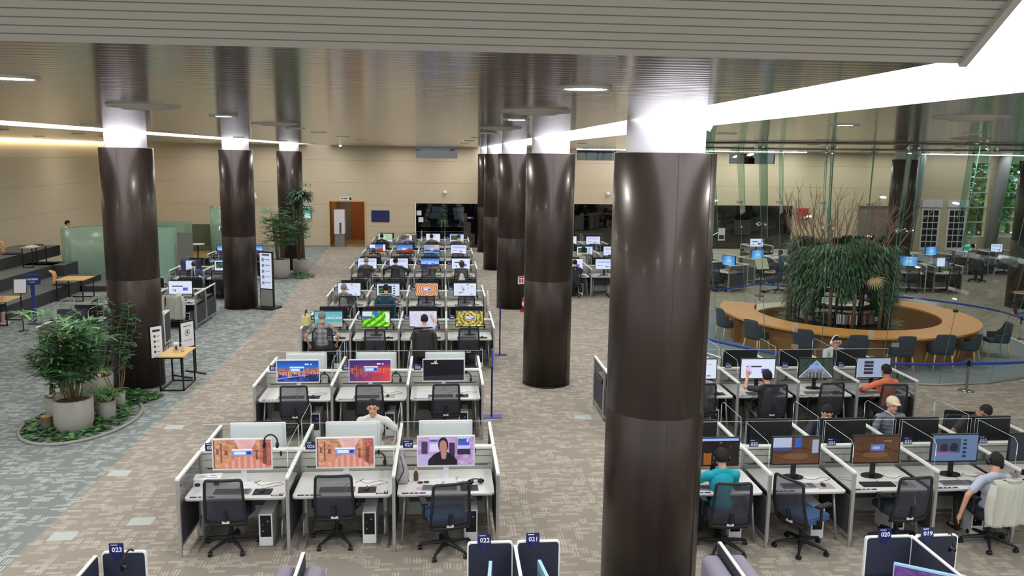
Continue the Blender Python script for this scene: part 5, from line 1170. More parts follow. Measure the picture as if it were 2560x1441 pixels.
t = thing('door_sign', 'navy sign with white text on glass room at right', 'sign', (1.45, YB+.07, 1.62)); obj('plate', MB().box((-.2, -.01, -.07), (.2, 0, .07)), 'navy_sign', t); obj('lettering', MB().box((-.15, -.014, -.02), (.05, -.01, .02)), 'white_ink', t)
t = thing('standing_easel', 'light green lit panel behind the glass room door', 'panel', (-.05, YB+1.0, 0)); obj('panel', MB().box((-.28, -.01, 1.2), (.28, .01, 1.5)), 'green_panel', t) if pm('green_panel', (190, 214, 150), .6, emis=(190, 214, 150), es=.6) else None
obj('leg', MB().box((-.02, -.01, 0), (.02, .01, 1.2)), 'steel', t)
for i, (x, z) in enumerate(((-.35, 1.9), (.85, 1.85), (.9, 1.5), (-.45, 1.55))):
    t = thing('monitor', 'dim monitor inside the far glass room, '+['upper left', 'upper right', 'lower right', 'lower left'][i], 'monitor', (x, YB+2.5, z-.2)); obj('casing', MB().box((-.33, 0, 0), (.33, .03, .4)), 'black_plastic', t); obj('display', screen_mesh('web2', .6, .34, 16), None, t, (0, -.004, .2)); obj('stand', MB().box((-.03, .005, -(z-.2)), (.03, .03, 0)), 'black_plastic', t)
# lamp on the wall
t = thing('wall_lamp', 'cream bell-shaped wall lamp between the left columns', 'lamp', (-9.9, YB, 2.75)); obj('bracket', MB().tube([(0, 0, .3), (0, -.2, .3), (0, -.25, .15)], .02, 8), 'cap_white', t); obj('lamp_shade', MB().lathe([(.04, .16), (.09, .1), (.16, -.14)], (0, -.25, 0), seg=20), 'cap_white', t)
t = thing('phone_booth_top', 'cream cabinet top with dark square behind second left column', 'cabinet', (-10.45, 41.4, 0)); obj('body', MB().rbox((-.35, -.3, 0), (.35, .3, 2.35), .05, ax='y'), 'cap_white', t); obj('vent', MB().box((.05, -.31, 2.15), (.25, -.3, 2.3)), 'black_plastic', t)
# ================================================================ stepped seating at left
st = MB()
TI = [(-12.85, .4, 20, 30.3), (-14.25, .8, 20, 32.2), (-15.3, 1.2, 20, 34.5)]
for (x, z, ya, yb) in TI: st.box((XL, ya, z-.4 if z > .4 else 0), (x-.004, yb, z-.004), 1); st.box((XL, ya, z-.004), (x, yb, z), 0)
for (x, ya, yb, z) in ((-13.2, 30.3, 31.9, .4), (-14.3, 31.4, 32.6, .8)): st.box((x-1.2, ya, 0), (x+.45, yb, z-.004), 1); st.box((x-1.2, ya, z-.004), (x+.45, yb, z), 0)
for (x, ya, yb, z) in ((-12.3, 30.3, 31.8, .2),): st.box((x-.9, ya, 0), (x+.3, yb, z-.004), 1); st.box((x-.9, ya, z-.004), (x+.3, yb, z), 0)
s_ = struct('seating_steps', st, ['step_carpet', 'step_face'], 'grey carpeted seating steps along the left wall')
def low_table(x, y, z0, h, w, d, rz, label, top='oak_light'):
    t = thing('low_table', label, 'table', (x, y, z0), rz); obj('tabletop', MB().box((-w/2, -d/2, h-.025), (w/2, d/2, h)), top, t)
    for sx in (-1, 1):
        for sy in (-1, 1): obj('leg', MB().cbox((sx*(w/2-.04), sy*(d/2-.04), (h-.025)/2), (.03, .03, h-.025)), 'black_steel', t)
    obj('floor_rail', MB().box((-w/2+.03, -d/2+.03, 0), (w/2-.03, -d/2+.06, .03)).box((-w/2+.03, d/2-.06, 0), (w/2-.03, d/2-.03, .03)), 'black_steel', t); return t
low_table(-14.75, 31.2, .8, .72, .42, 1.1, .0, 'black low table with papers on the middle step')
low_table(-12.35, 28.75, 0, .72, .9, .95, .0, 'low yellow-topped table with black legs at the bottom step'); low_table(-12.72, 24.7, 0, .72, .8, .95, 0, 'yellow-topped table with person playing at left edge')
for x, y, z, l in ((-14.75, 31.0, 1.52, 'stack of white papers on the black table on the steps'), (-14.7, 31.45, 1.52, 'dark magazines on the black table on the steps')):
    tag(obj('papers', MB().cbox((x, y, z+.012), (.32, .3, .024), 0, .3).cbox((x+.03, y+.05, z+.03), (.26, .2, .012), 0, -.2), 'paper' if 'white' in l else 'pad_dark'), l, 'papers')
def floor_chair(x, y, z, rz, label):
    t = thing('floor_chair', label, 'floor chair', (x, y, z), rz); m = MB(); pts = [(.0, .0), (.03, .12), (-.01, .3), (.03, .45), (.1, .52)]; n = 8; vs = []
    for j, (yy, zz) in enumerate(pts):
        for i in range(n+1): u = -1+2*i/n; vs.append((u*(.17 if j not in (0,) else .1), yy-.06*u*u, zz+(.0 if j < 4 else -.05*u*u)))
    m.add(vs, [(j*(n+1)+i, j*(n+1)+i+1, (j+1)*(n+1)+i+1, (j+1)*(n+1)+i) for j in range(4) for i in range(n)], 0, True); o = obj('back_shell', m, 'plywood', t); s = o.modifiers.new('t', 'SOLIDIFY'); s.thickness = .012
    obj('seat_pad', MB().rbox((-.22, -.55, .0), (.22, -.05, .045), .05), 'navy_panel', t)
floor_chair(-15.9, 31.3, 1.2, PI/2+.2, 'plywood legless floor chair with dark cushion on top step'); floor_chair(-13.3, 29.3, .4, PI/2+.1, 'plywood legless floor chair with dark cushion on the bottom step')
# signs in front of the steps
t = thing('info_stand', 'white framed notice on a slim stand near the steps', 'notice stand', (-11.6, 23.6, 0), .25); obj('pole', MB().cyl((0, 0, 0), .015, 0, 1.1, 8), 'black_steel', t); obj('foot', MB().cyl((0, 0, 0), .14, 0, .015, 16), 'black_steel', t)
obj('frame', MB().cbox((0, 0, 1.26), (.34, .02, .44), 0, rx=-.35), 'steel', t); obj('notice_sheet', MB().cbox((0, -.012, 1.26), (.29, .012, .38), 0, rx=-.35), 'paper', t)
t = thing('blue_sign_stand', 'blue sign with white lettering on a blue post near the steps', 'sign', (-11.75, 24.6, 0), .2); obj('pole', MB().box((-.05, -.03, 0), (.05, .03, 1.2)), 'belt_blue_d', t) if pm('belt_blue_d', (34, 48, 120), .45) else None
obj('foot', MB().rbox((-.17, -.15, 0), (.17, .15, .015), .01), 'belt_blue_d', t); obj('plate', MB().box((-.22, -.05, 1.15), (.22, -.02, 1.45)), 'belt_blue_d', t)
m = MB()
for i in range(8): m.box((-.15+i*.04, -.054, 1.28), (-.15+i*.04+.026, -.05, 1.33+.01*(i % 2)))
m.box((-.06, -.054, 1.215), (.08, -.05, 1.235)); obj('lettering', m, 'white_ink', t)
# ================================================================ frosted glass booths at the far left
def arc_wall(name, label, c, r, a0, a1, z0, z1, mat, lid=None, n=24, cat='glass booth'):
    t = thing(name, label, cat, (c[0], c[1], 0)); m = MB(); vs = []
    for i in range(n+1):
        a = math.radians(a0+(a1-a0)*i/n)
        for rr in (r, r+.012):
            for z in (z0, z1): vs.append((rr*math.cos(a), rr*math.sin(a), z))
    fs = []
    for i in range(n):
        for p, q in ((0, 1), (1, 3), (3, 2), (2, 0)): fs.append((i*4+p, i*4+q, i*4+4+q, i*4+4+p))
    m.add(vs, fs, 0, True); obj('glass_wall', m, mat, t)
    e = MB(); e.tube([((r+.006)*math.cos(math.radians(a0+(a1-a0)*i/n)), (r+.006)*math.sin(math.radians(a0+(a1-a0)*i/n)), z1) for i in range(n+1)], .01, 6); obj('top_edge', e, 'glass_edge', t)
    return t
arc_wall('glass_booth', 'curved frosted green glass booth wall at the end of the steps', (-13.0, 33.0), 1.45, 60, 230, 0, 2.0, 'frost_green')
t = thing('glass_screen', 'flat frosted green glass screen between first two left columns', 'glass screen', (-11.9, 34.2, 0)); obj('glass_wall', MB().box((-1.1, -.006, 1.25), (1.25, .006, 2.0)), 'frost_green', t); obj('lower_frost', MB().box((-1.1, -.008, .02), (1.25, .008, 1.25)), 'frost_grey', t); obj('top_edge', MB().box((-1.1, -.01, 1.99), (1.25, .01, 2.01)), 'glass_edge', t)
t = thing('glass_screen', 'green glass screen behind the left desks, slanting toward camera', 'glass screen', (-10.75, 34.2, 0), -1.75); obj('glass_wall', MB().box((0, -.006, 0), (2.6, .006, 1.95)), 'frost_green', t); obj('lower_frost', MB().box((0, -.01, 0), (2.6, .01, 1.0)), 'frost_green', t)
t = thing('glass_screen', 'grey frosted glass screen in front of green bench booth', 'glass screen', (-10.6, 38.0, 0)); obj('glass_wall', MB().box((-2.2, -.006, 0), (-.55, .006, 1.9)), 'frost_green', t); obj('lower_frost', MB().box((-2.2, -.01, 0), (-.55, .01, 1.4)), 'frost_grey', t); obj('room_sign', MB().box((-2.05, -.03, 1.3), (-1.75, -.015, 1.42)), 'navy_sign', t)
arc_wall('glass_booth', 'curved green glass wall behind second left column', (-10.0, 40.5), 1.0, 150, 260, 0, 2.4, 'frost_green')
t = thing('bench_booth', 'high-backed olive green bench with light wooden sides beyond left desks', 'bench', (-11.4, 40.3, 0)); obj('back_cushion', MB().rbox((-.9, .35, .4), (.9, .5, 1.55), .05, ax='y'), 'bench_green', t); obj('seat_cushion', MB().rbox((-.9, -.1, .35), (.9, .35, .5), .04, ax='y'), 'bench_green', t); obj('wooden_side', MB().prism([(-.15, 0), (.55, 0), (.55, 1.6), (.42, 1.6), (.3, .62), (-.15, .5)], .9, .95, ax='x').prism([(-.15, 0), (.55, 0), (.55, 1.6), (.42, 1.6), (.3, .62), (-.15, .5)], -.95, -.9, ax='x'), 'oak_light', t); obj('plinth', MB().box((-.88, -.05, 0), (.88, .4, .35)), 'oak_light', t)
t = thing('round_table', 'small black pedestal table in front of the olive bench', 'table', (-11.35, 39.4, 0)); obj('tabletop', MB().cyl((0, 0, 0), .32, .72, .745, 24), 'paper', t); obj('pole', MB().cyl((0, 0, 0), .03, .02, .72, 12), 'black_steel', t); obj('foot', MB().cyl((0, 0, 0), .25, 0, .02, 20), 'black_steel', t)
# ================================================================ plants
def blade(m, p, d, up, L, w, droop, mi=0, seg=4):
    d = Vector(d).normalized(); p = Vector(p); lat = d.cross(Vector(up)); lat = lat.normalized() if lat.length > 1e-4 else Vector((1, 0, 0)); vs = []; q = p.copy(); dd = d.copy()
    for i in range(seg+1):
        s_ = i/seg; ww = w*math.sin(PI*(.12+.86*s_))**.8 if s_ < 1 else .001
        vs += [q-lat*ww, q+lat*ww]; q = q+dd*(L/seg); dd = (dd+Vector((0, 0, -droop/seg))).normalized()
    m.add(vs, [(2*i, 2*i+1, 2*i+3, 2*i+2) for i in range(seg)], mi, True)
def fan(m, p, d, r, n, L, droop=.7):
    d = Vector(d).normalized(); up = Vector((0, 0, 1)); lat = d.cross(up).normalized() if abs(d.z) < .98 else Vector((1, 0, 0)); nrm = lat.cross(d)
    for i in range(n):
        a = (-1+2*i/(n-1))*1.9; dd = d*math.cos(a)+lat*math.sin(a)+nrm*(.1+.2*r.random()); blade(m, p, dd, nrm, L*(.85+.3*r.random()), .02+.008*r.random(), droop*(.6+.7*r.random()), 0 if r.random() < .65 else 1)
def palm(loc, label, h=1.7, z0=.55, nst=14, spread=.55, seed=1, potr=.3, poth=.55, nf=70, low=.35, L=.3):
    r = random.Random(seed); t = thing('potted_palm', label, 'potted plant', loc)
    pot = MB(); pot.lathe([(.001, 0), (potr*.7, 0), (potr*.86, .05), (potr*.98, .18), (potr, poth), (potr-.03, poth), (potr-.035, poth-.08), (.001, poth-.08)], seg=40); obj('pot', pot, 'concrete', t)
    so = MB(); so.cyl((0, 0, poth-.09), potr-.036, 0, .03, 24); 
    for i in range(22): a = r.random()*6.28; q = r.random()*(potr-.08); so.ell((q*math.cos(a), q*math.sin(a), poth-.05), (.03, .025, .018), seg=8, rings=5)
    obj('soil', so, 'soil', t); sm = MB(); fm = MB()
    for i in range(nst):
        a = r.random()*6.28; q = r.random()*potr*.45; b = Vector((q*math.cos(a), q*math.sin(a), poth-.06)); a2 = a+r.uniform(-.6, .6); top = Vector((math.cos(a2), math.sin(a2), 0))*spread*r.uniform(.15, .7)+Vector((0, 0, poth+h*r.uniform(.55, 1)))
        mid = b.lerp(top, .5)+Vector((r.uniform(-.03, .03), r.uniform(-.03, .03), .05)); sm.tube([b, mid, top], [.013, .011, .008], 6)
        k_ = max(3, nf//nst)
        for j in range(k_):
            s_ = low+(1-low)*(j+r.random())/k_; p = b.lerp(mid, s_*2) if s_ < .5 else mid.lerp(top, s_*2-1); aa = r.random()*6.28; d = Vector((math.cos(aa), math.sin(aa), r.uniform(.1, .7))); pe = p+d.normalized()*r.uniform(.12, .34)*(.6+spread)
            sm.tube([p, pe], .0035, 4); fan(fm, pe, d, r, 9, L*r.uniform(.8, 1.15))
    obj('stems', sm, 'stem', t); f = obj('foliage', fm, ['leaf', 'leaf_light'], t); return t
def leafy(loc, label, h, seed, potr=.25, poth=.5, nst=6, spread=.5, leafL=.14, leafw=.04, nl=60, pot='concrete', mat=('leaf_dark', 'leaf'), stone=True):
    r = random.Random(seed); t = thing('potted_shrub', label, 'potted plant', loc)
    if pot:
        m = MB(); m.lathe([(.001, 0), (potr*.7, 0), (potr*.9, .06), (potr, poth), (potr-.025, poth), (potr-.03, poth-.06), (.001, poth-.06)], seg=36); obj('pot', m, pot, t)
        so = MB(); so.cyl((0, 0, poth-.07), potr-.031, 0, .02, 24); obj('soil', so, 'soil', t)
        if stone:
            m = MB()
            for i in range(3): a = 1.2+2*i; m.ell((potr*.5*math.cos(a), potr*.5*math.sin(a), poth-.0), (.07, .06, .055), seg=10, rings=7)
            obj('stones', m, 'stone', t)
    sm = MB(); fm = MB()
    for i in range(nst):
        a = 6.28*i/nst+r.uniform(-.4, .4); b = Vector((math.cos(a), math.sin(a), 0))*potr*.4; b.z = max(.01, poth-.06); hh = h*r.uniform(.6, 1); top = Vector((math.cos(a), math.sin(a), 0))*spread*r.uniform(.3, 1); top.z = b.z+hh; pts = []
        for j in range(7): s_ = j/6; pts.append(b.lerp(top, s_)+Vector((0, 0, .12*math.sin(s_*PI)*h*.4))+Vector((r.uniform(-.02, .02), r.uniform(-.02, .02), 0)))
        sm.tube(pts, [.012-.0013*j for j in range(7)], 6)
        for j in range(nl//nst):
            s_ = .4+.6*r.random(); k_ = min(5, int(s_*6)); p = pts[k_].lerp(pts[k_+1], s_*6-k_); aa = r.random()*6.28; d = Vector((math.cos(aa), math.sin(aa), r.uniform(-.2, .6))); blade(fm, p, d, (0, 0, 1), leafL*r.uniform(.7, 1.3), leafw*r.uniform(.8, 1.2), .9, 0 if r.random() < .7 else 1)
    obj('stems', sm, 'stem', t); obj('foliage', fm, list(mat), t); return t
def ground_ivy(cx, cy, rx, ry, label, seed, n=420, hole=None):
    r = random.Random(seed); m = MB()
    for i in range(n):
        a = r.random()*6.28; q = r.random()**.5; x, y = cx+rx*q*math.cos(a), cy+ry*q*math.sin(a)
        if hole and any((x-h[0])**2+(y-h[1])**2 < h[2]**2 for h in hole): continue
        z = .02+.22*r.random()*(1.1-q); aa = r.random()*6.28; blade(m, (x, y, z), (math.cos(aa), math.sin(aa), r.uniform(.0, .6)), (0, 0, 1), r.uniform(.09, .17), r.uniform(.035, .06), 1.1, 0 if r.random() < .6 else 1, 3)
    return tag(obj('ground_ivy', m, ['leaf', 'leaf_light']), label, 'ivy', kind='stuff')
palm((-6.62, 14.98, 0), 'big potted lady palm in round concrete pot, nearest at left', h=1.55, nst=18, seed=3, potr=.335, poth=.6, nf=150, spread=.68, low=.22, L=.34)
leafy((-6.9, 16.75, 0), 'tall leafy shrub in concrete pot close to nearest left column', 1.75, 5, .3, .55, 10, .8, .17, .036, 280)
leafy((-6.35, 16.35, 0), 'slender broad-leaved shrub reaching across the nearest left column', 1.85, 8, .12, .3, 6, .9, .16, .038, 200, stone=False)
leafy((-7.1, 15.5, 0), 'small leafy plant in cream pot behind the big potted palm', .5, 9, .24, .5, 7, .3, .14, .04, 50)
leafy((-6.28, 15.55, 0), 'small bright fern in concrete pot between the two big pots', .35, 12, .17, .38, 12, .34, .22, .018, 120, mat=('leaf_light', 'leaf_light'), stone=False)
t = thing('tree_stump', 'small log slice standing at the foot of the big potted palm', 'log', (-7.1, 15.0, 0)); obj('bark', MB().cyl((0, 0, 0), .1, 0, .26, 16), 'bark', t); obj('cut_face', MB().cyl((0, 0, 0), .092, .26, .264, 16), 'oak', t)
ground_ivy(-6.75, 15.5, .85, 1.25, 'low green ivy around the foot of the left potted plants', 21, 700, [(-6.62, 14.98, .3), (-6.9, 16.75, .28)])
ground_ivy(-6.35, 16.9, .55, .5, 'low green ivy by the foot of the nearest left column', 22, 200, [(-6.9, 16.75, .28), (-6.54, 18, .6)])
tag(obj('plant_bed_edge', MB().tube([(-6.7+.95*math.cos(a), 15.55+1.4*math.sin(a), .025) for a in [2*PI*i/40 for i in range(40)]], .03, 6, closed=True), 'concrete'), 'low curved concrete edging around the left plant bed', 'edging')
palm((-6.5, 33.6, 0), 'potted palm in round pale pot at farthest left column', h=2.0, nst=12, seed=13, potr=.38, poth=.78, nf=66, spread=.75, low=.25, L=.42)
palm((-5.95, 34.95, 0), 'dark potted palm standing right of the farthest left column pot', h=2.3, nst=8, seed=15, potr=.3, poth=.6, nf=36, spread=.6, low=.3, L=.42)
ground_ivy(-5.85, 34.1, .65, .8, 'low green plants around the far left palm pots', 23, 240, [(-6.5, 33.6, .38)])
ft = thing('hanging_plant', 'bushy dark fern hung high on the farthest left column', 'plant', (-5.95, 35.5, 3.2)); fm = MB(); r = random.Random(4)
for i in range(260):
    a = r.random()*6.28; d = Vector((math.cos(a), math.sin(a), r.uniform(-.2, .9))); blade(fm, d*.12*r.random(), d, (0, 0, 1), r.uniform(.3, .72), r.uniform(.03, .05), 1.5, 0 if r.random() < .8 else 1)
obj('foliage', fm, ['leaf_dark', 'leaf'], ft); obj('trunk', MB().tube([(.1, 0, -3.2), (.05, 0, -1.5), (0, 0, -.1)], [.05, .045, .04], 8), 'bark', ft); obj('top_sprig', MB().tube([(0, 0, 0), (.1, -.1, .4), (.3, -.1, .55)], .012, 5), 'leaf_light', ft)
m = MB()
for i in range(60): d = Vector((r.uniform(-.3, 1), r.uniform(-.4, .4), r.uniform(-.1, .5))); blade(m, (r.uniform(0, .5), r.uniform(-.15, .1), r.uniform(.35, .6)), d, (0, 0, 1), .13, .02, .8)
obj('sprig_leaves', m, 'leaf_light', ft)
# ================================================================ glass drum with the book garden
DC = (11.3, 22.2); RB = 4.9; RT = 5.97
t = thing('glass_drum', 'tall flaring glass enclosure of flat panels around the book garden', 'glass enclosure', (DC[0], DC[1], 0))
gl = {}; NP = 24; joints = []
for i in range(NP):
    a0 = math.radians(-92+15*i); a1 = math.radians(-77+15*i); m = MB()
    p = [(RB*math.cos(a0), RB*math.sin(a0), .03), (RB*math.cos(a1), RB*math.sin(a1), .03), (RT*math.cos(a1), RT*math.sin(a1), 5.33), (RT*math.cos(a0), RT*math.sin(a0), 5.33)]
    p = [Vector(q) for q in p]; c = sum(p, Vector())/4; p = [q+(c-q).normalized()*.012 for q in p]; n_ = (p[1]-p[0]).cross(p[3]-p[0]).normalized()*.012
    m.add(p, [(0, 1, 2, 3)]); obj('glass_panel', m, 'clear_glass', t)
    j0 = Vector((RB*math.cos(a0), RB*math.sin(a0), .03)); j1 = Vector((RT*math.cos(a0), RT*math.sin(a0), 5.33)); obj('joint', MB().tube([j0, j1], .007, 4), 'glass_edge', t); joints.append((j0, j1, a0))
    # fin on the inner side, hanging from the ceiling
    rad = Vector((math.cos(a0), math.sin(a0), 0)); pt = j0.lerp(j1, .6); m = MB(); q = [j1-rad*.04, j1-rad*.42, pt-rad*.3, pt-rad*.04-Vector((0, 0, .1))]; tn = Vector((-math.sin(a0), math.cos(a0), 0))*.01
    m.add(q, [(0, 1, 2, 3)]); obj('glass_fin', m, 'fin_glass', t); obj('fin_edge', MB().tube([q[1], q[2], q[3]], .011, 4), 'glass_edge', t)
    for s_ in (.66, .985, .36 if i % 2 else .33):
        c = j0.lerp(j1, s_); tv = Vector((-math.sin(a0), math.cos(a0), 0)); m = MB()
        if s_ > .5:
            for e in (-1, 1):
                for f in (-1, 1): m.tube([c-rad*.05, c+tv*.09*e+Vector((0, 0, .05*f))-rad*.02], .01, 5)
                m.cyl(tuple(c+tv*.1*e), .025, -.02, .02, 10, ax='y')
            obj('spider_clamp', m, 'steel', t)
        else: obj('patch_clamp', MB().cbox(c, (.09, .05, .06), 0, a0+PI/2), 'black_steel', t)
obj('floor_track', MB().tube([(RB*math.cos(math.radians(-92+15*i)), RB*math.sin(math.radians(-92+15*i)), .02) for i in range(NP)], .03, 4, closed=True), 'silver', t)
obj('head_track', MB().tube([(RT*math.cos(math.radians(-92+15*i)), RT*math.sin(math.radians(-92+15*i)), 5.34) for i in range(NP)], .025, 4, closed=True), 'steel', t)
# frosted safety marks on the lower panels
rr = random.Random(5); m = MB()
for i in range(11):
    a = math.radians(-92+15*(i % 9-3)+rr.uniform(2, 12)); z = rr.uniform(.6, 1.35); R_ = RB+(RT-RB)*z/5.3+.016; u = Vector((-math.sin(a), math.cos(a), 0)); c = Vector((R_*math.cos(a)*.993, R_*math.sin(a)*.993, z)); w, h = rr.choice(((.16, .1), (.07, .3), (.13, .22)))
    m.add([c-u*w/2-Vector((0, 0, h/2)), c+u*w/2-Vector((0, 0, h/2)), c+u*w/2+Vector((0, 0, h/2)), c-u*w/2+Vector((0, 0, h/2))], [(0, 1, 2, 3)])
obj('frosted_mark', m, 'frost_sticker', t)
struct('floor_ring', MB().cyl((DC[0], DC[1], 0), RB-.05, .001, .012, 64), 'ring_carpet', 'round blue grey carpet inside the glass drum')
def ring(name, label, r0, r1, a0, a1, z0, z1, zt, mt, mf, n=48, cat='counter'):
    t = thing(name, label, cat, (DC[0]-.05, DC[1]-.05, 0)); m = MB(); fr = MB(); vs = []
    A = [math.radians(a0+(a1-a0)*i/n) for i in range(n+1)]
    for mb, ra, rb, za, zb in ((m, r0, r1, zt, z1), (fr, r0+.0, r0+.05, z0, zt), (fr, r1-.3, r1-.25, z0, zt)):
        vs = []
        for a in A: vs += [(ra*math.cos(a), ra*math.sin(a), za), (rb*math.cos(a), rb*math.sin(a), za), (rb*math.cos(a), rb*math.sin(a), zb), (ra*math.cos(a), ra*math.sin(a), zb)]
        fs = [(i*4+p, i*4+(p+1) % 4, i*4+4+(p+1) % 4, i*4+4+p) for i in range(n) for p in range(4)]+[(0, 1, 2, 3), (n*4+3, n*4+2, n*4+1, n*4)]
        mb.add(vs, fs)
    obj('countertop', m, mt, t); obj('fascia', fr, mf, t)
    for i in range(0, n+1, 8):
        a = A[i]; obj('support_panel', MB().add([(q*math.cos(a)+w_*math.sin(a)*.02, q*math.sin(a)-w_*math.cos(a)*.02, z) for z in (z0, zt) for q in (r0+.06, r1-.05) for w_ in (-1, 1)], [(0, 1, 3, 2), (4, 6, 7, 5), (0, 4, 5, 1), (2, 3, 7, 6), (0, 2, 6, 4), (1, 5, 7, 3)]), mf, t)
    return t
ring('curved_counter', 'curved wooden counter with orange-brown top around the book garden', 2.45, 3.4, 145, 398, 0.012, .76, .71, 'oak', 'oak_dark')
ring('curved_ledge', 'low cream-topped curved ledge behind the book garden', 2.5, 3.15, 38, 145, .012, .5, .46, 'cream_ledge', 'oak_dark', 24)
bed = thing('planting_bed', 'round bed of dark soil under the book garden', 'planter', (11.1, 22.1, .012)); obj('soil', MB().lathe([(1.75, 0), (1.75, .3), (1.6, .36), (.001, .4)], seg=40), 'soil', bed)
def hang_garden():
    t = thing('green_tower', 'shaggy green hanging foliage over black bookshelf frame in the glass drum', 'plants', (11.05, 22.1, .3)); r = random.Random(31); R0 = 1.45
    fr = MB(); 
    for i in range(12):
        a = 2*PI*i/12; fr.box((1.15*math.cos(a)-.02, 1.15*math.sin(a)-.02, 0), (1.15*math.cos(a)+.02, 1.15*math.sin(a)+.02, 2.4))
    for z in (.3, .75, 1.2, 1.65, 2.1): fr.tube([(1.15*math.cos(2*PI*i/24), 1.15*math.sin(2*PI*i/24), z) for i in range(24)], .02, 4, closed=True)
    obj('shelf_frame', fr, 'black_steel', t); sh = MB()
    for z in (.32, .77, 1.22): 
        for i in range(24):
            a0, a1 = 2*PI*i/24, 2*PI*(i+1)/24; sh.add([(q*math.cos(a), q*math.sin(a), zz) for zz in (z, z+.02) for q, a in ((.8, a0), (1.2, a0), (1.2, a1), (.8, a1))], [(3, 2, 1, 0), (4, 5, 6, 7), (1, 2, 6, 5), (0, 4, 7, 3)])
    obj('shelf', sh, 'black_steel', t); fm = MB()
    for i in range(15000):
        a = r.random()*6.28; q = R0*(.72+.33*r.random()); top = 2.5+.1*math.sin(a*3)+.06*math.sin(a*7); drop = 1.5+.3*math.sin(a*2.3+1)+.3*math.sin(a*9); z = top-r.random()**1.2*drop
        if z > 2.1: q = R0*(.2+.85*r.random()**.6)
        d = Vector((math.cos(a)*.5, math.sin(a)*.5, -.9+.9*r.random()**2)); blade(fm, (q*math.cos(a), q*math.sin(a), z), d, (math.cos(a), math.sin(a), .3), r.uniform(.1, .24), r.uniform(.012, .028), .8, int(r.random() < .35)+int(r.random() < .12), 2)
    obj('hanging_foliage', fm, ['fern', 'leaf', 'leaf_light'], t); lw = MB()
    for i in range(1500):
        a = r.random()*6.28; q = .6+1.0*r.random(); d = Vector((math.cos(a), math.sin(a), r.uniform(.1, 1))); blade(lw, (q*math.cos(a), q*math.sin(a), .05+.25*r.random()), d, (0, 0, 1), r.uniform(.12, .3), r.uniform(.01, .03), 1., int(r.random() < .5), 3)
    obj('undergrowth', lw, ['leaf', 'leaf_light'], t); tr = MB()
    for i in range(13):
        a = 2*PI*i/13+.2; q = 1.25+.15*r.random(); pts = [(q*math.cos(a)+r.uniform(-.05, .05), q*math.sin(a)+r.uniform(-.05, .05), -.05), (q*math.cos(a)+r.uniform(-.06, .06), q*math.sin(a)+r.uniform(-.06, .06), 1), (q*.95*math.cos(a), q*.95*math.sin(a), 2.3)]; tr.tube(pts, [.055, .045, .03], 8)
    obj('trunk', tr, 'bark', t); tw = MB()
    def br(p, d, L, r0, dep):
        p = Vector(p); pts = [p]; dd = Vector(d)
        for j in range(4): dd = (dd+Vector((r.uniform(-.18, .18), r.uniform(-.18, .18), .05))).normalized(); pts.append(pts[-1]+dd*L/4)
        tw.tube(pts, [r0*(1-.18*j) for j in range(5)], 5)
        if dep:
            for j in range(2): br(pts[r.choice((2, 3))], (dd+Vector((r.uniform(-.6, .6), r.uniform(-.6, .6), .2))).normalized(), L*.55, r0*.6, dep-1)
    for i in range(50): a = 2*PI*i/50; q = 1.3*r.uniform(.5, 1.05); br((q*math.cos(a), q*math.sin(a), 2.1), (math.cos(a)*.5, math.sin(a)*.5, 1), r.uniform(.8, 1.6), .02, 2)
    obj('bare_branch', tw, 'twig', t)
    return t
pm('twig', (136, 108, 92), .9, noise=.2, nscale=20)
hang_garden()
# spiky light plant on the tower
sp_ = thing('spiky_plant', 'pale dry spiky air plant on the front of the green tower', 'plant', (11.15, 20.5, 1.95)); m = MB(); r = random.Random(9)
for i in range(16): a = 6.28*i/16; blade(m, (0, 0, 0), (math.cos(a), -.3, math.sin(a)*.7-.4), (0, 1, 0), .32, .014, .9)
obj('leaves', m, 'straw', sp_) if pm('straw', (200, 176, 130), .8) else None
# books on the garden shelves
bk = obj('book', MB().box((-.015, -.09, 0), (.015, .09, .26)), 'paper'); tag(bk, 'x', 'book'); K_B = Kit(bk); BM = {}
for nm, c in dict(white=(214, 212, 210), grey=(120, 122, 128), red=(150, 50, 44), dark=(50, 50, 56), teal=(60, 100, 110)).items(): pm('book_'+nm, c, .6); m = MB().box((-.015, -.09, 0), (.015, .09, .26)); BM[nm] = m.mesh('book', 'book_'+nm)
r = random.Random(2); NUMW = 'one two three four five six seven eight nine ten eleven twelve thirteen fourteen fifteen sixteen seventeen eighteen nineteen twenty twenty-one twenty-two twenty-three twenty-four twenty-five twenty-six'.split()
for i in range(26):
    a = math.radians(-118+i*2.1+(3 if i > 13 else 0)); nm = r.choice(('white', 'white', 'grey', 'dark', 'red') if i < 20 else ('grey', 'teal', 'white')); o = bk if i == 0 else bk.copy()
    if i: COL.objects.link(o)
    o.data = BM[nm]; o.location = (11.05+1.06*math.cos(a), 22.1+1.06*math.sin(a), .645); o.rotation_euler = (0, 0, a-PI/2); tag(o, '%s upright book on the garden shelf, %s' % (nm, ('leftmost' if i == 0 else 'number %s from the left' % NUMW[i])), 'book', '%s books upright on the garden shelf' % nm)
for i in range(6):
    o = bk.copy(); COL.objects.link(o); nm = ('red', 'white', 'red', 'white', 'grey', 'white')[i]; o.data = BM[nm]; a = math.radians(-62); o.location = (11.05+1.0*math.cos(a)-.12, 22.1+1.0*math.sin(a)-.03, .66+.031*i); o.rotation_euler = (0, PI/2, r.uniform(-.3, .3)); tag(o, '%s book in the small flat stack on the garden shelf, %s from bottom' % (nm, ORD[i]), 'book', 'flat stack of books on the garden shelf')
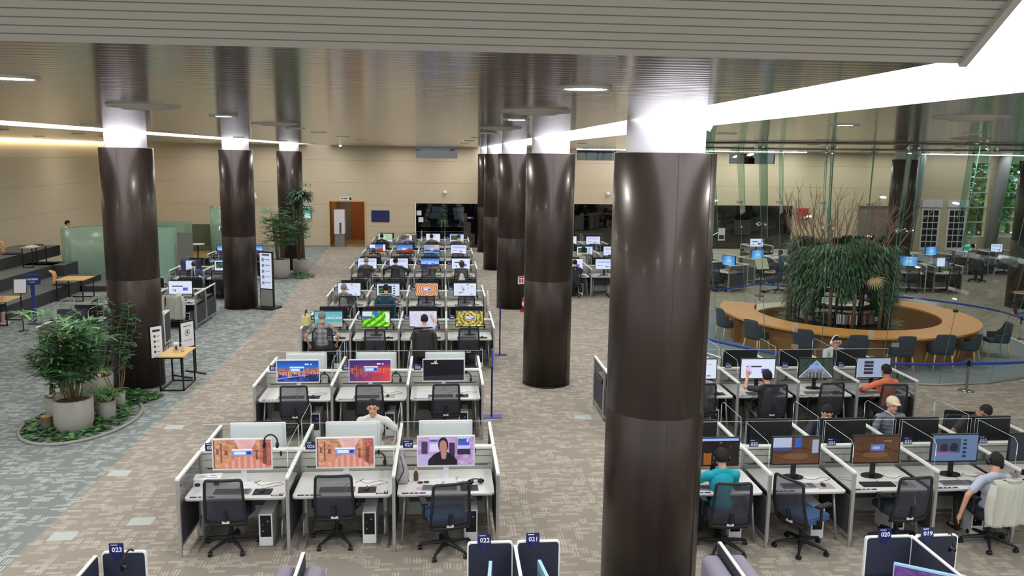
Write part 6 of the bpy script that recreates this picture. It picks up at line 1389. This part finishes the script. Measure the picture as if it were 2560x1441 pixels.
# armchairs around the counter
def drum_chair():
    t = thing('armchair', 'x', 'chair'); m = MB(); n, k_ = 12, 7; vs = []
    for j in range(k_+1):
        v = j/k_
        for i in range(n+1):
            u = -1+2*i/n; a = u*1.9; k2 = 1/(1+math.exp((abs(u)-.47)*22)); hgt = .40+(.2+.3*k2)*v; px_ = max(-.24, min(.24, .33*math.sin(a))); vs.append((px_*(1+.1*v), (-.24-.05*v if abs(u) < .42 else -.24-.05*v*k2+(abs(u)-.42)*.66), hgt))
    m.add(vs, [(j*(n+1)+i, j*(n+1)+i+1, (j+1)*(n+1)+i+1, (j+1)*(n+1)+i) for j in range(k_) for i in range(n)], 0, True); o = obj('back_shell', m, 'slate_fabric', t); s = o.modifiers.new('t', 'SOLIDIFY'); s.thickness = .03
    obj('seat', MB().rbox((-.24, -.22, .38), (.24, .26, .46), .08), 'slate_fabric', t)
    for sx in (-1, 1):
        for sy, yy in ((-1, -.2), (1, .2)): obj('leg', MB().tube([(sx*.19, yy, .4), (sx*.24, yy*1.3, 0)], [.022, .014], 8), 'oak_light', t)
    return t
K_DC = Kit(drum_chair())
for i, (x, y, rz, l) in enumerate(((7.85, 22.0, -1.4, 'slate armchair with wooden legs, leftmost at the curved counter'), (8.1, 20.5, -1.05, 'slate armchair with wooden legs, second from left at the curved counter'), (8.9, 19.4, -.6, 'slate armchair with wooden legs, third from left at curved counter'), (9.85, 18.75, -.2, 'slate armchair partly hidden behind the person in pale shirt'),
    (10.9, 18.6, .0, 'slate armchair facing the counter, right of the person in pale shirt'), (12.0, 18.75, -.15, 'slate armchair with round sticker mark, nearest the belt post'), (12.95, 19.15, .75, 'slate armchair turned sideways under the right end of the counter'), (14.3, 20.0, 1.35, 'slate armchair alone at right, facing left beyond the counter'))):
    K_DC.put((x, y, .012), rz, l, 'slate armchairs in the glass drum')
# belt barrier around the drum
def belt_post(x, y, label, h=.68):
    t = thing('belt_post', label, 'barrier post', (x, y, 0)); obj('base', MB().lathe([(.001, .025), (.05, .025), (.16, .012), (.17, 0)], seg=28), 'steel', t); obj('pole', MB().cyl((0, 0, 0), .028, .02, h, 16), 'steel', t); obj('belt_head', MB().cyl((0, 0, 0), .034, h-.12, h, 16), 'black_gloss', t); return t
BP = [(6.2, 19.9), (11.49, 16.87), (15.9, 18.6), (16.35, 21.9), (14.7, 25.6), (11.2, 28.3), (7.6, 26.4)]
BL = ['at far left end of the belt, behind the nearest column', 'in front of the glass drum on open carpet', 'to the right of the glass drum, cut by picture edge', 'behind the right armchair outside the drum', 'behind the green tower at right', 'beyond the drum near the person in white cap', 'beyond the drum at far left']
for p, l in zip(BP, BL): belt_post(*p, 'steel belt barrier post '+l)
BS = ['from the nearest column to the front post', 'from the front post to the right edge', 'right of the drum', 'behind the curved counter at right', 'behind the green tower', 'beyond the drum at left']
for i in range(6):
    a, b = Vector((*BP[i], 0)), Vector((*BP[i+1], 0)); m = MB(); n = 14; vs = []; nr = (b-a).normalized().cross(Vector((0, 0, 1)))
    mid = (a+b)/2-Vector((DC[0], DC[1], 0)); bow = max(0, 5.45-mid.length) if i != 4 else .2; out_ = mid.normalized()
    for j in range(n+1):
        s_ = j/n; c = a.lerp(b, s_)+out_*bow*4*s_*(1-s_); z = .62-.05*math.sin(s_*PI); vs += [c+Vector((0, 0, z-.03)), c+Vector((0, 0, z+.03))]
    m.add(vs, [(2*j, 2*j+2, 2*j+3, 2*j+1) for j in range(n)], 0, True); o = obj('belt', m, 'belt_blue'); tag(o, 'blue stretched belt '+BS[i], 'barrier belt', 'blue belts around the glass drum'); s = o.modifiers.new('t', 'SOLIDIFY'); s.thickness = .004
# ================================================================ angled desks beyond the drum
def far_desk(x, y, rz, kind, w, label, chair=True, two=False):
    q = label
    kw('spine', 1.11).put((x, y, 0), rz, 'cream desk screen, '+q, 'cream screens beyond the drum')
    kw('desk', 1.11).put((x+1.03*math.sin(rz), y-1.03*math.cos(rz), 0), rz, 'white desk, '+q, 'white desks beyond the drum')
    if kind: K_MB.put((x+.46*math.sin(rz), y-.46*math.cos(rz), 0), rz, 'black monitor, '+q, 'monitors beyond the drum', {'display': screen_mesh(kind, .645, .365, 36)})
    if chair: K_LO.put((x+1.0*math.sin(rz), y-1.0*math.cos(rz), 0), rz+.2, 'black mesh-back chair, '+q, 'office chairs beyond the drum')
    for s in (-1, 1):
        K_DIV.put((x+1.03*math.sin(rz)+s*.56*math.cos(rz), y-1.03*math.cos(rz)+s*.56*math.sin(rz), 0), rz, 'grey desk divider, %s end, %s' % ('left' if s < 0 else 'right', q), 'desk dividers beyond the drum')
FD = [(11.3, 31.0, -1.1, 'blue', 'left group beyond the drum, nearest'), (10.8, 32.2, -1.1, 'web', 'left group beyond the drum, second'), (10.2, 33.5, -1.1, 'mountain', 'left group beyond the drum, third'), (12.6, 33.2, .35, 'blue', 'left group beyond the drum, at the person in dark shirt'), (13.8, 33.6, .35, None, 'left group beyond the drum, farthest right'),
      (18.2, 31.2, -.35, 'blue', 'right group beyond the drum, with bright blue screen'), (19.3, 31.1, .0, 'bluedoc', 'right group beyond the drum, beside the bright blue screen'), (16.9, 31.6, -.35, 'off', 'right group beyond the drum, left end'), (21.0, 34.8, .3, 'blue', 'far right group by the windows, left'), (23.6, 36.0, .2, 'land', 'far right group by the windows, middle'), (25.0, 36.2, .2, 'web3', 'far right group by the windows, right'), (19.4, 37.5, .2, 'grass', 'far group near the white grid doors'), (8.9, 34.5, 0, 'blue', 'left rear group beyond the drum'), (14.5, 38, .1, 'web', 'rear group before the dark glass room, left'), (17, 38.5, .1, 'web2', 'rear group before the dark glass room, right')]
for x, y, rz, kd, l in FD: far_desk(x, y, rz, kd, 1.11, l)
t = thing('tilted_board', 'cream tilted lectern board on stand beyond the drum', 'stand', (11.6, 29.3, 0), .2); obj('board', MB().cbox((0, 0, 1.2), (.5, .03, .42), 0, rx=-.5), 'cream_ledge', t); obj('pole', MB().cyl((0, .02, 0), .02, 0, 1.1, 8), 'black_steel', t); obj('foot', MB().cyl((0, .02, 0), .18, 0, .02, 16), 'black_steel', t)
# white grid doors on the far right wall
for i, (x, l) in enumerate(((27.5, 'left'), (29.05, 'right'))):
    w = struct('door_%d' % (3+i), MB().box((x-.6, YB-.06, 0), (x+.5, YB-.01, 2.35)), 'white_paint', 'white door with small square panes, %s one' % l)
    m = MB()
    for a in range(3):
        for b in range(6): m.box((x-.5+a*.31, YB-.07, .15+b*.36), (x-.24+a*.31, YB-.06, .45+b*.36))
    obj('panes', m, 'dark_wall', w)
    tag(obj('door_header', MB().box((x-.65, YB-.1, 2.42), (x+.55, YB-.01, 2.85)), 'white_paint'), 'white lintel box above the %s grid door' % l, 'lintel')
t = thing('fire_alarm_box', 'red box with white lamps on the far wall behind the branches', 'alarm box', (19.95, YB-.02, 2.0)); obj('housing', MB().box((-.3, -.1, -.35), (.3, 0, .3)), 'red_paint', t); obj('lamp', MB().ell((-.12, -.11, -.22), (.08, .05, .06)).ell((.12, -.11, -.22), (.08, .05, .06)), 'white_plastic', t)
t = thing('glass_notice', 'white square notice with black lettering on the drum glass', 'notice', (9.0, 26.3, 2.55), .3); obj('plate', MB().box((-.13, -.01, -.2), (.13, 0, .2)), 'paper', t); obj('lettering', MB().box((-.1, -.014, -.15), (.1, -.01, -.02)), 'ink', t)
# outside trees behind the windows
for i, (x, y, s_, l) in enumerate(((24.5, 52, 1.0, 'left of the far windows'), (28.5, 54, 1.25, 'behind the first tall far window'), (32, 53, 1.2, 'behind the second tall far window'), (36.5, 54, 1.3, 'right of the far windows'), (40, 56, 1.4, 'at the far right outside'))):
    t = thing('tree', 'bright green leafy tree outside, '+l, 'tree', (x, y, 0)); r = random.Random(60+i); m = MB()
    for j in range(1500): a = r.random()*6.28; ph = math.acos(r.uniform(-1, 1)); q = (1.55+.35*math.sin(a*3+ph*4))*s_*r.random()**.3; p = (q*math.sin(ph)*math.cos(a), q*math.sin(ph)*math.sin(a)*.7, 3.3*s_*.8+q*math.cos(ph)*1.3); aa = r.random()*6.28; blade(m, p, (math.cos(aa), math.sin(aa), r.uniform(-.5, .7)), (0, 0, 1), .5, .16, .7, int(r.random() < .5), 2)
    obj('crown', m, ['tree_a', 'tree_b'] if 'tree_a' in MT else [pm('tree_a', (92, 150, 66), .7), pm('tree_b', (140, 186, 90), .7)], t); obj('trunk', MB().tube([(0, 0, 0), (0, 0, 2.5*s_)], [.18, .1], 10), 'bark', t)
t = tag(obj('hedge', MB().box((23, 57, 0), (42, 58, 2.2)), 'hedge_g'), 'green hedge along the terrace outside', 'hedge') if pm('hedge_g', (110, 150, 80), .9, noise=.5, nscale=2) else None
# ================================================================ people in the hall
N_, M_, Fv = .0075, .0105, .015
# front row, far side: white polo
p, hd, _ = person('person in white polo shirt seated facing camera behind the middle front monitor', (-1.04, 12.0, 0), PI, 'cl_white', 'cl_dark', 'hair_black', pitch=.02, lean=.04, vox=N_, LW=(-.3, .24, .78), RW=(.1, .36, .78), polL=(-.9, -.1, -.5), hip=(0, -.05, .61))
# right block front row, far side
p, hd, _ = person('person with dark hair and white face mask, bent over behind the third right-block monitor', (5.84, 11.95, 0), PI, 'cl_navy', 'cl_dark', 'hair_black', pitch=.45, lean=.16, vox=N_, sleeve='long', mask=True, hip=(0, -.05, .57))
p, hd, _ = person('person in cream cap and grey striped shirt facing camera, right block', (7.02, 12.05, 0), PI, 'cl_greystripe', 'cl_dark', 'hair_grey', pitch=.05, lean=.04, vox=N_, cap='cap_cream', LW=(-.25, .3, .78), RW=(.24, .33, .78), hip=(0, -.05, .55))
p, hd, _ = person('person in dark grey shirt leaning far forward over the desk, head down, right side', (8.4, 12.0, 0), PI-.45, 'cl_dark', 'cl_black', 'hair_black', pitch=.7, roll=-.5, lean=.26, vox=N_, LW=(-.2, .45, .8), RW=(.3, .42, .8), hip=(0, -.05, .63), skin='skin_tan')
jk = jacket_on_chair('black jacket hung on the chair back behind the leaning person', (8.2, 11.97, 0), PI-.3, 'cl_black', w=.5, z0=.5, sleeves=False)
# right block front row near side
p, (HC, R), _ = person('person in teal shirt seen from behind at the desk beside nearest column', (3.62, 10.0, 0), .05, 'cl_teal', 'cl_dark', 'hair_black', pitch=.15, lean=.1, vox=N_, LW=(-.2, .4, .78), RW=(.1, .42, .78), polL=(-.9, -.2, -.5), hip=(-.02, -.02, .49))
worn_headphones('black headphones worn by the person in teal shirt', (3.62, 10.0, 0), .05, HC, R)
p, (HC, R), _ = person('person in pale blue shirt seen from behind, right arm hanging, far right front desk', (7.18, 9.85, 0), .1, 'cl_pale', 'cl_dark', 'hair_black', pitch=.25, lean=.02, roll=.3, side=.02, vox=N_, LW=(-.42, -.02, .44), RW=(.2, .3, .76), polL=(-1, -.3, .2), hip=(0, -.03, .43), shoes='shoe_black', skin='skin')
worn_headphones('black headphones worn by the person in pale blue shirt', (7.18, 9.85, 0), .1, HC, R)
jacket_on_chair('pale beige jacket spread over the chair back at the far right front desk', (7.15, 9.76, 0), .12, 'cl_beige', w=.6, z0=.4)
# right block second row
p, hd, W_ = person('person with black hair raising a white phone toward the monitor under sign 059', (5.83, 14.2, 0), .1, 'cl_dark', 'cl_grey', 'hair_black', pitch=.05, lean=.0, vox=N_, LW=(-.18, .36, 1.02), RW=(.15, .35, .77), polL=(-.8, -.2, -.9), hip=(0, -.04, .42), handfwd=(0, .1, 1.4))
wl = Matrix.Rotation(.1, 3, 'Z') @ W_[0]+Vector((5.83, 14.2, 0)); t = thing('phone', 'pale lilac phone held up by the black-haired person', 'phone', (wl.x+.035, wl.y+.02, wl.z+.03)); obj('body', MB().rbox((-.035, -.005, 0), (.035, .005, .15), .008, ax='y'), 'phone_lilac', t) if pm('phone_lilac', (200, 180, 226), .3, emis=(200, 180, 226), es=.35) else None
p, hd, _ = person('person in orange shirt leaning to the desk, seen from behind under sign 061', (8.12, 14.15, 0), .2, 'cl_orange', 'cl_dark', 'hair_black', pitch=.1, lean=.1, side=.03, sleeve='long', vox=N_, LW=(-.3, .34, .77), RW=(.12, .4, .77), polL=(-1, .1, -.3), hip=(.02, 0, .52), skin='skin_tan')
p, hd, _ = person('person in lilac shirt half hidden by the nearest column', (4.64, 14.25, 0), .1, 'cl_lilac', 'cl_dark', 'hair_brown', pitch=.3, lean=.06, vox=M_, hip=(0, -.04, .5))
p, (HC, R), _ = person('person in mint shirt with glasses facing camera in front of the curved counter', (8.1, 16.2, 0), PI+.12, 'cl_mint', 'cl_dark', 'hair_black', pitch=.1, lean=.02, vox=N_, glasses=True, hip=(0, -.05, .6), LW=(-.2, .3, .76), RW=(.2, .32, .76))
worn_headphones('white headphones worn by the person with glasses', (8.1, 16.2, 0), PI+.12, HC, R, 'white_plastic', 'white_plastic')
# middle block third row
p, hd, _ = person('grey-haired person in checked shirt, elbows out, leftmost desk of third row', (-2.78, 19.05, 0), .0, 'cl_check', 'cl_dark', 'hair_grey', pitch=.1, lean=.04, vox=M_, LW=(-.33, .08, .62), RW=(.32, .08, .64), polL=(-1, -.6, -.2), polR=(1, -.6, -.2), hip=(0, -.05, .6))
p, hd, _ = person('person in white shirt with right arm raised toward the map screen, third row', (-.44, 19.1, 0), 0, 'cl_pale', 'cl_dark', 'hair_black', pitch=.15, lean=.05, vox=M_, RW=(.14, .42, 1.22), LW=(-.2, .35, .77), polR=(.8, -.1, -.6), hip=(0, -.05, .52))
jacket_on_chair('dark grey jacket hung on the third chair of the third row', (-.44, 18.98, 0), 0, 'cl_dark', w=.5, z0=.4)
p, hd, _ = person('dark-haired person facing camera behind the map screen monitor of third row', (-.4, 21.0, 0), PI, 'cl_dark', 'cl_dark', 'hair_black', style='bob', pitch=.5, lean=.08, vox=M_, hip=(0, -.05, .42)); p, hd, _ = person('white-haired person facing camera behind the golden picture monitor', (.68, 21.0, 0), PI, 'cl_grey', 'cl_dark', 'hair_white', pitch=.5, lean=.08, vox=M_, hip=(0, -.05, .44))
# fourth row
p, hd, _ = person('grey-haired person in grey shirt, leftmost desk of fourth row', (-2.8, 23.45, 0), 0, 'cl_grey', 'cl_dark', 'hair_grey', lean=.06, vox=M_, hip=(0, -.05, .57)); p, hd, _ = person('black-haired person in striped shirt, second desk of the fourth row', (-1.62, 23.45, 0), 0, 'cl_stripe', 'cl_dark', 'hair_black', lean=.05, vox=M_, RW=(.3, .3, .76), polR=(1, -.2, -.3), hip=(0, -.05, .55))
jacket_on_chair('dark teal jacket hung on the second chair of the fourth row', (-1.62, 23.32, 0), 0, 'cl_tealdark', w=.5, z0=.4)
# fifth row
p, hd, _ = person('balding person in olive shirt, leftmost desk of fifth row', (-2.7, 29.25, 0), -.1, 'cl_olive', 'cl_dark', 'hair_grey', lean=.05, vox=Fv, hip=(0, -.05, .6)); p, hd, _ = person('dark-haired person in grey-brown shirt with arms spread, second desk of fifth row', (-1.68, 29.25, 0), 0, 'cl_dark', 'cl_dark', 'hair_black', lean=.1, vox=Fv, LW=(-.42, .3, .77), RW=(.42, .3, .77), polL=(-1, -.3, 0), polR=(1, -.3, 0), sleeve='long', hip=(0, -.05, .6)); p, hd, _ = person('person with dark bob hair and white top, rightmost desk of fifth row', (.65, 29.25, 0), .1, 'cl_white', 'cl_dark', 'hair_brown', style='bob', lean=.06, vox=Fv, LW=(-.35, .25, .76), hip=(0, -.05, .5))
# sixth and seventh rows
p, hd, _ = person('person in pink-brown shirt low in the chair, leftmost desk of sixth row', (-2.8, 33.8, 0), 0, 'cl_brown', 'cl_dark', 'hair_brown', lean=.0, vox=Fv, hip=(0, -.05, .4))
for x, sh_, hr, cap, l in ((-2.83, 'cl_black', 'hair_black', None, 'person in black top, leftmost desk of the farthest row'), (-1.65, 'cl_lilac', 'hair_grey', 'cap_cream', 'person in pale cap, second desk of the farthest row'), (-.55, 'cl_grey', 'hair_black', None, 'person in grey shirt, third desk of the farthest row'), (.7, 'cl_beige', 'hair_brown', None, 'person in beige shirt, rightmost desk of the farthest row')):
    person(l, (x, 38.5, 0), 0, sh_, 'cl_dark', hr, lean=.06, vox=Fv, cap=cap, hip=(0, -.05, .56))
# left block
person('person in blue-grey shirt typing at the left block third row', (-8.45, 28.75, 0), -.1, 'cl_blue', 'cl_dark', 'hair_brown', lean=.1, vox=Fv, RW=(.3, .3, .76), hip=(0, -.05, .53)); person('person in dark jacket partly hidden behind the second left column', (-7.55, 33.2, 0), 0, 'cl_navy', 'cl_dark', 'hair_black', lean=.12, vox=Fv, sleeve='long', hip=(0, -.05, .58))
jacket_on_chair('light grey jacket hung on the chair in front of the left block web page screen', (-7.45, 23.95, 0), -.3, 'cl_beige', w=.6, z0=.3)
t = thing('handbag', 'brown handbag on white strap hanging over left block desk screen', 'bag', (-7.95, 27.0, .55)); obj('bag_body', MB().rbox((-.17, -.05, 0), (.17, .05, .34), .06, ax='y'), 'cl_brown', t); obj('strap', MB().tube([(-.06, 0, .33), (-.03, 0, .8), (.03, 0, .8), (.06, 0, .33)], .012, 6), 'white_plastic', t)
person('person in dark red shirt playing at the low table by the left edge', (-12.95, 24.4, 0), -1.2, 'cl_redbrown', 'cl_dark', 'hair_black', lean=.2, vox=M_, shorts=True, shoes='shoe_white', hip=(0, -.1, .5), LW=(-.12, .36, .76), RW=(.12, .38, .76)) if cloth_mat('cl_redbrown', (112, 58, 52)) else None
person('person with dark hair and white top standing inside the frosted glass booth', (-14.9, 34.4, .45), -1.2, 'cl_white', 'cl_dark', 'hair_black', lean=.02, vox=M_, pitch=.2, hip=(0, -.05, .95), knees=((-.1, 0, .5), (.1, 0, .5)), LW=(-.28, .05, .95), RW=(.28, .05, .95))
# far right block
person('black-haired person in dark top, left desk of the far right block', (4.68, 29.2, 0), 0, 'cl_black', 'cl_dark', 'hair_black', lean=.02, vox=Fv, hip=(0, -.05, .55)); person('curly-haired person in pale top, second row of far right block', (5.72, 33.5, 0), 0, 'cl_beige', 'cl_dark', 'hair_black', style='bob', lean=.06, vox=Fv, hip=(0, -.05, .55)); person('person facing camera behind the first far right block desks', (6.1, 31.05, 0), PI, 'cl_dark', 'cl_dark', 'hair_black', pitch=.5, vox=Fv, hip=(0, -.05, .48))
# beyond the drum
person('person in white cap and shorts sitting sideways beyond the glass drum', (12.55, 30.1, 0), 1.2, 'cl_navy', 'cl_denim', 'hair_grey', lean=.12, vox=Fv, cap='cl_white', shorts=True, hip=(0, -.05, .62)); K_LO.put((12.6, 30.1, 0), 1.2, 'black office chair under the person in white cap', 'office chairs beyond the drum')
person('masked person in dark shirt behind the bright blue monitor beyond the drum', (13.5, 32.2, 0), .35, 'cl_blue', 'cl_dark', 'hair_black', mask=True, vox=Fv, hip=(0, -.05, .6)); person('person in white-patterned shirt bent low beyond the left of the drum', (11.1, 31.6, 0), -1.1, 'cl_check', 'cl_dark', 'hair_black', pitch=.7, lean=.25, vox=Fv, hip=(0, -.05, .5))
person('black-haired person in grey top before bright screen near the tall windows', (23.4, 34.9, 0), .2, 'cl_grey', 'cl_dark', 'hair_black', vox=Fv, hip=(0, -.05, .6)); person('brown-haired person in dark patterned shirt, far right by the windows', (22.3, 32.9, 0), -.9, 'cl_olive', 'cl_dark', 'hair_brown', lean=.1, vox=Fv, hip=(0, -.05, .55)); K_LO.put((22.35, 32.9, 0), -.9, 'black office chair under the person in dark patterned shirt', 'office chairs beyond the drum')
person('person in black clothes with red shoes sitting at the right edge', (19.1, 25.3, 0), 1.0, 'cl_black', 'cl_black', 'hair_black', lean=.1, vox=Fv, shoes='red_paint', hip=(0, -.05, .6)); t = K_LO.put((19.15, 25.3, 0), 1.0, 'black office chair under the person with red shoes', 'office chairs beyond the drum')
